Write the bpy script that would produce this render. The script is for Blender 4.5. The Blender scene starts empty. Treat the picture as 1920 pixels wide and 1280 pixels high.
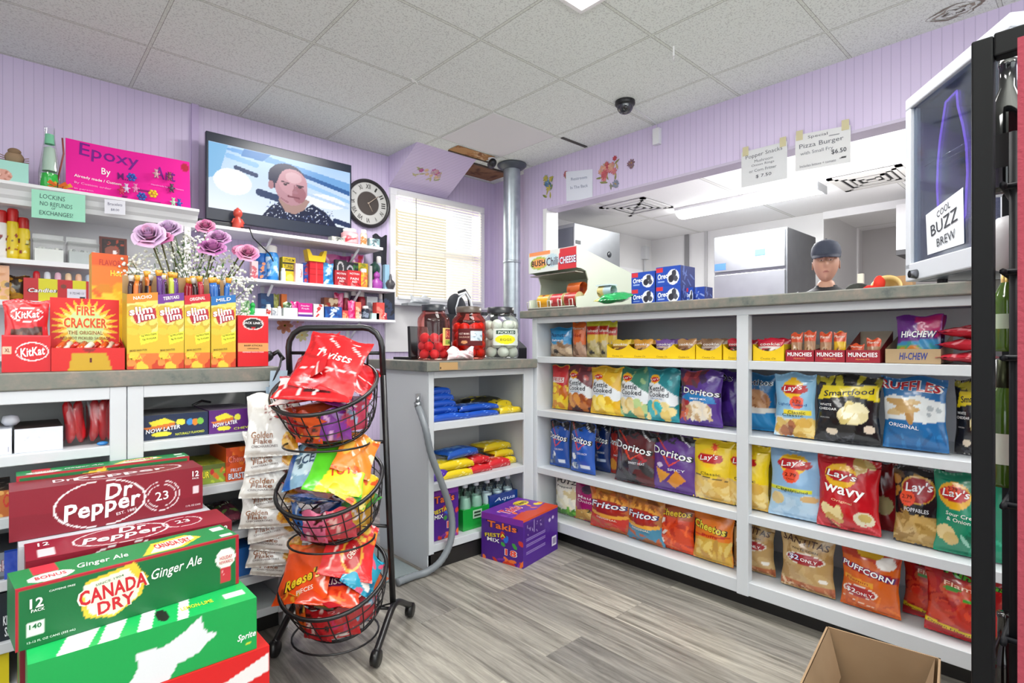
import bpy, math, random
import numpy as np
from math import pi, sin, cos, radians, sqrt, atan2
from mathutils import Vector, Matrix, Euler
RR = random.Random(11)
SC = bpy.context.scene
COL = SC.collection
# ------------------------------------------------------------------ camera
FPX, HOR, CAMZ, YAW = 1025.0, 648.0, 1.0, radians(47.25)
VD = (cos(YAW), sin(YAW)); RD = (sin(YAW), -cos(YAW))
cam_d = bpy.data.cameras.new('camera'); cam = bpy.data.objects.new('camera', cam_d); COL.objects.link(cam)
cam.location = (0, 0, CAMZ); cam.rotation_euler = (radians(90), 0, YAW - radians(90))
cam_d.sensor_width = 36; cam_d.lens = 36 * FPX / 1920; cam_d.shift_y = 8 / 1920; cam_d.clip_start = .05
SC.camera = cam
# ------------------------------------------------------------------ colour management, world, big lights
vs = SC.view_settings; vs.view_transform = 'Standard'; vs.look = 'None'; vs.gamma = 1; vs.exposure = 0.08
vs.use_curve_mapping = False
W = bpy.data.worlds.new('world'); SC.world = W; W.use_nodes = True
bg = W.node_tree.nodes['Background']; bg.inputs[0].default_value = (.9, .95, 1, 1); bg.inputs[1].default_value = 1.6
CEIL = 2.544
def area(name, loc, sx, sy, power, col=(1, .98, .95), rot=(0, 0, 0)):
    d = bpy.data.lights.new(name, 'AREA'); d.shape = 'RECTANGLE'; d.size = sx; d.size_y = sy; d.energy = power; d.color = col
    o = bpy.data.objects.new(name, d); COL.objects.link(o); o.location = loc; o.rotation_euler = rot; return o
TROFFERS = [(1.65, 1.04), (-.9, 1.04), (1.65, -1.4), (-1.1, -1.4), (1.15, 2.88)]
for i, (x, y) in enumerate(TROFFERS[:4]): area('troffer_lamp', (x, y, CEIL - .03), .56, 1.16, 26)
area('kitchen_strip_lamp', (4.95, 2.35, CEIL - .16), .14, 1.2, 130, (1, 1, 1))
area('kitchen_far_lamp', (5.1, -.2, CEIL - .16), .14, 1.2, 80, (1, 1, 1))
area('front_fill_light', (.1, -3.3, 1.5), 4.4, 1.3, 36, (.96, .98, 1), (radians(90), 0, 0))  # added frontal fill from behind the camera, not a known source
area('side_fill_light', (-3.3, -.3, 1.5), 3.6, 1.3, 15, (.96, .98, 1), (radians(90), 0, radians(-90)))  # added fill from the side, unseen, brightens the shelf fronts
area('ceiling_fill_light', (.2, -.6, 1.95), 1.8, 1.8, 74, (1, .98, .95), (radians(180), 0, 0))  # added helper aimed upward to brighten the shop ceiling
area('kitchen_ceiling_fill', (5.0, 1.2, 1.95), 1.2, 1.6, 26, (1, 1, 1), (radians(180), 0, 0))  # added helper that whitens the kitchen ceiling from below
area('register_fill_light', (1.6, 3.05, CEIL - .03), .56, .56, 24)  # added lamp without a fixture, lifts the register and window corner
# ------------------------------------------------------------------ pixel rays onto real planes
def ray(px, py):
    a = (px - 960) / FPX
    return Vector((VD[0] + a * RD[0], VD[1] + a * RD[1], (HOR - py) / FPX))
def on(px, py, x=None, y=None, z=None):
    r = ray(px, py)
    t = x / r.x if x is not None else (y / r.y if y is not None else (z - CAMZ) / r.z)
    return Vector((r.x * t, r.y * t, CAMZ + r.z * t))
# ------------------------------------------------------------------ colours and printing
def hx(s):
    if not isinstance(s, str): return tuple(s)
    o = []
    for i in (0, 2, 4):
        c = int(s[i:i + 2], 16) / 255
        o.append(c / 12.92 if c <= .04045 else ((c + .055) / 1.055) ** 2.4)
    return tuple(o)
def paint(L, U, V, asp=1.0):
    C = np.zeros((len(U), 3)); C[:] = hx('dddddd')
    for l in L:
        k = l[0]
        if k == 'f': C[:] = hx(l[1])
        elif k == 'g':
            a, b = np.array(hx(l[1])), np.array(hx(l[2])); C[:] = b + (a - b) * V[:, None]
        elif k == 'r':
            m = (U >= l[1]) & (U <= l[3]) & (V >= l[2]) & (V <= l[4]); C[m] = hx(l[5])
        elif k == 'e':
            m = ((U - l[1]) / l[3]) ** 2 + ((V - l[2]) / l[4]) ** 2 <= 1; C[m] = hx(l[5])
        elif k == 'o':
            q = np.sqrt(((U - l[1]) / l[3]) ** 2 + ((V - l[2]) / l[4]) ** 2); C[(q <= 1) & (q >= 1 - l[5])] = hx(l[6])
        elif k == 'p':
            P = l[1]; ins = np.zeros(len(U), bool); n = len(P)
            for i in range(n):
                x1, y1 = P[i]; x2, y2 = P[(i + 1) % n]
                if y1 == y2: continue
                c = ((y1 > V) != (y2 > V)) & (U < (x2 - x1) * (V - y1) / (y2 - y1) + x1); ins ^= c
            C[ins] = hx(l[2])
        elif k == 'b':
            rg = random.Random(l[9] if len(l) > 9 else 3)
            for i in range(l[1]):
                cu, cv = rg.uniform(l[2], l[4]), rg.uniform(l[3], l[5]); a = rg.uniform(0, pi)
                ru, rv = l[6] * rg.uniform(.6, 1.3), l[7] * rg.uniform(.6, 1.3)
                du, dv = U - cu, V - cv
                x = du * cos(a) + dv / asp * sin(a); y = -du * sin(a) + dv / asp * cos(a)
                m = (x / ru) ** 2 + (y / (rv / asp)) ** 2 <= 1; C[m] = hx(l[8][i % len(l[8])])
        elif k == 'l':
            x1, y1, x2, y2, w = l[1:6]; dx, dy = x2 - x1, (y2 - y1) / asp; q = dx * dx + dy * dy
            t = np.clip(((U - x1) * dx + (V - y1) / asp * dy) / q, 0, 1)
            m = (U - x1 - t * dx) ** 2 + ((V - y1) / asp - t * dy) ** 2 <= (w / 2) ** 2; C[m] = hx(l[6])
        elif k == 's':
            cu, cv, r1, r2, n, c = l[1:7]; x, y = U - cu, (V - cv) / asp
            a = (np.arctan2(y, x) * n / (2 * pi)) % 1; rr = r1 + (r2 - r1) * np.abs(2 * a - 1); C[x * x + y * y <= rr * rr] = hx(c)
    return C
_TC = {}
def text2d(s, bold=.0, shear=0.):
    k = (s, bold, shear)
    if k not in _TC:
        cu = bpy.data.curves.new('t', 'FONT'); cu.body = s; cu.resolution_u = 2; cu.offset = bold; cu.shear = shear; cu.fill_mode = 'FRONT'
        cu.space_character = 1 + bold * 2; cu.align_x = 'CENTER'
        ob = bpy.data.objects.new('t', cu); me = ob.to_mesh()
        vv = np.array([v.co[:2] for v in me.vertices]); ff = [tuple(p.vertices) for p in me.polygons]
        ob.to_mesh_clear(); bpy.data.objects.remove(ob); bpy.data.curves.remove(cu)
        lo, hi = vv.min(0), vv.max(0)
        # sizes relative to the plain lettering so an outline grows evenly
        _TC[k] = (vv, ff, lo, hi)
    return _TC[k]
class M:
    def __init__(s): s.v = []; s.f = []; s.c = []; s.m = []; s.sm = []; s.n = 0; s.T = None
    def add(s, vv, ff, cc, smooth=False, mat=0):
        vv = np.asarray(vv, float).reshape(-1, 3)
        if s.T is not None:
            A = np.array(s.T); vv = vv @ A[:3, :3].T + A[:3, 3]
        cc = np.asarray(cc, float)
        if cc.ndim == 1: cc = np.tile(cc, (len(vv), 1))
        s.v.append(vv); s.c.append(cc); n = s.n
        for f in ff: s.f.append(tuple(i + n for i in f))
        s.m += [mat] * len(ff); s.sm += [smooth] * len(ff); s.n += len(vv)
    def panel(s, P, L, nu=1, nv=1, asp=1., off=.0004, smooth=False, mat=0, tmat=None, flip=False):
        """P(U,V)->(N,3); L = print layers; lettering is laid on the same surface"""
        u, v = np.meshgrid(np.linspace(0, 1, nu + 1), np.linspace(0, 1, nv + 1)); u = u.ravel(); v = v.ravel()
        base = [l for l in L if l[0] != 't']
        ff = []
        for j in range(nv):
            for i in range(nu):
                a = j * (nu + 1) + i; q = (a, a + 1, a + nu + 2, a + nu + 1); ff.append(q[::-1] if flip else q)
        s.add(P(u, v), ff, paint(base, u, v, asp), smooth, mat)
        k = 1
        for l in L:
            if l[0] != 't': continue
            _, st, cu, cv, wu, hv, col = l[:7]
            o = l[7] if len(l) > 7 else {}
            rot = radians(o.get('r', 0)); sh = o.get('sh', 0); bd = o.get('b', .012) * .5; arc = o.get('arc', 0)
            jobs = [(bd, col)]
            if 'o' in o: jobs = [(bd + min(.038, o.get('ow', .05) * .7), o['o'])] + jobs
            _, _, lo, hi = text2d(st, bd, sh)
            for b2, cc in jobs:
                vv, f2, _, _ = text2d(st, b2, sh)
                x = (vv[:, 0] - (lo[0] + hi[0]) / 2) / max(hi[0] - lo[0], 1e-6); y = (vv[:, 1] - (lo[1] + hi[1]) / 2) / max(hi[1] - lo[1], 1e-6)
                X = x * wu; Y = y * hv / asp + arc * (.25 - x * x) * 4 * hv / asp
                uu = cu + X * cos(rot) - Y * sin(rot); w2 = cv + (X * sin(rot) + Y * cos(rot)) * asp
                uu = np.clip(uu, .005, .995); w2 = np.clip(w2, .005, .995)
                e = 1e-3
                p0 = P(uu, w2); nn = np.cross(P(np.minimum(uu + e, 1), w2) - P(np.maximum(uu - e, 0), w2), P(uu, np.minimum(w2 + e, 1)) - P(uu, np.maximum(w2 - e, 0)))
                nn /= np.linalg.norm(nn, axis=1)[:, None] + 1e-12
                if flip: nn = -nn
                s.add(p0 + nn * off * k, [t if (not flip) else t[::-1] for t in f2], hx(cc), False, mat if tmat is None else tmat); k += .45
    def quad(s, a, b, c, d, L=None, n=1, col='dddddd', off=.0004, mat=0, asp=None):
        a, b, c, d = [np.array(tuple(q), float) for q in (a, b, c, d)]
        w, h = np.linalg.norm(b - a), np.linalg.norm(d - a)
        P = lambda u, v: ((1 - u) * (1 - v))[:, None] * a + (u * (1 - v))[:, None] * b + (u * v)[:, None] * c + ((1 - u) * v)[:, None] * d
        if L is None: L = [('f', col)]
        if n == 1: nu = nv = 1
        else: nu, nv = max(1, int(n * min(1, w / h))), max(1, int(n * min(1, h / w)))
        s.panel(P, L, nu, nv, w / h, off, mat=mat)
    def box(s, x0, y0, z0, x1, y1, z1, col, mat=0):
        p = [(x, y, z) for z in (z0, z1) for y in (y0, y1) for x in (x0, x1)]
        s.add(p, [(0, 2, 3, 1), (4, 5, 7, 6), (0, 1, 5, 4), (2, 6, 7, 3), (0, 4, 6, 2), (1, 3, 7, 5)], hx(col), False, mat)
    def pbox(s, w, d, h, col='cccccc', front=None, top=None, left=None, right=None, back=None, n=36, y0=0, z0=0, x0=None, off=.0005, mat=0):
        a = -w / 2 if x0 is None else x0; b = a + w; c = y0; e = y0 + d; z1 = z0 + h; F = [('f', col)]
        q = lambda L, *p: s.quad(*p, L=(L or F), n=(n if L else 1), off=off, mat=mat)
        q(front, (a, c, z0), (b, c, z0), (b, c, z1), (a, c, z1)); q(top, (a, c, z1), (b, c, z1), (b, e, z1), (a, e, z1))
        q(left, (a, e, z0), (a, c, z0), (a, c, z1), (a, e, z1)); q(right, (b, c, z0), (b, e, z0), (b, e, z1), (b, c, z1))
        q(back, (b, e, z0), (a, e, z0), (a, e, z1), (b, e, z1)); q(None, (a, e, z0), (b, e, z0), (b, c, z0), (a, c, z0))
    def tube(s, pts, r, col, n=8, closed=False, mat=0, cap=True):
        P = [Vector(p) for p in pts]; N = len(P); rs = r if isinstance(r, (list, tuple)) else [r] * N
        T = []
        for i in range(N):
            a = P[(i - 1) % N] if (closed or i > 0) else P[i]; b = P[(i + 1) % N] if (closed or i < N - 1) else P[i]
            T.append((b - a).normalized())
        up = Vector((0, 0, 1)) if abs(T[0].z) < .9 else Vector((1, 0, 0))
        nrm = (up - T[0] * up.dot(T[0])).normalized(); vv = []
        for i in range(N):
            nrm = (nrm - T[i] * nrm.dot(T[i])).normalized(); bi = T[i].cross(nrm)
            for k in range(n):
                a = 2 * pi * k / n; vv.append(P[i] + (nrm * cos(a) + bi * sin(a)) * rs[i])
        ff = []
        for i in range(N if closed else N - 1):
            j = (i + 1) % N
            for k in range(n):
                k2 = (k + 1) % n; ff.append((i * n + k, i * n + k2, j * n + k2, j * n + k))
        if cap and not closed: ff += [tuple(range(n))[::-1], tuple(range((N - 1) * n, N * n))]
        s.add([tuple(q) for q in vv], ff, hx(col), True, mat)
    def lathe(s, prof, col, c=(0, 0, 0), n=24, mat=0, smooth=True, axis='z', ang=2 * pi, sq=None):
        vv = []; cc = []; full = ang > 6.28; m = n if full else n + 1
        for i, (r, z) in enumerate(prof):
            cl = hx(col[i]) if isinstance(col, list) else hx(col)
            for k in range(m):
                a = ang * k / n; x, y = r * cos(a), r * sin(a)
                if sq:
                    g = (abs(cos(a)) ** sq + abs(sin(a)) ** sq) ** (-1 / sq); x *= g; y *= g
                p = (x, y, z) if axis == 'z' else ((z, x, y) if axis == 'x' else (y, z, x))
                vv.append((p[0] + c[0], p[1] + c[1], p[2] + c[2])); cc.append(cl)
        ff = []
        for i in range(len(prof) - 1):
            for k in range(n):
                k2 = (k + 1) % n if full else k + 1
                ff.append((i * m + k, i * m + k2, (i + 1) * m + k2, (i + 1) * m + k))
        s.add(vv, ff, cc, smooth, mat)
    def ball(s, c, r, col, n=12, m=8, mat=0, sc=(1, 1, 1)):
        prof = [(r * sin(pi * i / m) + 1e-5, -r * cos(pi * i / m)) for i in range(m + 1)]
        b = M(); b.lathe(prof, col, n=n); v = b.v[0] * np.array(sc) + np.array(c)
        s.add(v, b.f, b.c[0], True, mat)
    def build(s, name, mats, parent=None, loc=(0, 0, 0), rz=0, rx=0, ry=0, bevel=0):
        me = bpy.data.meshes.new(name)
        vv = np.concatenate(s.v); cc = np.concatenate(s.c)
        me.from_pydata(vv.tolist(), [], s.f)
        at = me.color_attributes.new('Col', 'FLOAT_COLOR', 'POINT')
        at.data.foreach_set('color', np.concatenate([cc, np.ones((len(cc), 1))], 1).astype(np.float32).ravel())
        for m in (mats if isinstance(mats, (list, tuple)) else [mats]): me.materials.append(m)
        me.polygons.foreach_set('material_index', s.m); me.polygons.foreach_set('use_smooth', s.sm); me.update()
        o = bpy.data.objects.new(name, me); COL.objects.link(o)
        if parent: o.parent = parent
        o.location = loc; o.rotation_euler = (rx, ry, rz)
        if bevel:
            b = o.modifiers.new('bevel', 'BEVEL'); b.width = bevel; b.segments = 2; b.limit_method = 'ANGLE'; b.angle_limit = radians(50)
        return o
def tag(o, label=None, cat=None, group=None, kind=None):
    if label: o['label'] = label
    if cat: o['category'] = cat
    if group: o['group'] = group
    if kind: o['kind'] = kind
    return o
def struct(o): o['kind'] = 'structure'; return o
def thing(name, label, cat, loc=(0, 0, 0), rz=0, group=None, rx=0):
    o = bpy.data.objects.new(name, None); COL.objects.link(o); o.empty_display_size = .05
    o.location = loc; o.rotation_euler = (rx, 0, rz); return tag(o, label, cat, group)
def copy_tree(o, parent=None):
    c = o.copy(); COL.objects.link(c)
    if parent: c.parent = parent
    for ch in [k for k in o.children]: copy_tree(ch, c)
    return c
# ------------------------------------------------------------------ materials
def nmat(name):
    m = bpy.data.materials.new(name); m.use_nodes = True; nt = m.node_tree; return m, nt, nt.nodes['Principled BSDF']
def attr_mat(name, rough=.5, metal=0, spec=.5, bump=0, bscale=60, emit=0, alpha=1, coat=0, crease=0):
    m, nt, b = nmat(name); a = nt.nodes.new('ShaderNodeAttribute'); a.attribute_name = 'Col'
    nt.links.new(a.outputs['Color'], b.inputs['Base Color'])
    b.inputs['Roughness'].default_value = rough; b.inputs['Metallic'].default_value = metal
    b.inputs['Specular IOR Level'].default_value = spec; b.inputs['Coat Weight'].default_value = coat; b.inputs['Coat Roughness'].default_value = .15
    if emit:
        nt.links.new(a.outputs['Color'], b.inputs['Emission Color']); b.inputs['Emission Strength'].default_value = emit
        if emit > .3: b.inputs['Specular IOR Level'].default_value = .2
    if alpha < 1: b.inputs['Alpha'].default_value = alpha
    if bump:
        t = nt.nodes.new('ShaderNodeTexCoord'); n = nt.nodes.new('ShaderNodeTexNoise'); n.inputs['Scale'].default_value = bscale
        u = nt.nodes.new('ShaderNodeBump'); u.inputs['Strength'].default_value = bump; u.inputs['Distance'].default_value = .004
        nt.links.new(t.outputs['Object'], n.inputs['Vector']); nt.links.new(n.outputs['Fac'], u.inputs['Height']); nt.links.new(u.outputs['Normal'], b.inputs['Normal'])
        if crease:
            r = nt.nodes.new('ShaderNodeTexNoise'); r.noise_type = 'RIDGED_MULTIFRACTAL'; r.inputs['Scale'].default_value = 11; r.inputs['Detail'].default_value = 2; r.inputs['Distortion'].default_value = .8
            w = nt.nodes.new('ShaderNodeBump'); w.inputs['Strength'].default_value = crease; w.inputs['Distance'].default_value = .006
            nt.links.new(t.outputs['Object'], r.inputs['Vector']); nt.links.new(r.outputs['Fac'], w.inputs['Height']); nt.links.new(w.outputs['Normal'], u.inputs['Normal'])
    return m
FILM = attr_mat('printed_film', .2, bump=.6, bscale=26, spec=.75, crease=.85)
CARD = attr_mat('printed_card', .42, bump=.04, bscale=200)
PAPER = attr_mat('paper', .8, bump=.1, bscale=30)
PLAS = attr_mat('plastic', .35)
MATTE = attr_mat('matte', .75)
METAL = attr_mat('metal', .33, metal=1)
BLACKM = attr_mat('black_powder_coat', .32, spec=.6)
WHITE = attr_mat('painted_wood', .45, bump=.06, bscale=25)
SCREEN = attr_mat('lit_screen', .25, emit=1.1)
_b = SCREEN.node_tree.nodes['Principled BSDF']; SCREEN.node_tree.links.remove(_b.inputs['Base Color'].links[0]); _b.inputs['Base Color'].default_value = (.01, .01, .012, 1)
GLOW = attr_mat('lamp_diffuser', .5, emit=3.2)
RACKM = attr_mat('rack_black', .55, spec=.25)
NEON = attr_mat('neon', .3, emit=2.5)
def clear_mat(name, tint=(1, 1, 1), fac=.14, rough=.05):
    m = bpy.data.materials.new(name); m.use_nodes = True; nt = m.node_tree; nt.nodes.clear()
    o = nt.nodes.new('ShaderNodeOutputMaterial'); t = nt.nodes.new('ShaderNodeBsdfTransparent'); t.inputs[0].default_value = (*tint, 1)
    g = nt.nodes.new('ShaderNodeBsdfGlossy'); g.inputs['Roughness'].default_value = rough; mx = nt.nodes.new('ShaderNodeMixShader')
    lw = nt.nodes.new('ShaderNodeLayerWeight'); lw.inputs[0].default_value = .25
    ma = nt.nodes.new('ShaderNodeMath'); ma.operation = 'MULTIPLY_ADD'; ma.inputs[1].default_value = .6; ma.inputs[2].default_value = fac
    nt.links.new(lw.outputs['Fresnel'], ma.inputs[0]); nt.links.new(ma.outputs[0], mx.inputs[0])
    nt.links.new(t.outputs[0], mx.inputs[1]); nt.links.new(g.outputs[0], mx.inputs[2]); nt.links.new(mx.outputs[0], o.inputs[0]); return m
GLASS = clear_mat('clear_glass', (.95, .98, .97), .04)
CLEARF = clear_mat('clear_film', (.97, .97, .97), .10, .22)
REDLIQ = clear_mat('red_brine_glass', (1., .42, .36), .03)
REDJ = clear_mat('pink_brine_glass', (1., .62, .58), .03)
BLUEG = clear_mat('cooler_glass', (.80, .87, .95), .12)
# ================================================================== setting materials
def mat_lavender():
    m, nt, b = nmat('lavender_beadboard'); N = nt.nodes.new; L = nt.links.new
    t = N('ShaderNodeTexCoord'); s = N('ShaderNodeSeparateXYZ'); L(t.outputs['Object'], s.inputs[0])
    a = N('ShaderNodeMath'); a.operation = 'ADD'; L(s.outputs[0], a.inputs[0]); L(s.outputs[1], a.inputs[1])
    d = N('ShaderNodeMath'); d.operation = 'MULTIPLY'; d.inputs[1].default_value = 1 / .0415; L(a.outputs[0], d.inputs[0])
    f = N('ShaderNodeMath'); f.operation = 'FRACT'; L(d.outputs[0], f.inputs[0])
    g = N('ShaderNodeMath'); g.operation = 'GREATER_THAN'; g.inputs[1].default_value = .09; L(f.outputs[0], g.inputs[0])
    n = N('ShaderNodeTexNoise'); n.inputs['Scale'].default_value = 3; L(t.outputs['Object'], n.inputs[0])
    r = N('ShaderNodeMix'); r.data_type = 'RGBA'; r.inputs[6].default_value = (*hx('d2c2e4'), 1); r.inputs[7].default_value = (*hx('ddd0ec'), 1); L(n.outputs[0], r.inputs[0])
    k = N('ShaderNodeMix'); k.data_type = 'RGBA'; k.inputs[6].default_value = (*hx('c6b8d9'), 1); L(g.outputs[0], k.inputs[0]); L(r.outputs[2], k.inputs[7])  # groove shade painted in: groove lines tinted darker than the boards
    L(k.outputs[2], b.inputs['Base Color']); b.inputs['Roughness'].default_value = .45
    u = N('ShaderNodeBump'); u.inputs['Strength'].default_value = .5; u.inputs['Distance'].default_value = .003; L(g.outputs[0], u.inputs['Height']); L(u.outputs[0], b.inputs['Normal'])
    return m
LAV = mat_lavender()
def mat_ceiling(name, c, line, speck, off=(.542, 3.343), pitch=.605, rot=False):
    m, nt, b = nmat(name); N = nt.nodes.new; L = nt.links.new
    t = N('ShaderNodeTexCoord'); s = N('ShaderNodeSeparateXYZ'); L(t.outputs['Object'], s.inputs[0]); outs = []
    for i in (0, 1):
        a = N('ShaderNodeMath'); a.operation = 'MULTIPLY_ADD'; a.inputs[1].default_value = 1 / pitch; a.inputs[2].default_value = -off[i] / pitch + 40.5; L(s.outputs[i], a.inputs[0])
        f = N('ShaderNodeMath'); f.operation = 'FRACT'; L(a.outputs[0], f.inputs[0])
        q = N('ShaderNodeMath'); q.operation = 'SUBTRACT'; q.inputs[1].default_value = .5; L(f.outputs[0], q.inputs[0])
        w = N('ShaderNodeMath'); w.operation = 'ABSOLUTE'; L(q.outputs[0], w.inputs[0]); outs.append(w)
    mn = N('ShaderNodeMath'); mn.operation = 'MINIMUM'; L(outs[0].outputs[0], mn.inputs[0]); L(outs[1].outputs[0], mn.inputs[1])
    cr = N('ShaderNodeValToRGB'); cr.color_ramp.interpolation = 'CONSTANT'; e = cr.color_ramp.elements
    e[0].position = 0; e[0].color = (*hx('f4f4f0'), 1); e[1].position = .010; e[1].color = (*hx(line), 1); x = e.new(.0145); x.color = (1, 1, 1, 1); L(mn.outputs[0], cr.inputs[0])
    n = N('ShaderNodeTexNoise'); n.inputs['Scale'].default_value = 120; n.inputs['Detail'].default_value = 3; L(t.outputs['Object'], n.inputs[0])
    c2 = N('ShaderNodeValToRGB'); c2.color_ramp.elements[0].position = .38; c2.color_ramp.elements[1].position = .47
    c2.color_ramp.elements[0].color = (*[v * speck for v in hx(c)], 1); c2.color_ramp.elements[1].color = (*hx(c), 1); L(n.outputs[0], c2.inputs[0])
    mx = N('ShaderNodeMix'); mx.data_type = 'RGBA'; mx.blend_type = 'MULTIPLY'; mx.inputs[0].default_value = 1; L(c2.outputs[0], mx.inputs[6]); L(cr.outputs[0], mx.inputs[7])
    L(mx.outputs[2], b.inputs['Base Color']); b.inputs['Roughness'].default_value = .9
    return m
CEILM = mat_ceiling('ceiling_tile', 'eaf0e9', 'a9a7a3', .76)
CEILK = mat_ceiling('kitchen_ceiling_tile', 'ededed', 'a8a8a6', .97, (.9, .1), 1.21)
def mat_floor():
    m, nt, b = nmat('vinyl_plank'); N = nt.nodes.new; L = nt.links.new
    t = N('ShaderNodeTexCoord'); mp = N('ShaderNodeMapping'); mp.inputs['Rotation'].default_value = (0, 0, radians(90)); L(t.outputs['Object'], mp.inputs[0])
    br = N('ShaderNodeTexBrick'); br.offset = .37; br.inputs['Scale'].default_value = 1; br.inputs['Brick Width'].default_value = 1.22; br.inputs['Row Height'].default_value = .182
    br.inputs['Mortar Size'].default_value = .0012; br.inputs['Mortar Smooth'].default_value = 0; br.inputs['Color1'].default_value = (0, 0, 0, 1); br.inputs['Color2'].default_value = (1, 1, 1, 1); br.inputs['Mortar'].default_value = (.3, .3, .3, 1)
    L(mp.outputs[0], br.inputs[0])
    m2 = N('ShaderNodeMapping'); m2.inputs['Scale'].default_value = (24, 1.6, 1); L(t.outputs['Object'], m2.inputs[0])
    ad = N('ShaderNodeVectorMath'); ad.operation = 'MULTIPLY_ADD'; ad.inputs[1].default_value = (7, 7, 7); L(br.outputs[0], ad.inputs[0]); L(m2.outputs[0], ad.inputs[2])
    n = N('ShaderNodeTexNoise'); n.inputs['Scale'].default_value = 1.6; n.inputs['Detail'].default_value = 6; n.inputs['Roughness'].default_value = .68; n.inputs['Distortion'].default_value = .6; L(ad.outputs[0], n.inputs[0])
    cr = N('ShaderNodeValToRGB'); e = cr.color_ramp.elements; e[0].position = .28; e[0].color = (*hx('5a5650'), 1); e[1].position = .72; e[1].color = (*hx('b6b1a8'), 1); x = e.new(.5); x.color = (*hx('8f8b84'), 1); L(n.outputs[0], cr.inputs[0])
    c3 = N('ShaderNodeValToRGB'); c3.color_ramp.elements[0].color = (.58, .58, .60, 1); c3.color_ramp.elements[1].color = (1.28, 1.27, 1.22, 1); L(br.outputs[0], c3.inputs[0])
    mx = N('ShaderNodeMix'); mx.data_type = 'RGBA'; mx.blend_type = 'MULTIPLY'; mx.inputs[0].default_value = 1; L(cr.outputs[0], mx.inputs[6]); L(c3.outputs[0], mx.inputs[7])
    L(mx.outputs[2], b.inputs['Base Color']); b.inputs['Roughness'].default_value = .38
    u = N('ShaderNodeBump'); u.inputs['Strength'].default_value = .15; u.inputs['Distance'].default_value = .002; L(n.outputs[0], u.inputs['Height']); L(u.outputs[0], b.inputs['Normal'])
    return m
def mat_lam():
    m, nt, b = nmat('mottled_laminate'); N = nt.nodes.new; L = nt.links.new
    t = N('ShaderNodeTexCoord'); n = N('ShaderNodeTexNoise'); n.inputs['Scale'].default_value = 14; n.inputs['Detail'].default_value = 5; n.inputs['Roughness'].default_value = .7; L(t.outputs['Object'], n.inputs[0])
    cr = N('ShaderNodeValToRGB'); e = cr.color_ramp.elements; e[0].position = .3; e[0].color = (*hx('565c5a'), 1); e[1].position = .7; e[1].color = (*hx('8f8377'), 1)
    x = e.new(.42); x.color = (*hx('6f736b'), 1); x = e.new(.55); x.color = (*hx('7b7870'), 1); L(n.outputs[0], cr.inputs[0]); L(cr.outputs[0], b.inputs['Base Color']); b.inputs['Roughness'].default_value = .4
    return m
FLOORM, LAM = mat_floor(), mat_lam()
def flat_mat(name, c, rough=.6, metal=0, n2=None, sc=3):
    m, nt, b = nmat(name); N = nt.nodes.new; L = nt.links.new
    t = N('ShaderNodeTexCoord'); n = N('ShaderNodeTexNoise'); n.inputs['Scale'].default_value = sc; L(t.outputs['Object'], n.inputs[0])
    r = N('ShaderNodeMix'); r.data_type = 'RGBA'; r.inputs[6].default_value = (*hx(c), 1); r.inputs[7].default_value = (*hx(n2 or c), 1); L(n.outputs[0], r.inputs[0]); L(r.outputs[2], b.inputs['Base Color'])
    b.inputs['Roughness'].default_value = rough; b.inputs['Metallic'].default_value = metal; return m
KWALL = flat_mat('kitchen_white_wall', 'e6e6e4', .5, n2='dededd'); KGREY = flat_mat('kitchen_grey_wall', 'c4c2bf', .6, n2='bab8b5')
OUTW = flat_mat('neighbour_siding', 'd9c7a6', .8, n2='cdb78f'); SHELLW = flat_mat('shop_wall_paint', 'd8d2dd', .7)
STEEL = flat_mat('brushed_steel', '9fa2a5', .38, 1, '8e9194', 6)
GALV = flat_mat('galvanised_steel', '9aa4ad', .38, .85, 'c3ccd2', 18)
CARDB = flat_mat('corrugated_card', 'a58a6c', .8, n2='927658', sc=12)
# ================================================================== shell
XR, YL = 3.33, 3.96
def sbox(name, b, m, bevel=0, parent=None):
    k = M(); k.box(*b, 'cccccc'); o = k.build(name, m, parent, bevel=bevel)
    return o if parent else struct(o)
sbox('floor', (-3, -3, -.08, 9.4, 4.9, 0), FLOORM)
sbox('ceiling', (-3, -3, CEIL, XR + .12, YL + .1, CEIL + .06), CEILM)
sbox('ceiling_kitchen', (XR + .12, -3, CEIL, 9.4, 4.9, CEIL + .06), CEILK)
WX0, WX1, WZ0, WZ1 = 2.34, 3.235, 1.40, 2.235
k = M()
for b in ((-3, YL, 0, WX0, YL + .1, CEIL), (WX1, YL, 0, 3.5, YL + .1, CEIL), (WX0, YL, 0, WX1, YL + .1, WZ0), (WX0, YL, WZ1, WX1, YL + .1, CEIL)): k.box(*b, 'cccccc')
struct(k.build('wall_left', LAV))
k = M()
k.box(XR, -3, 2.15, XR + .12, 3.45, CEIL, 'cccccc')           # header over the pass-through
k.box(XR, 3.2, 1.13, XR + .12, 3.45, 2.15, 'cccccc'); k.box(XR, -3, 0, XR + .12, 3.45, 1.13, 'cccccc')
k.box(XR, -3, 1.13, XR + .12, -1.3, 2.15, 'cccccc'); k.box(XR + .09, 3.45, 0, XR + .2, YL, CEIL, 'cccccc')
struct(k.build('wall_right', LAV))
k = M()
for b in ((-3, -3.1, 0, 9.4, -3, .8), (-3, -3.1, 2.2, 9.4, -3, CEIL), (-3, -3.1, .8, -2.2, -3, 2.2), (2.4, -3.1, .8, 9.4, -3, 2.2)): k.box(*b, 'cccccc')
struct(k.build('wall_back', SHELLW))
k = M()
for b in ((-3.1, -3, 0, -3, 4.06, .8), (-3.1, -3, 2.2, -3, 4.06, CEIL), (-3.1, -3, .8, -3, -2.2, 2.2), (-3.1, 1.6, .8, -3, 4.06, 2.2)): k.box(*b, 'cccccc')
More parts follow.
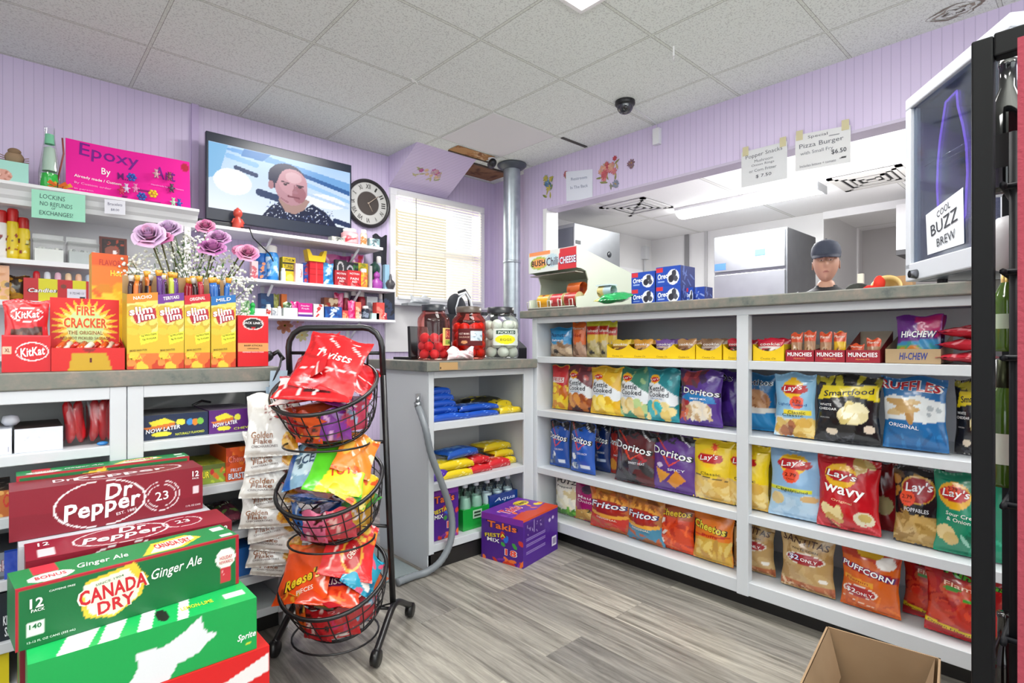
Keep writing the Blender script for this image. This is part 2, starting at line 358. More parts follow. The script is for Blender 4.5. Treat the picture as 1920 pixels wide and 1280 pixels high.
struct(k.build('wall_entry', SHELLW))
k = M(); k.box(-2.2, -3.06, .8, 2.4, -3.05, 2.2, 'ffffff'); struct(k.build('fill_window_2', GLASS)); k = M(); k.box(-3.06, -2.2, .8, -3.05, 1.6, 2.2, 'ffffff'); struct(k.build('fill_window_3', GLASS))  # invented openings with panes, put in to let the fill lights through
k = M(); k.box(XR - .012, 3.165, 1.13, XR + .132, 3.205, 2.15, 'f2f2f2'); k.box(XR - .004, 3.16, 2.135, XR + .124, -1.3, 2.152, 'c9bfd6')
struct(k.build('trim_opening', WHITE))
# window wall soffit with sloping face
k = M(); a, b, y0 = 2.285, 2.86, 3.53
c = [(a, YL, CEIL), (b, YL, CEIL), (b, y0, CEIL), (a, y0, CEIL), (a, YL - .01, 2.30), (b, YL - .01, 2.30)]
k.add(c, [(3, 2, 5, 4), (0, 3, 4), (1, 5, 2), (0, 4, 5, 1)], hx('ccbbdd')); struct(k.build('wall_soffit', LAV))
for i in range(3):
    pass
# lavender strip moulding beside the tv
sbox('trim_1', (.865, YL - .02, 0, .905, YL, CEIL), flat_mat('lavender_trim', 'c3afd8', .4, n2='cdbbe0'))
sbox('trim_2', (3.405, YL - .5, 1.93, 3.42, YL - .49, CEIL), flat_mat('dark_gap', '57505e', .8))
# ceiling repairs
k = M(); k.box(2.362, 2.738, CEIL - .006, 2.957, 3.333, CEIL - .001, 'e3e3e1'); struct(k.build('ceiling_patch', MATTE))
k = M(); L = [('f', 'b98a55'), ('b', 14, 0, 0, 1, 1, .12, .1, ['8d5a2c', 'd3b48b', 'a87440'], 4)]
k.quad((2.93, 3.50, CEIL - .003), (2.55, 3.50, CEIL - .003), (2.55, 3.37, CEIL - .003), (2.93, 3.37, CEIL - .003), L, 30)
k.quad((3.33, 3.62, CEIL - .003), (2.86, 3.62, CEIL - .003), (2.86, 3.90, CEIL - .003), (3.33, 3.90, CEIL - .003), [('f', '8a6242'), ('b', 12, 0, 0, 1, 1, .14, .06, ['6d4526', '9c7350', '5c3a22'], 8)], 30)
k.box(2.86, 3.60, CEIL - .01, 3.36, 3.62, CEIL - .001, '4d4038'); k.box(2.56, 3.50, CEIL - .008, 2.97, 3.515, CEIL - .001, '55493d'); k.box(3.02, 2.71, CEIL - .006, 3.30, 2.735, CEIL - .001, '4e4b47')
struct(k.build('ceiling_stained_gap', MATTE))
k = M(); p = on(1790, 22, z=CEIL - .002)
for q in range(3):
    rg0 = random.Random(q + 4); n0 = 40; rr = [.10 - q * .03 + .012 * sin(i * .7 + q) + rg0.uniform(-.006, .006) for i in range(n0)]; wd = [.010 + .008 * sin(i * .45 + q * 2) for i in range(n0)]
    vv = [(p.x + r_ * .62 * cos(2 * pi * i / n0), p.y + r_ * sin(2 * pi * i / n0), p.z) for i in range(n0) for r_ in (rr[i], rr[i] - wd[i])]
    k.add(vv, [(2 * i, 2 * i + 1, (2 * i + 3) % (2 * n0), (2 * i + 2) % (2 * n0)) for i in range(n0)], hx(['8a8074', 'a49a8c', '6f675d'][q]))
tag(k.build('water_stain', MATTE), kind='structure')
# ceiling light panels (lamps that light the shop)
for i, (x, y) in enumerate(TROFFERS):
    t = thing('ceiling_light', ['recessed ceiling light panel above the shop floor, partly in view', 'recessed ceiling light panel over the drinks side', 'recessed ceiling light panel behind the shelves', 'recessed ceiling light panel at the entry', 'flush ceiling light panel over the register side'][i], 'ceiling light', (x, y, CEIL), 0)
    if i == 4:
        bpy.data.objects.remove(t); continue
    k = M(); k.box(-.30, -.60, -.012, .30, .60, -.001, 'f0f0ee'); k.build('frame', PLAS, t)
    k = M(); k.box(-.275, -.575, -.016, .275, .575, -.012, 'ffffff'); k.build('diffuser', GLOW, t)
# ================================================================== kitchen shell
k = M(); k.box(6.95, 2.255, 0, 7.05, 4.6, CEIL, 'cccccc'); k.box(6.95, 2.20, 0, 8.5, 2.255, CEIL, 'cccccc'); k.box(XR, 4.5, 0, 6.95, 4.6, CEIL, 'cccccc'); struct(k.build('wall_kitchen', KWALL))
k = M(); k.box(8.45, -3, 0, 8.55, 2.2, CEIL, 'cccccc'); struct(k.build('wall_kitchen_far', KGREY))
k = M(); k.box(6.93, -1.6, 2.46, 6.99, 2.2, CEIL, 'eeeeee'); struct(k.build('trim_kitchen', WHITE))
k = M(); p = on(1160, 500, y=4.49); q = on(1203, 500, y=4.49)
k.box(p.x, 4.47, 0, q.x, 4.5, 2.08, 'eeeeee'); k.box(p.x - .06, 4.475, 0, p.x, 4.5, 2.14, 'dedede'); k.box(p.x, 4.462, 1.78, p.x + .5, 4.47, 1.83, 'c4c4c4')
struct(k.build('door_1', WHITE))
# conduit with box, seams on the kitchen wall
q = on(1208, 470, y=4.47); k = M(); k.box(q.x - .04, 4.42, 2.24, q.x + .06, 4.5, 2.42, 'd5d7d8'); k.tube([(q.x + .01, 4.47, 2.24), (q.x + .01, 4.47, 1.0)], .015, 'd9dadb')
tag(k.build('wall_conduit', PLAS), 'white electrical box and conduit in the far kitchen corner', 'conduit')
k = M()
for px, w, c in ((1288, .03, '8f8f8f'), (1324, .02, 'bcbcbc')):
    q = on(px, 460, x=6.94); k.box(6.925, q.y - w, 0, 6.95, q.y + w, CEIL, c)
struct(k.build('trim_panel_seam', PLAS))
# window ------------------------------------------------------------
w = M(); FZ0, FZ1 = 1.35, 2.29
for b in ((2.29, 3.93, WZ1, 3.285, 3.965, FZ1), (2.29, 3.93, FZ0, 3.285, 3.965, WZ0), (2.29, 3.93, WZ0, WX0, 3.965, WZ1), (WX1, 3.93, WZ0, 3.285, 3.965, WZ1)): w.box(*b, 'eeeef2')
w.box(2.28, 3.88, FZ0 - .02, 3.30, 3.965, FZ0, 'e2e2e6')
wf = struct(w.build('window_1', WHITE, bevel=.004))
k = M(); k.box(WX0, 4.03, WZ0, WX1, 4.036, WZ1, 'ffffff'); k.build('window_pane', GLASS, wf)
k = M(); k.box(WX0, 4.02, 1.80, WX1, 4.045, 1.84, 'f2f2f2'); k.build('window_rail', WHITE, wf)
k = M(); k.box(2.25, 3.94, .95, 3.33, 3.962, FZ0 - .02, 'eeeeee'); struct(k.build('trim_under_window', WHITE))
sbox('wall_outdoors', (1.0, 5.6, -.5, 4.4, 5.8, 2.6), OUTW)
def translucent(name, c):
    m = bpy.data.materials.new(name); m.use_nodes = True; nt = m.node_tree; nt.nodes.clear(); o = nt.nodes.new('ShaderNodeOutputMaterial')
    d = nt.nodes.new('ShaderNodeBsdfDiffuse'); t = nt.nodes.new('ShaderNodeBsdfTranslucent'); d.inputs[0].default_value = t.inputs[0].default_value = (*hx(c), 1)
    mx = nt.nodes.new('ShaderNodeMixShader'); mx.inputs[0].default_value = .45; nt.links.new(d.outputs[0], mx.inputs[1]); nt.links.new(t.outputs[0], mx.inputs[2]); nt.links.new(mx.outputs[0], o.inputs[0]); return m
bl = thing('window_blinds', 'cream slatted mini blinds lowered over the window', 'blinds', (2.79, 3.915, FZ0), 0)
k = M(); nS = 34
for i in range(nS):
    z = .06 + i * (.82 / nS)
    k.add([(-.44, -.009, z - .009), (.44, -.009, z - .009), (.44, .008, z + .009), (-.44, .008, z + .009)], [(0, 1, 2, 3)], hx('f5ecdc'))
k.build('slats', translucent('blind_slat', 'fffbf2'), bl)
k = M(); k.box(-.445, -.015, .88, .445, .012, .915, 'f2f2f2'); k.build('head_rail', PLAS, bl)
k = M(); k.box(-.44, -.01, .035, .44, .01, .055, 'eeeeee'); k.build('bottom_rail', PLAS, bl)
k = M(); k.tube([(-.28, -.02, .88), (-.28, -.02, .2)], .003, '8c8c8c', 6); k.build('wand', PLAS, bl)
k = M(); [k.tube([(x, -.012, .88), (x, -.012, .05)], .0015, 'e8e4dc', 4) for x in (-.3, .02, .33)]; k.build('cord', PLAS, bl)
d = bpy.data.lights.new('daylight', 'AREA'); d.shape = 'RECTANGLE'; d.size = 1.2; d.size_y = 1.0; d.energy = 42; d.color = (1, .97, .92)
o = bpy.data.objects.new('daylight', d); COL.objects.link(o); o.location = (2.8, 5.2, 2.3); o.rotation_euler = (radians(-75), 0, 0)
# ================================================================== cabinets and worktops
WC = 'c9cdd2'
def cab(name, label, T, parts, loc=(0, 0, 0)):
    t = thing(name, label, 'shelf unit', loc, 0)
    for pn, boxes, c in parts:
        k = M()
        for b in boxes: k.box(*b, c)
        k.build(pn, WHITE, t, bevel=.002)
    return t
SZ = [.944, .667, .372, .122]                       # shelf tops of the snack wall
XF, XB = 2.02, 2.42
yA, yM, yE = 2.03, .915, -.30
parts = [('back_panel', [(XB, yE - .6, .07, XB + .015, yA + .02, 1.13)], 'dfe0e4'), ('top_rail', [(XF, yE - .6, 1.115, XF + .02, yA - .035, 1.145)], WC),
         ('upright', [(XF, yA - .035, .07, XB, yA, 1.145)], WC), ('post', [(XF - .004, yM - .022, .07, XF + .03, yM + .022, 1.115)], WC), ('post', [(XF - .004, yE - .022, .07, XF + .03, yE + .022, 1.115)], WC),
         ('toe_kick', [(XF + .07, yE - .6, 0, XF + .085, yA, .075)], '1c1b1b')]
for z in SZ: parts += [('shelf', [(XF + .003, yE - .6, z - .032, XB, yA - .035, z)], WC)]
parts = [p if p[0] != 'shelf' or abs(p[1][0][5] - .122) > .01 else ('shelf', [(p[1][0][0] - .003, p[1][0][1], .072, *p[1][0][3:])], WC) for p in parts]
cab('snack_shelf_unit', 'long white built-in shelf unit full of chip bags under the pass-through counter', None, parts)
k = M(); k.box(1.995, -.95, 1.145, XR, 2.10, 1.183, 'cccccc'); tag(k.build('bar_countertop', LAM, bevel=.004), 'raised grey mottled laminate countertop below the kitchen pass-through', 'countertop')
# middle unit
MX0, MX1, MY = 1.366, 2.0, 2.03
MZ = [.655, .385, .115]
parts = [('side_panel', [(MX0, MY, 0, MX0 + .02, MY + .42, .885)], WC), ('side_panel', [(MX1 - .012, MY, .07, MX1, MY + .42, .885)], WC), ('back_panel', [(MX0 + .02, MY + .40, .07, MX1, MY + .42, .885)], 'dcdcdc'),
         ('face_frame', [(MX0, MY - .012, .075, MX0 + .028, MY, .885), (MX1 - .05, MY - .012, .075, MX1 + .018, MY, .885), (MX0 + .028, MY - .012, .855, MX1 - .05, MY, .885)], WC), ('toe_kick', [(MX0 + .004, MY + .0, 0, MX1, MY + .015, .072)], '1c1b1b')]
for z in MZ: parts.append(('shelf', [(MX0 + .02, MY - .01, z - .034, MX1 - .012, MY + .40, z)], WC))
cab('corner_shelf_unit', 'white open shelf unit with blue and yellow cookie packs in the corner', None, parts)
k = M(); k.box(1.335, 1.985, .887, 2.015, 2.52, .932, 'cccccc'); tag(k.build('corner_countertop', LAM, bevel=.004), 'grey green laminate countertop under the three big jars', 'countertop')
k = M(); k.box(1.40, 1.9835, .892, 1.50, 1.985, .926, 'b08d5e'); k.box(1.402, 1.983, .898, 1.408, 1.9836, .906, '3d2a1c'); tag(k.build('tape_strip', PAPER), 'tan tape strip on the front edge of the jar countertop', 'tape')
# left counter units
LY = 1.965; LXS = .0; 
LZ = [.71, .548, .385, .222, .10]
def leftcab(x0, x1, label, nm):
    parts = [('side_panel', [(x0, LY, 0, x0 + .018, LY + .5, .88)], WC), ('side_panel', [(x1 - .018, LY, 0, x1, LY + .5, .88)], WC), ('back_panel', [(x0, LY + .42, .07, x1, LY + .44, .88)], 'cfcfcd'),
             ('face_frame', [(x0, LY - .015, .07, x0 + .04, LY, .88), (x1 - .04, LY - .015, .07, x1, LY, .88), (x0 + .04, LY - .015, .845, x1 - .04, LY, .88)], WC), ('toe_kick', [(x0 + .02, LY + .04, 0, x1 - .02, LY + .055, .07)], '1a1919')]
    for z in LZ: parts.append(('shelf', [(x0 + .018, LY - .012, z - .028, x1 - .018, LY + .42, z)], WC))
    return cab(nm, label, None, parts)
px = on(236, 745, y=LY).x
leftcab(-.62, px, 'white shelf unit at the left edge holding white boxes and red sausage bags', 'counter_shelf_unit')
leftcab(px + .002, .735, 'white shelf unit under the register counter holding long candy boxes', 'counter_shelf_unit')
k = M(); k.box(-.7, 1.945, .88, .70, 2.52, .928, 'cccccc'); tag(k.build('register_countertop', LAM, bevel=.004), 'grey laminate countertop carrying the jerky stick boxes', 'countertop')
# wall shelves behind the register -----------------------------------
def wshelf(x0, x1, z, yf, label, br):
    t = thing('wall_shelf', label, 'shelf', (x0, YL, z), 0)
    k = M(); k.box(0, yf - YL, -.02, x1 - x0, 0, 0, 'eeeef2'); k.build('shelf_board', WHITE, t, bevel=.002)
    for b in br:
        k = M(); k.tube([(b - x0, yf - YL + .05, -.022), (b - x0, -.012, -.17)], .009, 'dcdce2', 6); k.box(b - x0 - .012, -.012, -.20, b - x0 + .012, -.001, -.022, 'dcdce2'); k.build('bracket', WHITE, t)
wshelf(.907, 2.07, 1.735, 3.66, 'white wall shelf directly below the television', (1.28, 1.90))
wshelf(.907, 2.2, 1.432, 3.70, 'white wall shelf with blue bottles and the red and yellow toy tower', (1.3, 1.93))
wshelf(.82, 2.2, 1.198, 3.70, 'lowest white wall shelf crowded with small pink and blue packets', (1.25, 1.93))
# shelving with crown top at the left
t = thing('wall_cabinet', 'white open wall cabinet with crown moulding carrying the pink poster', 'cabinet', (0, 0, 0), 0)
x0, x1 = -.9, .80
k = M(); k.box(x1 - .035, 3.66, 0, x1, YL - .002, 1.72, 'e6e4e8'); k.build('side_panel', WHITE, t)
k = M(); k.box(x0, YL - .02, 0, x1 - .035, YL - .002, 1.72, 'dad8dc'); k.build('back_panel', WHITE, t)
k = M(); prof = [(3.66, 1.70), (3.655, 1.725), (3.64, 1.74), (3.63, 1.765), (3.60, 1.785), (3.60, 1.80), (YL - .002, 1.80), (YL - .002, 1.70)]
vv = [(x, y, z) for x in (x0, x1 + .03) for y, z in prof]; n = len(prof)
k.add(vv, [(i, (i + 1) % n, (i + 1) % n + n, i + n) for i in range(n)][::1] + [tuple(range(n)), tuple(range(n, 2 * n))[::-1]], hx('f0f0f2')); k.build('crown_moulding', WHITE, t)
for z in (1.43, 1.225, .95):
    k = M(); k.box(x0, 3.64, z - .025, x1 - .035, YL - .02, z, 'ececf0'); k.build('shelf', WHITE, t)
# gypsum post + flue pipe
fl = thing('flue_pipe', 'galvanised metal flue pipe rising to the ceiling in the corner', 'pipe', (3.16, 3.42, 0), 0)
k = M(); k.lathe([(.072, .9), (.072, CEIL - .03)], 'b4bcc4', n=28); k.build('pipe', GALV, fl)
k = M(); k.lathe([(.075, CEIL - .05), (.105, CEIL - .035), (.125, CEIL - .015), (.125, CEIL - .004), (.07, CEIL - .004)], '4d545c', n=28); k.build('flange', BLACKM, fl)
k = M(); k.lathe([(.073, 1.7), (.075, 1.702), (.075, 1.72), (.073, 1.722)], '9aa4ad', n=28); k.build('seam_band', GALV, fl)
# ================================================================== bags
def bag_mesh(w, h, t, L, seed=0, nu=34, nv=46, wr=1., back=None, full=.45, m=None, mat=0):
    rg = random.Random(seed); k = m or M()
    ph = [(rg.uniform(2, 5), rg.uniform(1, 4), rg.uniform(0, 6.3), rg.uniform(.5, 1)) for _ in range(4)] + [(rg.uniform(7, 12), rg.uniform(5, 9), rg.uniform(0, 6.3), .35) for _ in range(4)]
    lean = rg.uniform(-.03, .03)
    def shp(U, V, sgn):
        vv = np.clip((V - .035) / .93, 0, 1)
        prof = np.sin(pi * vv ** (1 - full * .35)) ** .55
        b = (np.clip(np.sin(pi * U), 0, 1) ** .62) * prof
        n = sum(a * np.sin(fu * U * 2 + fv * V * 2 + p) for fu, fv, p, a in ph) / 4
        hw = 1 - .09 * np.sin(pi * vv) + .012 * np.sin(V * 17 + ph[0][2])
        x = (U - .5) * w * hw + lean * w * V
        env = np.sin(pi * np.clip(U, 0, 1)) * (.25 + .75 * prof)
        y = sgn * (b * t / 2 + n * .0045 * wr * env)
        crimp = ((V < .03) | (V > .97)) * np.sin(U * 60) * .0012
        return np.stack([x, y + crimp, V * h + .004 * wr * np.sin(U * 9 + ph[1][2]) * (V > .9)], 1)
    k.panel(lambda U, V: shp(U, V, -1), L, nu, nv, w / h, .0016, smooth=True, mat=mat)
    bc = [l for l in L if l[0] in 'fg'][:1]
    k.panel(lambda U, V: shp(U, V, 1), back or bc, 8, 12, w / h, smooth=True, flip=True, mat=mat)
    return k
T = lambda s, u, v, w, h, c, **o: ('t', s, u, v, w, h, c, o)
def lays(base, low, fl, flc, extra=(), sun=(.5, .70), chips=('e8c46a', 'd9ab4a', 'f0d58c'), lowv=.42):
    u, v = sun
    return [('f', base), ('p', [(0, 0), (1, 0), (1, lowv - .05), (0, lowv + .03)], low), ('b', 26, .1, .06, .9, lowv - .06, .13, .09, list(chips), 5),
            ('e', u, v, .27, .15, 'f6c21c'), ('e', u + .02, v - .01, .33, .075, 'b3131f'), ('p', [(u - .30, v - .02), (u - .22, v + .06), (u + .32, v + .05), (u + .28, v - .06)], 'c4161f'),
            T("Lay's", u, v, .46, .105, 'ffffff', sh=.2, b=.02, r=8), T(fl, .52, lowv + .05, .5, .045, flc, b=.01)] + list(extra)
def sticker(u, v, r=.15, asp=.6): return [('e', u, v, r, r * asp, 'f4512c'), T('2.79', u, v + .015, r * 1.3, .05, '5a1206', b=.01), T('CASH', u, v - .045, r * .9, .02, '5a1206')]
def kettle(c1, c2, chips, low):
    return [('f', c1), ('b', 10, .3, .72, 1, 1, .09, .05, [c2, c1], 3), ('p', [(0, .42), (.12, .72), (.3, .78), (1, .48), (1, .36), (.9, .30), (.1, .34)], 'e9edf2'), ('p', [(0, .32), (1, .26), (1, 0), (0, 0)], low),
            ('b', 22, .08, .04, .92, .30, .13, .09, chips, 6), ('e', .30, .80, .16, .09, 'f2b41c'), ('e', .30, .79, .15, .045, 'c4161f'), T("Lay's", .30, .79, .24, .05, 'ffffff', r=8),
            T('Kettle', .40, .62, .50, .10, '1d2430', b=.008), T('Cooked', .46, .51, .62, .10, '1d2430', b=.008), T('ORIGINAL', .42, .43, .4, .025, '3f76a8')]
def doritos(c, c2, sub, chip='d98a2b', extra=()):
    return [('f', c), ('p', [(0, 1), (1, 1), (1, .80), (.55, .93), (0, .78)], '17181d'), ('l', .08, .95, .40, .70, .025, 'c93a22'), ('l', .62, .98, .86, .82, .02, 'e7e9ec'), ('b', 8, .1, .84, .9, .98, .08, .02, ['2b2d33', '484b52'], 4)] + list(extra) + [
            ('p', [(.28, .62), (.74, .60), (.46, .44)], 'd8452a'), ('p', [(.36, .60), (.68, .585), (.47, .475)], c), T('Doritos', .48, .665, .88, .13, 'f6f7fb', b=.03, o='15171c', ow=.05, r=-6), T(sub, .62, .40, .36, .04, 'e8e8f0')]
BAGS = [
 # px0 px1 ytop ybot shelf x label layers
 ('fr', 1016, 1064, 686, 0, 2.10, 'small red and yellow fries snack bag at the left end of the kettle chip shelf', [('f', 'e8c01f'), ('p', [(0, .66), (1, .5), (1, 1), (0, 1)], 'c41a22'), ('r', .1, .62, .8, .74, 'f1ece8'), T('FRIES', .48, .68, .6, .09, 'b3131f', b=.02), ('b', 20, .1, .05, .9, .5, .16, .06, ['f2d52e', 'd88a1e', 'c9681a'], 2)]),
 ('k', 1056, 1112, 683, 0, 2.09, 'maroon and white kettle cooked chip bag beside the small red and yellow one', kettle('6e2c36', 'c4504a', ['c4702f', '9c4a1f', 'dd9440'], '4c2029')),
 ('k', 1098, 1164, 684, 0, 2.075, 'yellow kettle cooked chip bag', kettle('e4b21b', 'f3d34a', ['f5d23c', 'e8b422', 'ffe26a'], 'dcae1d')),
 ('k', 1150, 1222, 688, 0, 2.075, 'green kettle cooked chip bag between the yellow and the teal one', kettle('2f7a63', '8fb07a', ['e0bf72', 'b8cf8e', 'f0dca0'], '3c8f78')),
 ('k', 1202, 1270, 688, 0, 2.07, 'teal kettle cooked chip bag', kettle('14808b', '3fb0b8', ['e6c870', 'f1dc9a', '39b3bd'], '1592a0')),
 ('k', 1252, 1296, 690, 0, 2.17, 'dark teal kettle chip bag mostly hidden behind the red topped purple bag', kettle('12484f', '1c6a72', ['c9a050'], '123f4a')),
 ('d', 1264, 1352, 692, 0, 2.07, 'purple and blue popcorn snack bag with red top and clear popcorn picture', [('f', '512b8c'), ('p', [(0, 1), (.7, 1), (.5, .74), (0, .70)], '7a2532'), ('b', 9, .05, .74, .6, .98, .12, .05, ['a83a3e', '55303c', '3a1f50'], 3), ('p', [(.05, .5), (.3, .62), (.85, .56), (.92, .42), (.2, .38)], '1f7fc4'), ('e', .5, .27, .34, .18, 'e9dfd0'), ('b', 28, .22, .13, .78, .40, .08, .04, ['f3e6cf', 'd5b98e', 'c79f73'], 7), ('b', 14, 0, .08, .25, .45, .09, .05, ['c6472f', 'a02d2a', 'dd7a55'], 9), T('Doritos', .55, .61, .86, .11, 'f2f2f6', b=.03, o='1a1220', r=-4), T('SMART MIX', .52, .49, .4, .035, 'ffffff')]),
 ('d', 1340, 1394, 696, 0, 2.16, 'dark purple chip bag behind the popcorn snack bag', [('f', '43237c'), ('b', 10, 0, 0, 1, 1, .2, .12, ['3a1c6c', '4d2b8c'], 3), T('OS', .35, .86, .5, .1, '20152e', b=.03, o='d8d2e8')]),
 ('t', 1376, 1456, 702, 0, 2.13, 'bright blue tortilla chip bag with tan chips behind the shelf post', [('f', '1a6ca4'), ('e', .5, .52, .40, .22, 'b8845a'), ('b', 26, .2, .36, .8, .66, .12, .05, ['c08e62', '9a6238', 'e5cfae'], 7), ('r', 0, .28, 1, .4, 'e7e3dc'), ('p', [(0, .28), (1, .33), (1, 0), (0, 0)], '1f8ccc'), T('Tostitos', .5, .85, .8, .1, '10283c', b=.02, o='dfe9f0')]),
 ('l', 1443, 1530, 698, 0, 2.06, "light blue chip bag with orange price sticker beside the black popcorn bag", None),
 ('s', 1517, 1652, 704, 0, 2.055, 'black popcorn bag with yellow banner in the middle of the upper right bay', None),
 ('r', 1646, 1782, 702, 0, 2.07, 'blue and white ridged chip bag with red lettering', None),
 ('s', 1784, 1876, 706, 0, 2.12, 'black popcorn bag partly cut off by the black rack post', None),
]
def SMART(): return [('f', '1b1a1d'), ('b', 10, 0, .82, 1, 1, .14, .04, ['b5ab2a', '2f2e30', '8a8428'], 3), ('p', [(.02, .62), (.12, .80), (.95, .86), (.99, .66), (.5, .76)], 'e8d21c'), ('p', [(.02, .62), (.12, .84), (.5, .84), (.97, .84), (.99, .62), (.6, .70)], 'e8d21c'), T('Smartfood', .53, .745, .78, .085, '1b1a1d', b=.02, r=5, sh=.1),
    ('e', .62, .42, .24, .14, 'e9dba8'), ('b', 16, .48, .34, .80, .55, .09, .06, ['f3e9bf', 'd9c67c', 'f7f0d6'], 4), ('e', .30, .16, .10, .05, 'e8d8c0'), ('e', .86, .22, .08, .06, 'e9d6c2'), T('WHITE', .18, .55, .22, .035, 'f2f2f2', b=.02), T('CHEDDAR', .22, .49, .32, .035, 'f2f2f2', b=.02), T('POPCORN', .18, .36, .16, .02, 'b8b8b8'), ('b', 6, .2, .02, .9, .1, .1, .02, ['3a3a40', '4c4c52'], 9)]
def RUFF(): return [('f', '1d6aa8'), ('p', [(0, .70), (.2, .76), (.4, .72), (.6, .76), (.8, .70), (1, .66), (1, .42), (.7, .38), (.4, .42), (0, .40)], 'dfe4e6'), ('b', 4, .25, .48, .62, .66, .2, .05, ['c19a5e', 'b58748', 'd6b985'], 11), ('e', .42, .56, .2, .05, 'c9a368'), ('e', .5, .66, .14, .035, 'd2b07a'), ('b', 4, .75, .5, .9, .64, .05, .03, ['a9b2b8'], 3), T('RUFFLES', .46, .875, .92, .12, 'b5232c', b=.05, o='f2f2f2', ow=.06, r=-4), T('ORIGINAL', .36, .33, .50, .05, 'f4f6f8', b=.02, r=-5), ('b', 8, .05, .05, .95, .22, .16, .02, ['2a7dbd', '175a92'], 2)]
LB = lambda: lays('8cc0e2', 'dbe7ee', 'Classic', '3c4a10', [('r', .3, .36, .95, .43, 'ecd93a'), T('Classic', .62, .395, .4, .05, '4a4a10'), T('Lightly Salted', .5, .51, .7, .05, '1c5a9a', b=.01), ('b', 7, .2, .06, .5, .2, .12, .07, ['b5714a', 'd9a878', '8c4f34'], 2)] + sticker(.62, .55, .17), sun=(.5, .76), lowv=.30)
BAGS[9] = BAGS[9][:7] + (LB(),); BAGS[10] = BAGS[10][:7] + (SMART(),); BAGS[11] = BAGS[11][:7] + (RUFF(),); BAGS[12] = BAGS[12][:7] + (SMART(),)
RK = ['d9d4c8', 'b8b4ac']
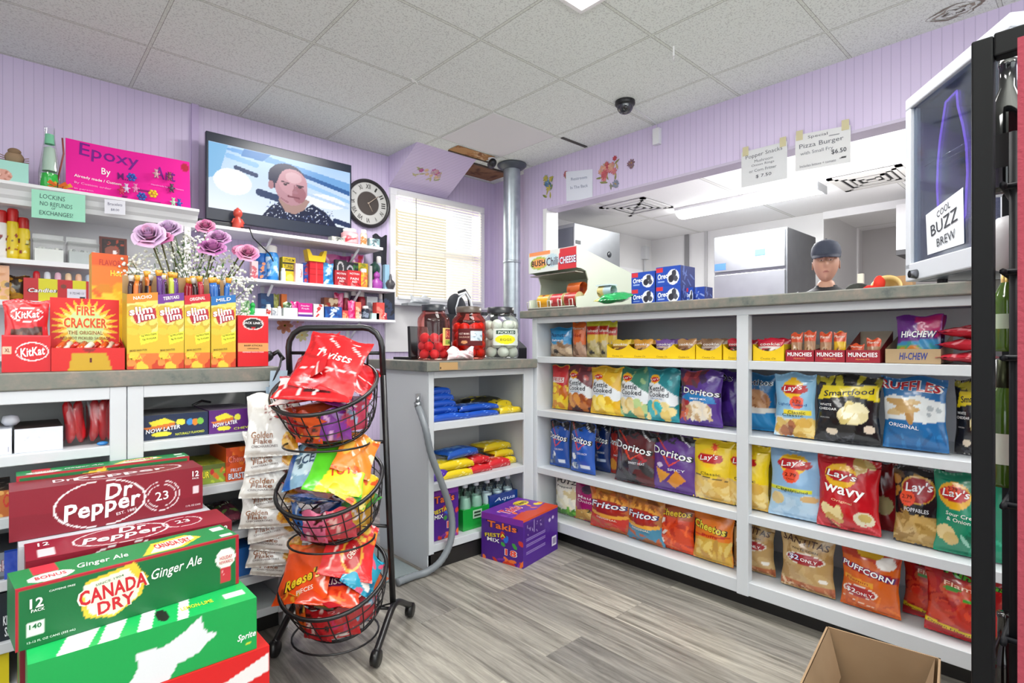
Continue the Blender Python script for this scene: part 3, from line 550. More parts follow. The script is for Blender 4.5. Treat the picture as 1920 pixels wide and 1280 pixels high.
BAGS += [
 ('d', 1002, 1064, 788, 1, 2.08, 'blue cool ranch style chip bag in the left corner of the third shelf', doritos('1d4fa8', 0, 'COOL RANCH', extra=[('b', 6, .1, .08, .4, .3, .09, .05, ['dfe6ee', '8ba0b8', '2a3f66'], 2), ('r', .55, .1, .85, .17, 'dfe6f2')])),
 ('d', 1061, 1112, 786, 1, 2.055, 'blue cool ranch style chip bag, second and furthest forward of its row', doritos('1f55b4', 0, 'COOL RANCH', extra=[('b', 6, .05, .12, .35, .4, .09, .05, ['e8eef2', '90a4bc', '35507c'], 5), ('r', .5, .1, .85, .17, 'dfe6f2')])),
 ('d', 1104, 1142, 792, 1, 2.16, 'dark blue chip bag in the gap behind the second blue one', doritos('16306c', 0, 'COOL RANCH', extra=[('r', .4, .2, .85, .27, 'b8c4dc')])),
 ('d', 1138, 1172, 798, 1, 2.17, 'red chip bag standing behind the black and red one', doritos('a62a1e', 0, 'NACHO', extra=[('e', .3, .2, .3, .12, 'd9902f')])),
 ('d', 1143, 1228, 803, 1, 2.06, 'black and dark red chip bag with charcoal chips', doritos('5a2227', 0, 'SWEET HEAT', extra=[('b', 30, .08, .03, .9, .42, .15, .07, ['2c2a30', '3e3c44', '211f24', '55525a'], 4), ('b', 6, .6, .4, .95, .6, .1, .03, ['a8222c', '7c1a24'], 4)])),
 ('d', 1213, 1308, 806, 1, 2.06, 'purple spicy chip bag with two orange tortilla chips', doritos('5c3188', 0, 'SPICY', extra=[('p', [(.12, .40), (.48, .32), (.22, .12)], 'e09a34'), ('p', [(.40, .18), (.62, .40), (.80, .24), (.55, .08)], 'd98a2b'), ('e', .22, .45, .08, .04, 'd9cbe8')])),
 ('y', 1290, 1374, 824, 1, 2.06, 'yellow classic chip bag left of the shelf post', lays('f0cf1c', 'd8b878', 'Classic', '5a4a08', [('s', .58, .88, .04, .10, 8, 'ee4a28'), ('l', .05, .42, .9, .36, .02, '3a3428')], lowv=.40, sun=(.46, .70))),
 ('y', 1350, 1440, 830, 1, 2.065, 'yellow classic chip bag directly behind the shelf post', lays('f0cf1c', 'd8b878', 'Classic', '5a4a08', [('s', .52, .82, .04, .13, 8, 'ee4a28')], lowv=.40, sun=(.42, .72))),
 ('y', 1412, 1452, 838, 1, 2.18, 'yellow chip bag squeezed behind the light blue one', lays('d9c522', 'c0a860', 'Classic', '5a4a08')),
 ('l', 1432, 1542, 846, 1, 2.06, "light blue chip bag with orange price sticker, above the tan tortilla bags", lays('8fb9e0', 'a9cbe6', 'Lightly Salted', '21446e', [('r', 0, .40, .85, .46, 'd9dc3a'), T('Classic', .35, .43, .4, .04, '4a5a20'), ('e', .18, .28, .14, .09, 'dcc48c'), ('e', .80, .32, .16, .05, 'd8b27a')] + sticker(.44, .63, .17), sun=(.46, .80), lowv=.36, chips=('a9cbe6', 'bcd8ee'))),
 ('w', 1522, 1652, 858, 1, 2.055, 'big red wavy chip bag', [('f', 'bf1420'), ('b', 5, .62, .82, .85, .95, .1, .06, ['dbc483', 'c8a85c', 'e6d49c'], 4), ('e', .40, .74, .27, .16, 'f4bd1e'), ('e', .42, .74, .25, .075, 'c4161f'), T("Lay's", .42, .74, .50, .12, 'ffffff', b=.03, r=-6, sh=.15, o='8f0e18'), T('wavy', .46, .52, .68, .15, 'ffffff', b=.03, r=-6), T('Original', .44, .40, .34, .04, 'f0c8a0', r=-6), ('b', 9, .05, .06, .45, .32, .13, .07, ['e0bf78', 'c9a055', 'f0dca0'], 6), ('e', .78, .20, .16, .10, 'e4dcc0'), ('e', .80, .22, .10, .06, 'cdb46a'), ('b', 6, 0, 0, 1, .06, .15, .02, ['8c0e18', 'dd4450'], 4)]),
 ('w', 1626, 1684, 868, 1, 2.17, 'dark red wavy chip bag behind the big red one', [('f', '8e1018'), ('e', .55, .38, .35, .14, 'b9a878'), ('e', .5, .7, .3, .12, '7a0d14')]),
 ('b', 1668, 1772, 878, 1, 2.075, 'black and tan chip bag with orange price sticker', [('f', '17161a'), ('p', [(0, .38), (1, .40), (1, 0), (0, 0)], 'b08c4a'), ('b', 20, .05, .03, .95, .36, .3, .03, ['c4a05c', '9c7838', 'd0b070'], 4), ('e', .52, .72, .36, .18, 'c79a3a'), ('e', .52, .71, .33, .16, '9c1a22'), T("Lay's", .54, .74, .58, .15, 'eceaf0', b=.04, r=6, sh=.2), T('POPPABLES', .5, .46, .5, .05, 'dcdce4', b=.02), ('b', 5, 0, .6, .15, .95, .1, .05, ['a8742c', '5a4420'], 4)] + sticker(.30, .60, .17)),
 ('g', 1742, 1896, 888, 1, 2.06, 'green sour cream chip bag beside the black rack post', [('f', '0f8a68'), ('e', .30, .72, .24, .16, 'f0b41e'), ('e', .30, .74, .22, .09, 'c4161f'), T("Lay's", .32, .74, .40, .12, 'ffffff', b=.03, sh=.2), T('Sour Cream', .42, .50, .5, .045, 'f0f4f0', r=-4), T('& Onion', .36, .44, .34, .045, 'f0f4f0', r=-4), ('e', .16, .26, .15, .10, 'e6cf94'), ('e', .24, .20, .12, .08, 'd8ba74'), ('b', 6, .4, .05, .9, .3, .12, .03, ['2aa884', '0c6c52', '9fd8c4'], 4)] + sticker(.28, .78, .10)),
 ('u', 1033, 1082, 888, 2, 2.10, 'white and green popcorn bag with black lettering on the bottom shelf', [('f', 'e4e2d6'), ('r', 0, 0, 1, .18, '4f9a2c'), ('b', 22, .05, .2, .95, .6, .14, .06, ['efe8cc', 'd8c898', 'f7f3e0'], 3), ('b', 8, .1, .02, .9, .2, .1, .05, ['6fb83e', '3c7c20'], 3), T('PUTZ', .55, .87, .8, .1, '16171a', b=.04), T('Popped', .5, .74, .6, .06, '1c2a3a'), ('e', .3, .93, .2, .04, '8a8a80')]),
 ('m', 1068, 1134, 900, 2, 2.10, 'magenta snack bag beside the white and green popcorn', [('f', 'a31c66'), ('p', [(0, .22), (.55, .36), (1, .16), (1, 0), (0, 0)], 'd4a24c'), ('b', 14, .05, .02, .95, .2, .14, .06, ['e4bf6c', 'c08c3a'], 3), ('e', .46, .80, .17, .10, '3b3048'), T('Maui', .44, .62, .5, .07, 'f2dde8'), T('Onion', .48, .53, .6, .07, 'f2dde8'), T('2', .58, .32, .14, .08, '2f3a1c', b=.03)]),
 ('f', 1098, 1186, 918, 2, 2.07, 'orange and red corn chip bag, leftmost of the corn chips', None),
 ('f', 1160, 1204, 926, 2, 2.17, 'brown corn chip bag in the gap between the front corn chip bags', None),
 ('f', 1166, 1244, 930, 2, 2.06, 'blue and grey corn twist bag', None),
 ('c', 1222, 1298, 944, 2, 2.07, 'red hot crunchy cheese snack bag', [('f', 'd2421c'), ('p', [(0, .72), (1, .68), (1, 1), (0, 1)], 'b5562a'), T('Cheetos', .52, .80, .80, .13, 'e8c22c', b=.05, o='3a2a10', r=4), ('b', 40, .03, .03, .97, .62, .16, .035, ['e8501c', 'c9360f', 'f26a2c', 'b52a12'], 4), ('b', 4, .1, .15, .5, .6, .09, .05, ['e9d5c8', 'f2e4da'], 8)]),
 ('c', 1290, 1372, 958, 2, 2.065, 'orange puffed cheese snack bag', [('f', 'e87a18'), ('r', 0, .6, 1, .5, 'e23c16'), ('p', [(0, .44), (.3, .5), (1, .46), (1, 0), (0, 0)], 'd9a838'), T('Cheetos', .46, .70, .84, .15, 'e9d436', b=.06, o='4a3512', ow=.06, r=-6), T('Puffs', .5, .54, .4, .06, 'c22a14', b=.03), ('b', 24, .05, .04, .95, .36, .18, .05, ['d9b04a', 'c4933a', 'e8c86a'], 6), ('l', .05, .52, .95, .56, .03, 'c9301a')]),
 ('c', 1360, 1398, 968, 2, 2.19, 'dark brown snack bag behind the puffed cheese bag', [('f', '4a2f1c'), ('b', 12, 0, 0, 1, 1, .2, .08, ['6a4526', '33201a', 'a85a24'], 3)]),
 ('n', 1364, 1452, 980, 2, 2.10, 'tan tortilla chip bag with red price oval behind the shelf post', None),
 ('n', 1454, 1566, 998, 2, 2.065, 'tan tortilla chip bag with red price oval right of the shelf post', None),
 ('p', 1566, 1690, 1026, 2, 2.06, 'orange puffcorn snack bag on the bottom shelf', [('f', 'd9641c'), ('p', [(0, 1), (1, 1), (1, .80), (0, .86)], 'c23a1a'), ('e', .5, .95, .22, .08, 'f2c02c'), ('e', .78, .84, .16, .09, 'eeeae4'), ('p', [(.0, .78), (1, .66), (1, .54), (0, .68)], 'a81e2a'), T('PUFFCORN', .48, .67, .88, .085, 'ffffff', b=.04, r=-10, o='4a1f6a'), ('p', [(.05, .56), (.6, .50), (.6, .43), (.05, .49)], 'e8a02c'), T('Flamin', .32, .50, .4, .04, 'b22a18', r=-5), ('e', .36, .32, .30, .09, 'b02226'), ('o', .36, .32, .32, .10, .12, 'f2e8e0'), T('$2', .22, .32, .18, .08, 'ffffff', b=.03), T('ONLY', .46, .31, .28, .05, 'ffffff', b=.02), ('l', .05, .18, .6, .10, .02, 'f6d9b8'), ('b', 8, .1, .02, .9, .2, .14, .02, ['ea7a2a', 'c2500f'], 3)]),
 ('o', 1684, 1812, 1052, 2, 2.14, 'red onion ring snack bag standing behind the frontmost one', None),
 ('o', 1722, 1898, 1062, 2, 2.055, 'red onion ring snack bag with green peppers, nearest to the cardboard box', None),
]
def FRIT(c1, c2): return [('f', c1), ('e', .45, .66, .50, .2, 'd9862c'), ('e', .45, .66, .44, .15, 'e8a23c'), ('b', 12, .2, .86, .9, .98, .2, .04, ['a8621c', '8a4a18', 'c8822e'], 3), ('r', 0, 0, 1, .42, c2), ('e', .45, .42, .5, .09, 'e6a436'), ('e', .45, .47, .44, .06, '9c2218'), ('e', .45, .60, .46, .13, 'a82318'), T('Fritos', .47, .62, .82, .14, 'f7f7fa', b=.035, r=3, sh=.15, o='2a2f6a'), T('ORIGINAL', .46, .31, .5, .04, 'f8e8d0', b=.02), ('b', 16, .05, .02, .95, .24, .14, .05, [c2, c1, 'b5582c'], 5)]
def SANT(): return [('f', 'b8955f'), ('b', 40, .03, .18, .97, .95, .16, .07, ['c8a873', 'a8824c', 'bd9a66'], 4), T('SANTITAS', .5, .86, .86, .11, '4a2818', b=.03, r=-5), T('WHITE CORN', .5, .73, .5, .035, '3a2a1c', b=.02, r=-4), ('e', .50, .58, .38, .10, 'e8e0d4'), ('e', .50, .58, .35, .085, 'a0222c'), T('$2', .32, .59, .2, .09, 'f4f0ff', b=.04, o='3a3a8a'), T('ONLY', .60, .57, .3, .05, 'ffffff', b=.02, r=-4), ('r', 0, .03, 1, .16, 'b8683c'), ('b', 24, .02, .03, .98, .15, .06, .02, ['d99a6a', '9c4f28', 'e8c8a0'], 7), ('e', .84, .26, .08, .04, 'f2eee6')]
def ONION(): return [('f', 'b3161c'), ('b', 30, .02, .2, .98, .85, .12, .08, ['c22a1c', '9c1414', 'd4452a'], 4), ('o', .28, .50, .24, .14, .35, 'c23a22'), ('o', .66, .42, .22, .14, .35, 'b52a1c'), ('o', .38, .72, .2, .1, .35, 'd05a3a'), ('e', .35, .74, .12, .03, '3a9a2c'), ('e', .62, .62, .13, .03, '3fa52e'), T('Funyuns', .62, .90, .7, .10, '58b82c', b=.06, o='1c4a14', r=-6), T('Flamin', .5, .78, .5, .06, 'ffdcc0', b=.02, r=-6), ('p', [(0, .21), (1, .13), (1, .07), (0, .15)], 'f2d21c'), T('Onion Flavored Rings', .5, .14, .9, .045, '6a2a10', b=.02, r=-4.5), ('r', 0, 0, 1, .05, 'c91420')]
for i, b in enumerate(BAGS):
    if b[7] is None:
        l = {'f': FRIT('c2601f', 'c8281c') if 'orange' in b[6] else (FRIT('7a3f1c', 'a8301c') if 'brown' in b[6] else FRIT('a8622c', '3f86a8')), 'n': SANT(), 'o': ONION()}[b[0]]
        BAGS[i] = b[:7] + (l,)
RZ = {0: SZ[1], 1: SZ[2], 2: SZ[3]}
for i, (ty, p0, p1, yt, row, x, lab, L) in enumerate(BAGS):
    y0 = min(on(p0, 650, x=x).y, 1.985); y1 = on(p1, 650, x=x).y; z0 = RZ[row] + .001
    zt = on((p0 + p1) / 2, yt, x=x + .02).z; w = abs(y0 - y1) * .935; lim = [SZ[0], SZ[1], SZ[2]][row] - .036
    h = min(zt, lim - .012) - z0; t = min(.44 * w, .075)
    k = bag_mesh(w, h, t, L, seed=i * 7 + 3, wr=1.5, nu=max(22, int((p1 - p0) * .5)), nv=max(30, int(h * 230)))
    tilt = RR.uniform(.01, .05) if x < 2.1 else .0
    o = k.build('snack_bag', FILM, loc=(x + t * .4, (y0 + y1) / 2, z0 + t / 2 * sin(tilt) + .003), rz=-pi / 2 + RR.uniform(-.05, .05), rx=-tilt)
    tag(o, lab, 'snack bag')
# ------------------------------------------------------------------ top shelf of the snack wall
z0 = SZ[0] + .001
def rplace(p0, p1, x): y0 = min(on(p0, 650, x=x).y, 1.985); y1 = on(p1, 650, x=x).y; return (y0 + y1) / 2, abs(y0 - y1)
for j, (p0, p1, yt, lab, L) in enumerate([
   (1024, 1068, 614, 'blue bag of salted peanuts at the left end of the top shelf', [('f', '2f8cc4'), ('r', 0, 0, 1, .4, 'b59a80'), ('b', 16, .05, .02, .95, .42, .14, .08, ['c8ac8c', '8c6a4c', 'd8c0a0'], 3), T('Peanuts', .5, .74, .7, .13, '123a66', b=.02), T('Salted', .5, .56, .5, .07, 'e8f0f8'), ('e', .4, .17, .14, .07, '2a1c14')]),
   (1068, 1094, 604, 'orange tube of peanuts beside the blue peanut bag', [('f', 'd9662a'), ('r', 0, 0, 1, .35, 'b08a74'), ('b', 12, .05, .02, .95, .36, .2, .06, ['c09a80', '7c5a44'], 3), T('Planters', .5, .82, .8, .07, 'f6e8d0'), T('Hot', .5, .62, .6, .1, 'a02a18', b=.03)]),
   (1094, 1120, 601, 'yellow and red peanut tube, first of the three', None), (1117, 1138, 600, 'yellow and red peanut tube, middle of the three', None), (1134, 1152, 603, 'yellow and red peanut tube, last of the three before the yellow cartons', None)]):
    if L is None: L = [('f', 'd8b43c'), ('r', 0, .62, 1, .84, 'b8281c'), ('r', 0, .84, 1, 1, 'c8c83a'), T('Salted', .5, .72, .8, .08, 'f6ead8'), ('r', 0, 0, 1, .38, 'b8a870'), ('b', 12, .05, .02, .95, .4, .2, .06, ['c9b98c', '8c7a50'], 3), ('e', .5, .12, .2, .05, '2a241c')]
    y, w = rplace(p0, p1, 2.09); h = on((p0 + p1) / 2, yt, x=2.1).z - z0
    tag(bag_mesh(w, h, w * .5, L, seed=j + 70, nu=20, nv=30).build('peanut_bag', FILM, loc=(2.115, y, z0), rz=-pi / 2), lab, 'snack bag')
def pouch(w, h, L, parent, x, y, z, t=.025, seed=1, rx=0, name='pouch'):
    return bag_mesh(w, h, t, L, seed=seed, nu=18, nv=22).build(name, FILM, parent, loc=(x, y, z), rx=rx)
def carton(name, lab, cat, p0, p1, yfront, x, col, cut, frontL, depth=.16, backh=None, group=None, interior='c9a468'):
    """open display carton with a scooped front panel"""
    y, w = rplace(p0, p1, x); hf = on((p0 + p1) / 2, yfront, x=x).z - z0; t = thing(name, lab, cat, (x, y, z0), -pi / 2, group)
    k = M(); nn = 24
    def P(U, V):
        top = hf * (1 - cut * (np.clip(np.sin(pi * U), 0, 1) ** .8)); return np.stack([(U - .5) * w, np.zeros_like(U), V * top], 1)
    k.panel(P, frontL, 26, 14, w / hf, .0006)
    for s in (-1, 1):
        k.add([(s * w / 2, 0, 0), (s * w / 2, depth, 0), (s * w / 2, depth, backh or hf), (s * w / 2, 0, hf)], [(0, 1, 2, 3)], hx(col))
    k.add([(-w / 2, depth, 0), (w / 2, depth, 0), (w / 2, depth, backh or hf), (-w / 2, depth, backh or hf)], [(0, 1, 2, 3)], hx(interior))
    k.add([(-w / 2, 0, .001), (w / 2, 0, .001), (w / 2, depth, .001), (-w / 2, depth, .001)], [(0, 1, 2, 3)], hx(interior))
    k.build('carton', CARD, t); return t, w, hf
for j, (p0, p1, lab, c) in enumerate([(1138, 1179, 'yellow cookie carton nearest the peanut tubes', ('e8c23a', '8a5a2c')), (1179, 1221, 'yellow cookie carton with orange topped cookie pouch', ('e0a03c', 'c8985c')), (1221, 1262, 'yellow cookie carton with a purple and white pouch', ('7c5aa0', 'd0b8a0')),
       (1262, 1303, 'yellow cookie carton fourth from the left, its pouch brown', ('b88a5c', '8c6040')), (1305, 1353, 'yellow cookie carton standing apart with brown pouches', ('8c6a50', 'c8b8b0')), (1356, 1396, 'yellow cookie carton with red pouch just left of the post', ('c22a3c', '3a2020')), (1412, 1470, 'yellow cookie carton with red and white pouch just right of the post', ('c8243c', 'e8dcd8'))]):
    fr = [('f', 'f0c814'), T('Cookie Co.', .5, .22, .5, .2, '8a6c10', sh=.3)]
    t, w, hf = carton('cookie_carton', lab, 'snack carton', p0, p1, 645, 2.056, 'e4bc12', .42, fr, depth=.2)
    for q in range(3):
        L = [('f', c[0]), ('r', 0, .3, 1, .62, c[1]), ('e', .5, .35, .38, .22, c[1]), ('b', 8, .2, .15, .8, .5, .08, .06, ['5a3a28', c[0]], q), T('cookie', .5, .72, .75, .14, 'f8f4f0', b=.02)]
        pouch(w * .88, .078, L, t, 0, .018 + q * .055, .004, .03, seed=j * 3 + q, rx=-.12, name='cookie_pouch')
for j, (p0, p1, n, lab) in enumerate([(1473, 1526, 2, 'red peanut display carton with two tall packs, left of three'), (1528, 1584, 2, 'red peanut display carton holding one yellow pack, middle of three'), (1586, 1650, 2, 'red peanut display carton nearly empty with kraft back showing, right of three')]):
    fr = [('f', '9c1a2c'), T('MUNCHIES', .5, .62, .86, .36, 'ffffff', b=.04, arc=.0), T('PEANUTS', .5, .25, .4, .12, 'e89a5c')]
    t, w, hf = carton('peanut_carton', lab, 'snack carton', p0, p1, 656, 2.05, '8a1626', .0, fr, depth=.16, backh=(.105 if j == 2 else .06), interior='b8a890')
    for q in range(2):
        yel = (j == 1 and q == 1); hh = [.098, .104, .098, .1, .058, .075][j * 2 + q]
        L = [('f', 'f0c020' if yel else 'b88a68'), ('r', 0, .68, 1, 1, 'd8502a'), T('Planter', .5, .83, .8, .10, 'f8e8d8'), ('e', .5, .35, .3, .16, 'c9a078' if not yel else 'e8b010'), ('b', 5, .35, .25, .65, .45, .09, .05, ['8a5a38', 'e0c8a8'], q)]
        pouch(w * .44, hh, L, t, (q - .5) * w * .48, .03, .003, .02, seed=j * 5 + q, rx=-.08, name='peanut_pack')
y, w = rplace(1660, 1764, 2.06)
t = thing('chew_candy_carton', 'kraft carton of purple and green fruit chew bags', 'candy carton', (2.06, y, z0), -pi / 2)
k = M(); hf = .045; k.quad((-w / 2, 0, 0), (w / 2, 0, 0), (w / 2, 0, hf), (-w / 2, 0, hf), [('f', 'b59a74'), T('HI-CHEW', .52, .5, .52, .5, '2a3a8a', b=.05, sh=.2)])
k.box(-w / 2, 0.001, 0, w / 2, .2, .002, 'a88c66'); k.add([(-w / 2, 0, 0), (-w / 2, .2, 0), (-w / 2, .2, .1), (-w / 2, .06, .06), (-w / 2, 0, hf)], [(0, 1, 2, 3, 4)], hx('b59a74')); k.add([(w / 2, 0, 0), (w / 2, .2, 0), (w / 2, .2, .1), (w / 2, .06, .06), (w / 2, 0, hf)], [(0, 1, 2, 3, 4)], hx('a3876a'))
k.build('carton', CARD, t)
for q in range(2):
    L = [('f', '6a2c88'), ('p', [(.4, 1), (1, 1), (1, .5), (.5, .6)], 'b8286c'), ('p', [(0, .4), (1, .5), (1, 0), (0, 0)], '2f8cc0'), ('p', [(0, .32), (.5, .36), (.8, .1), (0, 0)], '6cb04a'), ('b', 10, .1, .05, .9, .35, .12, .05, ['7cc04e', 'e08a2c', 'd8e04a', '2f9a9a'], 4), T('HI-CHEW', .5, .58, .8, .14, 'ffffff', b=.05, sh=.2, o='1c2a7a')]
    pouch(w * .86, .145, L, t, .01, .03 + q * .06, .006, .03, seed=q + 4, rx=-.1, name='candy_bag')
for q in range(3):
    y, w = rplace(1758, 1872, 2.10)
    k = bag_mesh(w, .13, .036, [('f', 'd23a4a'), ('b', 16, 0, 0, 1, 1, .22, .03, ['e8707c', 'b81c2c', 'f0a0a8', 'c22a3a'], q + 2)], seed=q + 30, nu=30, nv=24, wr=1.6)
    o = k.build('candy_pack', FILM, loc=(2.06, y + RR.uniform(-.008, .008), z0 + .020 + q * .037), rz=-pi / 2, rx=-pi / 2 + .0)
    o.location = (2.055, y, z0 + .02 + q * .038); tag(o, ['red candy pack at the bottom of the pile by the black post', 'red candy pack in the middle of the pile by the black post', 'red candy pack on top of the pile by the black post'][q], 'candy pack')
# ================================================================== register counter goods
CT = .929                                           # counter top height
def cbox(name, lab, cat, p0, p1, yt, yplane, zb, depth, col, front=None, side=None, top=None, n=44, group=None, h=None, rz=0):
    x0, x1 = on(p0, 650, y=yplane).x, on(p1, 650, y=yplane).x; h = h or on((p0 + p1) / 2, yt, y=yplane).z - zb
    k = M(); k.pbox(x1 - x0, depth, h, col, front=front, left=side, right=side, top=top, n=n)
    return tag(k.build(name, CARD, loc=((x0 + x1) / 2, yplane, zb + .0005), rz=rz), lab, cat, group)
# kit kat style packs -------------------------------------------------
t = thing('chocolate_bar_carton', 'red chocolate wafer bar carton at the left end of the counter', 'candy carton', (on(50, 650, y=1.99).x, 1.99, CT))
w = on(96, 650, y=1.99).x - on(4, 650, y=1.99).x
LK = [('f', 'c8141e'), ('l', .05, .97, .95, .97, .02, 'e8505a')]
k = M(); k.quad((-w / 2, 0, 0), (w / 2, 0, 0), (w / 2, 0, .10), (-w / 2, 0, .10), LK + [('e', .62, .55, .34, .26, 'f4e8e8'), ('e', .62, .55, .32, .23, 'c8141e'), T('KitKat', .62, .55, .52, .24, 'ffffff', b=.05, r=8, sh=.2), ('r', .02, .5, .2, .68, 'f0b89c'), T('XL', .11, .59, .10, .10, '5a1a10', b=.02)], 40)
k.box(-w / 2, .001, 0, w / 2, .09, .098, 'b0121a'); k.build('carton', CARD, t)
L2 = LK + [('p', [(.12, .12), (.88, .18), (.86, .46), (.14, .40)], '4a2416'), ('b', 6, .2, .2, .8, .4, .05, .05, ['7a4a30', '5c3020'], 3), ('e', .5, .70, .38, .15, 'f4e8e8'), ('e', .5, .70, .36, .13, 'c8141e'), T('KitKat', .5, .70, .56, .15, 'ffffff', b=.05, r=6, sh=.2)]
for q in range(2): bag_mesh(w * .96, .135, .022, L2, seed=q, nu=34, nv=36).build('bar_pack', FILM, t, loc=(0, .03 + q * .028, .062), rx=-.04)
# fire cracker --------------------------------------------------------
yp = 1.985; x0, x1 = on(96, 650, y=yp).x, on(234, 650, y=yp).x; w = x1 - x0; hh = on(165, 560, y=yp + .1).z - CT
t = thing('sausage_snack_carton', 'red hot sausage display carton with starburst back panel', 'snack carton', ((x0 + x1) / 2, yp, CT))
SB = [('f', 'd81a18'), ('s', .5, .55, .30, .50, 26, 'e8b21c'), ('s', .5, .55, .24, .40, 20, 'f2e07a'), ('e', .5, .55, .27, .28, 'c9e0a0'), ('e', .5, .18, .26, .10, 'e08a2c'), ('e', .5, .23, .22, .05, 'b03a1c'),
      T('FIRE', .5, .80, .26, .15, 'd8481c', b=.06, o='f2e27a'), T('CRACKER', .5, .60, .62, .16, 'd8481c', b=.06, o='f2e27a'), T('THE ORIGINAL', .5, .44, .5, .06, '7a4a12', b=.03, o='f2e6a0'), T('RED HOT PICKLED SAUSAGE', .5, .35, .72, .045, '7a4a12', b=.02)]
k = M(); k.quad((-w / 2 * .98, .10, .03), (w / 2 * .98, .10, .03), (w / 2 * .98, .10, hh), (-w / 2 * .98, .10, hh), SB, 70); k.box(-w / 2 * .98, .101, 0, w / 2 * .98, .104, hh, 'b8b0a0')
k.build('back_panel', CARD, t)
k = M(); k.quad((-w / 2, 0, 0), (w / 2, 0, 0), (w / 2, 0, .065), (-w / 2, 0, .065), [('f', 'cc1a18'), ('p', [(.22, 0), (.82, 0), (.74, .75), (.28, .8)], 'c0981c'), ('p', [(.38, 1), (.62, 1), (.5, .75)], '8a1a14'), T('1', .52, .45, .03, .2, '5a1a10', b=.05)], 40)
for s in (-1, 1): k.add([(s * w / 2, 0, 0), (s * w / 2, .10, 0), (s * w / 2, .10, .10), (s * w / 2, 0, .065)], [(0, 1, 2, 3)], hx('a8141a'))
k.box(-w / 2, .001, 0, w / 2, .10, .002, '8a1014'); k.build('tray', CARD, t)
for i in range(9):
    k = M(); xx = -w / 2 + .012 + i * (w - .02) / 9; k.tube([(xx, .02 + (i % 3) * .02, .06), (xx + .018, .05 + (i % 2) * .02, .078)], .008, ['d8501c', 'e8d8c8', 'c22818'][i % 3], 8)
    k.build('sausage_stick', FILM, t)
# slim jim row ----------------------------------------------------------
def slim(p0, p1, yt0, col, flav, nstk, lab, sc, yp=1.985, stick_lab=True):
    x0, x1 = on(p0, 650, y=yp).x, on(p1, 650, y=yp).x; w = x1 - x0; h = on((p0 + p1) / 2, yt0, y=yp).z - CT
    t = thing('jerky_stick_carton', lab, 'snack carton', ((x0 + x1) / 2, yp, CT))
    L = [('f', 'd2b02c'), ('b', 20, .05, .5, .95, .95, .3, .06, ['d8cc62', 'cdbb3a', 'dcd07a', 'c4a434'], 5), ('r', 0, 0, 1, .20, 'd9702c'), ('b', 12, .05, .02, .95, .25, .2, .06, ['d8601c', 'e08a3c', 'c23a1c', 'f0c03a'], 7), ('r', 0, .90, 1, 1, col), ('p', [(0, .87), (1, .90), (1, 1), (0, 1)], col), ('e', .72, .12, .22, .07, 'e0702c'),
         ('p', [(.14, .74), (.92, .80), (.96, .66), (.3, .60)], 'b52030'), T(flav, .5, .945, .6, .045, 'f6f0ea', b=.03, r=3), T('slim', .44, .775, .74, .105, 'f4f6fa', b=.06, o='a81c3a', ow=.03, r=7), T('jim', .60, .675, .58, .12, 'f4f6fa', b=.06, o='a81c3a', ow=.03, r=7),
         ('p', [(.40, .44), (.98, .49), (.98, .37), (.44, .32)], 'ece83a'), T('6g PROTEIN', .70, .445, .5, .028, '2a2a10', b=.02, r=7), T('0g SUGAR', .72, .395, .46, .028, '2a2a10', b=.02, r=7), T('SMOKED SNACK STICKS', .36, .25, .56, .024, '4a2a14', b=.02, r=3), T('MEGA', .28, .15, .4, .05, 'f2d23c', b=.04, r=3)]
    k = M()
    P = lambda U, V: np.stack([(U - .5) * w, 0 * U, V * (h * (.955 + .045 * U))], 1)
    k.panel(P, L, 44, 90, w / h, .0006)
    for s, c in ((-1, 'c9b02c'), (1, 'c9a02c')): k.add([(s * w / 2, 0, 0), (s * w / 2, .09, 0), (s * w / 2, .09, h), (s * w / 2, 0, h * (.955 if s < 0 else 1))], [(0, 1, 2, 3)], hx(c))
    k.add([(-w / 2, .09, 0), (w / 2, .09, 0), (w / 2, .09, h + .055), (-w / 2, .09, h + .055)], [(0, 1, 2, 3)], hx('a88458')); k.box(-w / 2, .001, 0, w / 2, .09, .002, 'a88458')
    k.build('carton', CARD, t)
    rg = random.Random(p0)
    for i in range(nstk):
        k = M(); fx = -w / 2 + .014 + (w - .028) * i / (nstk - 1); yy = rg.choice((.03, .05, .065)); top = h + rg.uniform(.035, .055)
        dx = rg.uniform(-.012, .012); cc = sc[i % len(sc)]
        prof = [(fx, yy, .02), (fx + dx * .6, yy, top - .02), (fx + dx, yy, top - .004)]
        k.tube(prof, [.0085, .0085, .0075], cc, 8); k.tube([(fx + dx, yy, top - .004), (fx + dx * 1.1, yy, top + .014)], [.0075, .0105], 'd8d0c8' if cc in ('3a1c18', '4a2018') else 'e0a030', 6)
        k.build('jerky_stick', FILM, t)
    return t
slim(238, 296, 546, 'd8821c', 'NACHO', 6, 'yellow jerky stick carton with orange band, leftmost of four in the row', ['3a1c18', 'd8701c', '4a2018', '3a1c18'])
slim(296, 345, 547, '6a2c8a', 'TERIYAKI', 5, 'yellow jerky stick carton with purple band', ['5a2c7a', '7a3a9a', '3a1c18', 'b8c23a'])
slim(346, 394, 549, 'c01a2c', 'ORIGINAL', 5, 'yellow jerky stick carton with red band', ['a81c2c', 'b8202c', '8a1c24', '3a1c18'])
slim(396, 442, 551, '1c6ab0', 'MILD', 5, 'yellow jerky stick carton with blue band and blue sticks', ['1f5aa8', '2a6ab8', '1c4c94', '2a68b4', '3a1c18'])
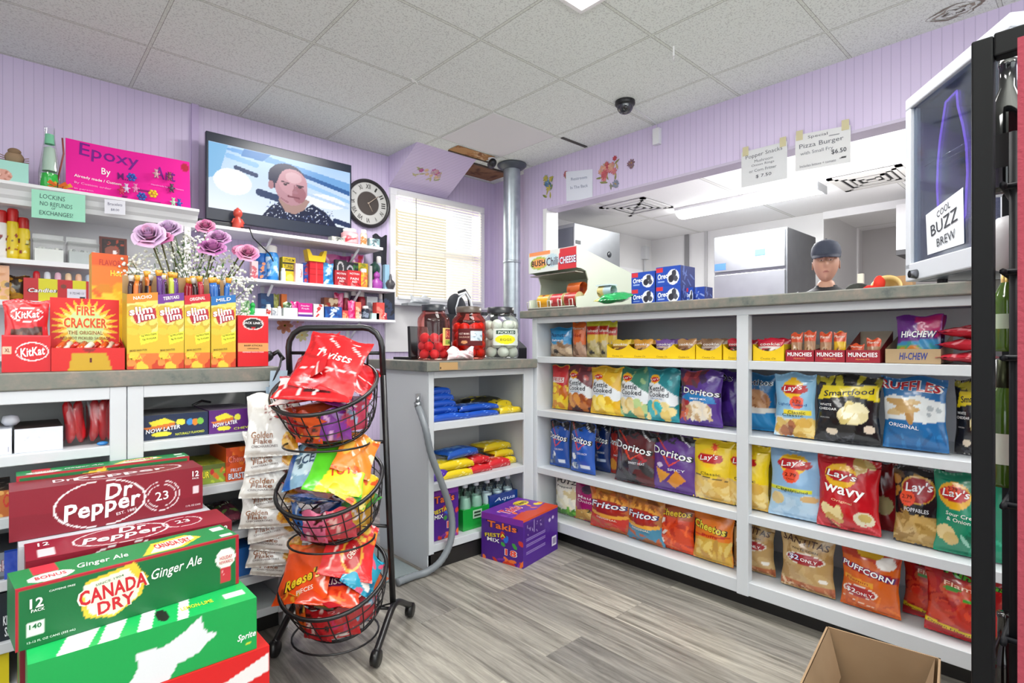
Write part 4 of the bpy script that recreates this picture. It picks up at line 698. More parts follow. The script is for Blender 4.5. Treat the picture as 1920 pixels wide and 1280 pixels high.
# red jerky carton
cbox('jerky_carton', 'plain red beef jerky carton with tan band at the right end of the counter', 'snack carton', 446, 503, 592, 1.99, CT, .07, 'b8141c', n=60,
     front=[('f', 'd01820'), ('r', 0, .30, 1, .46, 'd8985a'), ('e', .5, .84, .34, .12, 'e8e0dc'), ('e', .5, .84, .31, .10, '1c1a1c'), T("JACK LINK'S", .5, .85, .62, .06, 'ffffff', b=.03), T('BEEF STICKS', .5, .41, .6, .03, '3a1c14', b=.02), T('ORIGINAL', .5, .35, .4, .025, '3a1c14', b=.01), T('PEPPERED SNACK STEAK', .5, .28, .7, .022, 'f0e0e0', b=.02), ('p', [(.42, .77), (.58, .77), (.5, .72)], 'c8141c')])
# tall yellow carton behind
cbox('snack_stick_carton', 'tall orange and yellow snack stick carton standing behind the hot sausage carton', 'snack carton', 172, 240, 476, 2.28, CT, .08, 'e8a82c', n=50,
     front=[('f', 'f0b41c'), ('r', 0, .88, 1, 1, 'e05a1c'), ('r', 0, .72, 1, .88, 'ee7a24'), T('FLAVOR', .5, .92, .6, .05, 'c22a18', b=.02), T('Hot', .66, .83, .3, .05, 'f2e23c', b=.03), ('p', [(.03, .55), (.5, .62), (.5, .54), (.05, .47)], 'd8d23a'), T('6g PROTEIN', .27, .55, .4, .03, '3a3210', r=8), T('0g SUGAR', .27, .51, .36, .025, '3a3210', r=8), ('e', .3, .66, .3, .05, 'e8641c'), ('b', 12, .3, .5, 1, .72, .16, .04, ['f2c83a', 'e8a01c', 'd8841c'], 3)])
# small black radio/cable at the counter end
k = M(); k.ball((0, 0, .02), .028, '17171a', sc=(1.6, 1, .7)); k.ball((.035, 0, .035), .02, '202024', sc=(1.2, 1, 1.1)); k.tube([(.04, 0, .03), (.07, -.01, .05), (.09, -.01, .02)], .009, '141416')
q = on(522, 668, y=2.06); tag(k.build('black_clamp', PLAS, loc=(.655, 2.05, CT)), 'small black clamp light at the counter end beside the red jerky carton', 'clamp')
# ------------------------------------------------------------------ bouquet
V0 = Vector((.50, 2.30, CT))
t = thing('flower_bouquet', 'bouquet of pink lilac roses with white filler flowers behind the jerky sticks', 'flowers', V0)
k = M(); k.lathe([(.035, 0), (.045, .01), (.05, .12), (.036, .17), (.044, .2)], 'cfe0dc', n=20); k.build('vase', GLASS, t)
def rose(c, r, cols, seed, up):
    k = M(); rg = random.Random(seed)
    for ring, (n, rr, op, hh) in enumerate(((3, .16, .0, 1.0), (3, .32, .02, 1.02), (4, .50, .10, 1.0), (5, .68, .26, .92), (6, .84, .50, .80), (6, .98, .80, .62))):
        for j in range(n):
            a0 = 2 * pi * j / n + ring * .9 + rg.uniform(-.15, .15); wd = 2 * pi / n * .62; vv = []; cc = []; base = hx(cols[(ring + j) % len(cols)])
            for iu in range(7):
                for iv in range(7):
                    u_ = iu / 3 - 1; h = iv / 6; tip = 1 - .22 * h * u_ * u_
                    a = a0 + u_ * wd * (.55 + .45 * sin(h * pi * .75)); rad = r * rr * (.30 + .70 * h ** .6) * (1 + .06 * u_) + r * op * .5 * h ** 4; z = r * 1.25 * h * hh * tip - r * op * .35 * h ** 5
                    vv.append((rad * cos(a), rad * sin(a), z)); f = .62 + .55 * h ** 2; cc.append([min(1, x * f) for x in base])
            k.add(vv, [(i * 7 + m, (i + 1) * 7 + m, (i + 1) * 7 + m + 1, i * 7 + m + 1) for i in range(6) for m in range(6)], cc, True)
    k.lathe([(r * .10, -r * .35), (r * .40, -.02 * r), (r * .34, r * .25)], '5a7a3a', n=8)
    o = k.build('rose', MATTE, t, loc=c); o.rotation_euler = Vector(up).to_track_quat('Z', 'Y').to_euler(); return o
RP = [(282, 447, .038, 2.20, ['c9a6cc', 'd8b8d8', 'e0a8cc']), (318, 436, .034, 2.26, ['cfb0d4', 'd9c0dc']), (302, 452, .030, 2.22, ['d070a8', 'e08ab8', 'd8a8c8']), (386, 428, .026, 2.34, ['d87aa8', 'e0a0c0']), (410, 452, .032, 2.26, ['c890c0', 'd8b0d4']),
      (398, 472, .036, 2.22, ['b468a8', 'c884ba', 'd090c0']), (464, 478, .03, 2.2, ['d88ab4', 'e8a8c4']), (452, 474, .024, 2.24, ['d0709c', 'e090b8'])]
for i, (px, py, r, y, cs) in enumerate(RP):
    p = on(px, py, y=y) - V0; u = Vector((p.x * .5 - .25, p.y - .55, .42 + .2 * (i % 3)))
    rose(p, r, cs, i, u)
    k = M(); k.tube([(p.x * .08, 0, .08), (p.x * .5, p.y * .4, p.z * .6), tuple(p)], .0028, '5a5a34', 6); k.build('stem', MATTE, t)
rg = random.Random(5); k = M(); g = M(); s0 = M()
cen = [(-.05, .0, .36, .11), (.0, -.02, .42, .07), (.08, -.04, .35, .09), (.13, -.06, .28, .08), (.15, -.06, .16, .06), (-.16, .0, .33, .06), (.13, -.05, .05, .04)]
for cx, cy, cz, cr in cen:
    for _ in range(int(1900 * cr)):
        d = Vector((rg.gauss(0, 1), rg.gauss(0, 1), rg.gauss(0, 1))).normalized() * cr * rg.uniform(.5, 1.15); p = Vector((cx, cy, cz)) + d
        k.ball(tuple(p), rg.uniform(.003, .006), rg.choice(['f4f6ee', 'e8ecdc', 'fbfbf6']), n=6, m=4)
    for _ in range(int(260 * cr)):
        d = Vector((rg.gauss(0, 1), rg.gauss(0, 1), rg.gauss(0, 1))).normalized() * cr * rg.uniform(.3, .9); p = Vector((cx, cy, cz)) + d
        a = Vector((rg.uniform(-1, 1), rg.uniform(-1, 1), rg.uniform(-.3, 1))).normalized() * rg.uniform(.014, .03); b = a.cross(Vector((0, 0, 1))).normalized() * .005
        g.add([tuple(p), tuple(p + a * .5 + b), tuple(p + a), tuple(p + a * .5 - b)], [(0, 1, 2, 3)], hx(rg.choice(['4f7a35', '6a944a', '3c6428'])))
    for _ in range(10):
        d = Vector((rg.gauss(0, 1), rg.gauss(0, 1), rg.gauss(0, 1))).normalized() * cr; s0.tube([(0, 0, .12), (cx * .6, cy * .6, cz * .65), (cx + d.x, cy + d.y, cz + d.z)], .0012, '5f7f45', 4, cap=False)
tag(k.build('filler_blossoms', MATTE, t), 'tiny white filler blossoms', kind='stuff'); tag(g.build('leaves', MATTE, t), kind='stuff'); s0.build('filler_stems', MATTE, t)
# ------------------------------------------------------------------ counter shelves (below)
def lbox(name, lab, cat, p0, p1, yt, zb, col, front=None, top=None, dy=.02, depth=.2, n=44, right=None):
    return cbox(name, lab, cat, p0, p1, yt, LY + dy, zb, depth, col, front=front, top=top, side=right, n=n)
lbox('white_carton', 'white carton cut off at the left edge, beside the dark straw carton', 'carton', -50, 22, 806, LZ[0], 'dfe2ee', [('f', 'dcdfec'), ('r', .9, .1, .93, .3, '8a8a9a')])
lbox('white_carton', 'long white carton full of dark sticks next to the red sausage bags', 'carton', 27, 118, 802, LZ[0], 'dfe2ee', [('f', 'd9dcea'), ('b', 3, .2, .5, .5, .7, .05, .03, ['cdd0e0'], 3)], top=[('f', '4a3a38'), ('b', 40, 0, 0, 1, 1, .04, .02, ['3a2c2a', '6a5450', '2a2020'], 3)])
k = M(); k.lathe([(.0, .03), (.016, .026), (.02, .01), (.012, 0), (.0, 0)], 'd8dae4', n=14); k.tube([(0, 0, 0), (0, 0, -.03)], .004, 'c8cad2')
q = on(20, 795, y=LY + .06); tag(k.build('scoop_knob', PLAS, loc=(q.x, LY + .07, q.z - .004)), 'small white mushroom shaped cap standing on the white carton at the left', 'cap')
for j, (pa, pb, lab) in enumerate(((120, 162, 'clear bag of red sausages next to the white carton'), (162, 212, 'clear bag of red sausages against the white stile'))):
    xa, xb = on(pa, 650, y=LY + .03).x, on(pb, 650, y=LY + .03).x; w = xb - xa
    t = thing('sausage_bag', lab, 'sausage bag', ((xa + xb) / 2, LY + .06, LZ[0] + .001))
    for i, (fx, ln) in enumerate(((.28, .05), (.72, -.02)) if j == 0 else ((.25, .22), (.6, .20), (.85, .12))):
        k = M(); bx = (fx - .5) * w; tp = bx + ln * w * (1 if j else -1) * .8
        pts = [(bx + (tp - bx) * s + .004 * sin(s * 5 + i), 0.002 * sin(s * 3), .008 + s * .125) for s in [a / 8 for a in range(9)]]
        k.tube(pts, [.004, .011, .0125, .0125, .013, .0125, .012, .011, .004], ['c8141e', 'd01a24', 'b81420'][i % 3], 12); k.build('sausage', PLAS, t)
    k = bag_mesh(w * 1.0, .145, .045, [('f', 'ffffff')], seed=j + 20, nu=20, nv=24, wr=1.5); k.build('bag_film', CLEARF, t)
k = M(); k.ball((0, 0, .006), .01, '2f7fc4', sc=(1.4, .8, .6)); tag(k.build('blue_wrapper', FILM, loc=(on(192, 834, y=LY + .02).x, LY + .015, LZ[0])), 'tiny blue wrapper at the foot of the red sausage bags', 'wrapper')
NL = lambda c, fl: [('f', c), ('p', [(.12, .72), (.34, .86), (.50, .66), (.44, .46), (.2, .4)], 'e8dc3a'), ('p', [(.05, .5), (.5, .66), (.5, .46), (.1, .34)], 'd8762c'), ('e', .58, .64, .07, .14, 'e8e04a'), ('e', .3, .2, .14, .10, 'e8dc3a'), T('NOW LATER', .32, .40, .5, .17, 'f2f2f8', b=.05, r=6, o=c, sh=.2), T(fl, .72, .16, .44, .10, 'd8e04a', b=.02, r=2)]
xr1, xr0 = 262, 392
lbox('candy_box', 'long navy fruit chew candy box on the upper shelf', 'candy box', 263, 390, 776, LZ[0], '1c2c4c', NL('1c2c4c', 'NATURALLY FLAVORED') + [('e', .72, .62, .05, .14, '3a8ad0'), ('e', .80, .60, .05, .14, 'e08a2c'), ('e', .88, .62, .05, .14, '7ac04a')], top=[('f', '8a8a90')], n=80)
lbox('candy_box', 'purple fruit chew candy box beside the navy one', 'candy box', 392, 482, 767, LZ[0], '5c2278', NL('5c2278', 'CHEWY'), top=[('f', '9a8aa4')], n=60)
k = M(); k.tube([(-.03, 0, .0), (0, .01, .012), (.03, .03, .004)], .004, '141416', 6); tag(k.build('black_cord_end', PLAS, loc=(on(380, 770, y=LY + .05).x, LY + .05, LZ[0] + .096)), 'short black cord lying over the gap between the two chew candy boxes', 'cord')
lbox('candy_box', 'orange chewy fruit candy box behind the hanging chip bags', 'candy box', 424, 466, 838, LZ[1], 'd8541c', [('f', 'd8541c'), ('b', 10, 0, .5, 1, 1, .15, .08, ['e87a2c', 'b83a14'], 3), T('Chewy', .5, .62, .8, .26, 'e87a6a', b=.06, o='7a1a14'), T('FRUIT', .45, .32, .5, .1, 'f0e8f4', b=.03), T('BURST', .45, .14, .7, .18, 'f0f0f8', b=.05, o='3a4a7a')], top=[('f', '8a4a24')], dy=.01)
lbox('candy_box', 'low green sour candy box beside the orange candy box', 'candy box', 356, 423, 872, LZ[1], '8aa02c', [('f', '8aa034'), ('r', 0, .75, 1, 1, '5a6a2c'), T('SOUR', .34, .5, .4, .36, 'f2e83a', b=.06, o='2a2a10'), ('b', 10, .6, .1, 1, .7, .08, .08, ['d8702c', 'b8c83a', 'c22a2c'], 3)], top=[('f', 'a8b03c'), ('b', 14, 0, 0, 1, 1, .1, .06, ['7a8a2c', 'c2a83a'], 3)], dy=.02)
for q, (p0, p1, zb, c1, c2, lab) in enumerate([(385, 425, LZ[2], '24281f', '3c5a30', 'dark green candy bag lying on the third shelf'), (415, 462, LZ[2], '5a2c3a', '6a8a4a', 'brown and green candy bag lying beside the dark green one')]):
    xa, xb = on(p0, 650, y=LY).x, on(p1, 650, y=LY).x
    k = bag_mesh(xb - xa, .17, .06, [('f', c1), ('b', 14, 0, 0, 1, 1, .2, .06, [c2, c1, '7a3a4a'], q), T('jelly', .5, .5, .6, .12, 'cfe0c0')], seed=q + 8, wr=2)
    tag(k.build('candy_bag', FILM, loc=((xa + xb) / 2, LY + .01, LZ[2] + .032), rx=-1.45), lab, 'candy bag')
lbox('candy_box', 'plain bright blue box on the fourth shelf behind the hanging chip bags', 'candy box', 446, 474, 1026, LZ[3], '1f66b8', [('f', '1f66b8')], dy=.01, depth=.1)
lbox('candy_box', 'orange and brown candy box cut off at the left edge, second shelf', 'candy box', -40, 19, 922, LZ[1], '8a4a24', [('f', 'b8642c'), ('b', 12, 0, 0, 1, 1, .1, .08, ['7a3a1c', 'd8a05a', 'c22a1c'], 3), ('o', .9, .6, .12, .25, .3, 'c22a2c')], top=[('f', '3a2a24'), ('b', 30, 0, 0, 1, 1, .08, .04, ['8a7a6a', '5a3a2c', 'b8a898'], 3)], dy=.005)
lbox('candy_box', 'silver and red taffy box at the left edge behind the red soda carton', 'candy box', -70, 36, 1040, LZ[2], '6a7078', [('f', '7a8088'), T('skete', .80, .5, .36, .4, 'c9bcc0', b=.06, o='7a1c24'), ('r', 0, 0, 1, .12, '4a5058')], top=[('f', '3a3c40')], dy=.002)
lbox('candy_box', 'dark navy king size candy box at the left edge above the yellow box', 'candy box', -70, 30, 1118, LZ[3], '101a26', [('f', '101c28'), T('KING', .86, .42, .22, .2, 'e8ecf0', b=.04), T('SIZE', .88, .18, .2, .2, 'e8ecf0', b=.04)], dy=.002)
lbox('candy_box', 'yellow candy box on the bottom shelf at the left edge', 'candy box', -60, 17, 1231, LZ[4], 'd8c81c', [('f', 'd8c81c')], dy=.002)
k = M(); k.pbox(.05, .02, .07, '1c48b8'); tag(k.build('blue_pack', FILM, loc=(on(32, 1060, y=LY).x, LY - .06 + .055, LZ[2] + .001)), 'small blue pack beside the silver taffy box', 'candy pack')
# ================================================================== wall cabinet goods (far left)
def wbox(name, lab, cat, p0, p1, yt, yb, yp, front, col, depth=.06, n=30, mat=None, zb=None):
    x0, x1 = on(p0, 650, y=yp).x, on(p1, 650, y=yp).x; z1 = on((p0 + p1) / 2, yt, y=yp).z; zb = zb if zb is not None else on((p0 + p1) / 2, yb, y=yp).z
    k = M(); k.pbox(x1 - x0, depth, z1 - zb, col, front=front, n=n); return tag(k.build(name, mat or CARD, loc=((x0 + x1) / 2, yp, zb + .0005)), lab, cat)
for i, (px, c1, cap, sc, lab) in enumerate([(2, 'e4e0dc', 'b81c1c', 1, 'white spray can with red cap at the picture edge'), (24, 'e0c41c', 'c01c1c', 1.06, 'tall yellow spray can with red cap, nearer the edge'), (44, 'e0c41c', 'b81c1c', .9, 'yellow spray can with red cap beside the clear boxes')]):
    p = on(px, 480, y=3.74); t = thing('spray_can', lab, 'spray can', (p.x, 3.74, 1.431)); r = .026
    k = M(); k.lathe([(r * .9, 0), (r, .004), (r, .17 * sc), (r * .8, .185 * sc)], c1, n=20); k.panel(lambda U, V: np.stack([r * 1.01 * np.sin((U - .5) * 3), -r * 1.01 * np.cos((U - .5) * 3), .02 + V * .13 * sc], 1), [('f', c1), ('b', 10, .1, .1, .9, .8, .1, .05, ['8a2a1c', '4a3a1c', 'f0e8a0'], i)], 20, 20, .6); k.build('can_body', PLAS, t)
    k = M(); k.lathe([(r * .86, .183 * sc), (r * .86, .235 * sc), (r * .7, .245 * sc), (0.001, .247 * sc)], cap, n=20); k.build('cap', PLAS, t)
for j, (p0, p1, lab) in enumerate([(62, 122, 'clear plastic case with white contents'), (127, 186, 'clear plastic case holding silver rings')]):
    x0, x1 = on(p0, 650, y=3.70).x, on(p1, 650, y=3.70).x; w = x1 - x0
    t = thing('plastic_case', lab, 'plastic case', ((x0 + x1) / 2, 3.70, 1.431))
    k = M(); k.pbox(w, .12, .115, 'e0ecea'); k.build('case', CLEARF, t)
    k = M(); k.box(-w / 2 - .002, -.004, .112, w / 2 + .002, .122, .118, 'dfe8e6'); k.box(-w / 2, .11, .118, w / 2, .122, .16, 'dfe8e6'); k.build('lid', CLEARF, t)
    k = M(); k.box(-w / 2 * .9, .01, .002, w / 2 * .9, .11, .07, ['e4e6e2', 'b4bcbc'][j])
    for q in range(22): k.ball((RR.uniform(-.42, .42) * w, RR.uniform(.015, .1), .075), .008, ['f0f0ea', 'c8ccca', '8a9090'][q % 3], n=8, m=5)
    k.build('contents', PLAS, t)
t = thing('picture_frame', 'small dark red framed picture beside the clear cases', 'picture frame', (on(213, 455, y=3.72).x, 3.72, 1.431), 0, rx=-.08)
k = M(); w = .125; k.box(-w / 2, 0, 0, w / 2, .012, .17, '5a2420'); k.build('frame', PLAS, t)
k = M(); k.quad((-w / 2 + .012, -.001, .012), (w / 2 - .012, -.001, .012), (w / 2 - .012, -.001, .158), (-w / 2 + .012, -.001, .158), [('f', '2a1c1e'), ('e', .45, .55, .34, .2, '8a4a3c'), ('e', .5, .22, .28, .2, 'e8dce0'), ('e', .55, .5, .1, .08, 'f0e8e8'), ('b', 8, .1, .7, .9, .95, .1, .04, ['a8402c', '3a2024'], 3)], 30); k.build('picture', CARD, t)
# carton with markers
x0, x1 = on(44, 650, y=3.66).x, on(166, 650, y=3.66).x; w = x1 - x0
t = thing('marker_carton', 'red and yellow striped candy tube carton with pale round tubes standing in it', 'candy carton', ((x0 + x1) / 2, 3.655, 1.226))
k = M(); k.pbox(w, .11, .115, 'b81c24', front=[('f', 'c01c24'), ('r', .22, 0, .50, 1, 'd8d01c'), ('r', .74, 0, .96, 1, 'd8d01c'), ('r', .66, .08, .96, .62, 'dcd8e4'), T('Candies', .28, .48, .42, .18, 'f4eef0', b=.05, r=2, sh=.2, o='3a1a1c'), T('0 72140 11', .81, .42, .22, .1, '6a6a7a'), ('r', .86, .12, .95, .28, '2a2a30'), ('e', .6, .7, .05, .1, '7a3a2c')], n=80); k.build('carton', CARD, t)
for i, c in enumerate(['c8202c', 'd8e0e8', 'e4b8cc', 'ecd0a8', 'f0c0a0', 'b8c8dc']):
    k = M(); k.lathe([(.014, .02), (.014, .135), (.012, .148), (.006, .154), (.0005, .155)], c, c=(-w / 2 + .05 + i * .042, .03, 0), n=14); k.build('candy_tube', PLAS, t)
k = M(); k.pbox(.06, .1, .17, 'c07a4a', front=[('f', 'e8a87a'), ('b', 8, 0, 0, 1, .5, .3, .1, ['d8a02c', '4a2c1c'], 3)]); tag(k.build('snack_packet', FILM, loc=(on(2, 650, y=3.68).x, 3.68, 1.226)), 'orange snack packet at the left edge beside the striped carton', 'snack packet')
k = bag_mesh(.11, .13, .05, [('f', '3a2a1c'), ('b', 20, 0, 0, 1, 1, .2, .08, ['d8a82c', '5a3a1c', 'c8902c'], 3)], seed=3); tag(k.build('snack_packet', FILM, loc=(on(24, 650, y=3.70).x + .01, 3.74, 1.226)), 'dark and golden snack packet left of the striped carton', 'snack packet')
# on top of the cabinet
ZC = 1.801
k = M(); w = on(54, 650, y=3.68).x - on(-6, 650, y=3.68).x
k.pbox(w, .12, .115, '9fd8cc', front=[('f', 'a4dccf'), ('e', .2, .35, .28, .26, 'd89a8a'), ('b', 8, .02, .15, .4, .5, .07, .04, ['b8705c', 'e8b8a8'], 3)], n=40)
tag(k.build('mint_tin', PLAS, loc=(on(24, 650, y=3.68).x, 3.68, ZC), bevel=.01), 'mint green lidded tin on top of the wall cabinet', 'tin')
k = M(); k.ball((0, 0, .03), .038, 'a08468', sc=(1, .8, 1)); k.ball((0, -.01, .062), .022, '8f7358', sc=(1.2, .9, .8))
for s in (-1, 1):
    for q in range(3): k.tube([(s * .03, -.01, .03 - q * .008), (s * .055, -.02, .036 - q * .012)], .002, '8a6a50', 5)
tag(k.build('brown_figurine', MATTE, loc=(on(27, 300, y=3.74).x, 3.74, ZC + .116)), 'small brown whiskered figurine sitting on the mint tin', 'figurine')
p = on(93, 300, y=3.70)
t = thing('glass_water_pipe', 'tall tapering glass bottle with bright green liquid beside the pink poster', 'bottle', (p.x, 3.70, ZC))
k = M(); k.lathe([(.001, .002), (.036, .004), (.045, .02), (.044, .10), (.036, .16), (.028, .22), (.022, .27), (.021, .33)], 'cfe8da', n=24); k.build('glass', GLASS, t)
k = M(); k.lathe([(.001, .006), (.034, .007), (.038, .02), (.035, .085), (.001, .086)], '2fd04a', n=22); k.build('liquid', attr_mat('green_liquid', .1, spec=.6), t)
k = M(); k.lathe([(.030, .10), (.028, .16), (.022, .22), (.001, .23)], 'c8dccf', n=18); k.lathe([(.021, .24), (.018, .29)], '8fdcb4', n=18); k.build('inner_foam', MATTE, t)
k = M(); k.tube([(.03, -.01, .05), (.055, -.02, .2), (.05, -.02, .28)], .004, '9a4a44', 6); k.build('straw', PLAS, t)
for j, (px, c, lab) in enumerate([(108, 'd8641c', 'orange paper butterfly next to the green bottle'), (118, 'e8a83c', 'pale yellow paper butterfly at the poster corner')]):
    k = M()
    for s in (-1, 1):
        for u in (1, -.6): k.add([(0, 0, .02), (s * .03, -.004, .02 + u * .025), (s * .042, -.002, .02 + u * .008), (s * .012, 0, .015)], [(0, 1, 2, 3)], hx(c))
    k.tube([(0, 0, 0), (0, 0, .035)], .003, '5a3a24', 5); tag(k.build('paper_butterfly', PAPER, loc=(on(px, 340, y=3.64).x, 3.64 + j * .02, ZC)), lab, 'ornament')
# pink poster
A = on(123, 257, y=3.72); B = on(355, 304, y=3.72); w = B.x - A.x; z0 = ZC + .001
k = M(); hL, hR = A.z - z0, B.z - z0
P = lambda U, V: np.stack([(U - .5) * w, .012 * np.sin(U * 5) + .05 * V * .6, V * (hL + (hR - hL) * U)], 1)
L = [('f', 'f0129c'), ('l', 0, .985, 1, .985, .012, 'b01478'), ('e', .955, .86, .035, .09, 'b81a3c'), T('Epoxy', .33, .80, .46, .30, '7a1a8c', b=.012, r=-3), T('Art', .78, .66, .18, .24, '7a1a8c', b=.012, r=-3), T('By', .30, .50, .07, .16, 'ffffff', b=.015), T('M...', .44, .48, .10, .13, '6a1470', b=.008), T('Already made / Custom', .24, .33, .36, .065, 'ffffff', b=.02, r=-2), T('By Custom order', .20, .21, .28, .05, 'f9a8dc', b=.01, r=-2), T('in person', .13, .11, .14, .04, 'f9a8dc', b=.01), T('Handmade by appointment', .80, .40, .28, .04, 'e8a0e0', b=.01, r=-2), ('l', .42, .28, .92, .24, .006, '5a1060'), ('l', .42, .10, .90, .04, .006, '5a1060'), ('l', .42, .58, .42, .06, .006, '5a1060')]
k.panel(P, L, 70, 30, w / hL, .0012); o = k.build('pink_poster', PAPER, loc=((A.x + B.x) / 2, 3.70, z0)); tag(o, 'bright pink hand lettered poster reading Epoxy Art', 'poster')
FG = [(247, 332, '2a5ab8', 'blue flower charm at the upper left of the pink poster'), (228, 356, 'c83a5a', 'red beaded charm on the lower pink poster'), (237, 352, 'd8c8e0', 'white figure charm beside the red beaded one'), (254, 352, 'e888b8', 'pale pink bear charm in the poster middle'), (266, 368, '2458b0', 'blue crab charm below the poster middle'), (287, 363, 'e8c41c', 'yellow flower charm on the pink poster'), (293, 325, 'd8a8b0', 'pale teddy charm under the word Art'), (318, 330, '8a4a5a', 'brown teddy charm right of the pale teddy'),
      (322, 352, '5a4a5a', 'grey turtle charm at the right of the poster'), (325, 378, 'b8d0b8', 'pale green doll charm at the lower right of the poster'), (336, 380, '3a58a8', 'small blue charm beside the pale green doll')]
for i, (px, py, c, lab) in enumerate(FG):
    yy = 3.675 if py > 360 else 3.69; p = on(px, py, y=yy); k = M(); r = .016
    if 'flower' in lab or 'crab' in lab:
        for q in range(6): k.ball((r * cos(q * pi / 3), 0, r * sin(q * pi / 3)), r * .55, c, n=8, m=5, sc=(1, .5, 1))
        k.ball((0, -.006, 0), r * .5, c, n=8, m=5)
    else:
        k.ball((0, 0, -.004), r * .7, c, n=10, m=6, sc=(1, .6, 1.2)); k.ball((0, 0, r * .9), r * .5, c, n=10, m=6, sc=(1, .7, 1))
        for s in (-1, 1): k.ball((s * r * .45, 0, r * 1.35), r * .2, c, n=6, m=4); k.tube([(s * r * .5, 0, 0), (s * r * 1.1, -.003, -.002)], r * .22, c, 6); k.tube([(s * r * .3, 0, -r * .9), (s * r * .5, -.003, -r * 1.6)], r * .24, c, 6)
    tag(k.build('resin_charm', PLAS, loc=p), lab, 'charm')
# notes hanging from the crown
def sheet(name, lab, cat, quad_px, pl, L, col, mat=PAPER, n=40, thick=.0008, tape=None, parent=None):
    """quad_px: top-left, top-right, bottom-right, bottom-left on plane pl={'y':..}"""
    c = [on(*q, **pl) for q in quad_px]; ctr = (c[2] + c[3]) / 2; k = M(); r = [q - ctr for q in c]
    k.quad(r[3], r[2], r[1], r[0], L, n, off=.0006); nrm = (r[2] - r[3]).cross(r[0] - r[3]).normalized() * -thick
    k.quad(r[2] + nrm, r[3] + nrm, r[0] + nrm, r[1] + nrm, col=col); 
    if tape:
        for px, py in tape:
            q = on(px, py, **pl) - ctr - nrm * 1.5; u = (r[2] - r[3]).normalized() * .018; v = Vector((0, 0, .028)); k.quad(q - u - v, q + u - v, q + u + v, q - u + v, col='cfc6a0')
    return tag(k.build(name, mat, loc=ctr), lab, cat)
sheet('mint_note', 'mint green handwritten note hanging below the wall cabinet moulding', 'note', [(59, 354), (160, 366), (160, 417), (59, 407)], {'y': 3.592}, [('f', 'a4e4c8'), T('LOCKINS', .38, .78, .46, .16, '4a6a64', b=.0, r=-3), T('NO REFUNDS', .45, .52, .6, .15, '4a6a64', b=.0, r=-2), T('or', .4, .38, .08, .07, '4a6a64', b=0), T('EXCHANGES!', .45, .20, .62, .15, '4a6a64', b=.0, r=-1)], 'a4e4c8')
sheet('price_tag', 'small white price tag hanging right of the mint note', 'tag', [(196, 373), (235, 377), (235, 403), (196, 400)], {'y': 3.592}, [('f', 'e8e8f0'), T('Bracelets', .5, .7, .7, .2, '6a6a84', b=0), T('$8.00', .5, .3, .4, .18, '6a6a84', b=0)], 'e8e8f0')
# ================================================================== television, clock, wall shelf goods
t = thing('television', 'wall mounted flat television showing a man in a dark patterned shirt', 'television', (1.396, 3.79, 2.065))
k = M(); k.box(-.485, 0, -.275, .485, .035, .275, '1a2334'); k.box(-.25, .035, -.18, .25, .09, .18, '15171c'); k.build('housing', PLAS, t, bevel=.004)
k = M()
L = [('g', 'a9c9ee', 'dfe8f4'), ('p', [(0, .95), (.3, .98), (1, .80), (1, .66), (.6, .82), (.2, .9)], '6fa3d8'), ('p', [(.55, .84), (1, .66), (1, .58), (.55, .78)], '2f5f9a'), ('p', [(.6, .70), (1, .50), (1, .44), (.6, .62)], '9cc4ea'), ('p', [(0, 1), (.12, 1), (.06, .5), (0, .45)], '7fb4dc'),
     ('p', [(.22, 1), (.40, 1), (.34, .86), (.2, .88)], '4a82be'), ('l', .12, .84, .30, .78, .035, '8ab8e2'), ('l', .17, .68, .30, .62, .03, '2c3f66'), ('l', .32, .36, .46, .31, .05, '2a3d63'), ('e', .15, .45, .12, .2, 'eef3fa'), ('e', .8, .4, .16, .12, 'e9eef6'), ('l', .88, .10, 1, .05, .04, '26355a'), ('l', .60, .50, .98, .36, .02, 'b9cfe8'),
     ('p', [(.34, 0), (.40, .18), (.47, .28), (.52, .20), (.62, .18), (.70, .32), (.80, .22), (.87, .06), (.89, 0)], '1c2440'), ('b', 150, .36, .0, .86, .26, .007, .006, ['c8d2ec', '5a6a9a', 'e8eefa', '303a60'], 5), ('p', [(.45, .30), (.50, .12), (.57, .10), (.64, .20), (.68, .36), (.5, .5)], 'a88880'),
     ('e', .515, .66, .135, .25, '2a2c48'), ('e', .40, .52, .020, .07, 'a87880'), ('e', .545, .53, .118, .29, 'b88a94'), ('e', .555, .62, .105, .22, 'c4949e'), ('p', [(.40, .62), (.43, .80), (.50, .86), (.46, .70), (.435, .55)], '2a2c48'), ('e', .60, .44, .05, .14, 'a06a74'), ('e', .56, .70, .06, .09, 'd4acb4'),
     ('l', .475, .605, .525, .60, .010, '4c3440'), ('l', .58, .59, .63, .585, .010, '4c3440'), ('e', .50, .57, .014, .018, '3a2830'), ('e', .605, .56, .014, .018, '3a2830'), ('l', .52, .385, .60, .375, .012, '7c4450'), ('l', .565, .57, .58, .47, .012, 'a0707a'), ('e', .57, .46, .022, .025, 'a87480'), ('l', .47, .33, .52, .28, .01, '9a6a74')]
k.quad((-.472, -.001, -.20), (.472, -.001, -.20), (.472, -.001, .215), (-.472, -.001, .215), L, 190); k.build('screen', SCREEN, t)
p = on(691, 381, y=3.93)
t = thing('wall_clock', 'round black rimmed wall clock with brown centre beside the television', 'clock', (p.x, 3.955, p.z))
k = M(); k.lathe([(.001, -.004), (.19, -.004), (.192, -.02), (.186, -.034), (.172, -.036), (.165, -.02)], '2c2a2c', n=48, axis='y'); k.build('rim', PLAS, t)
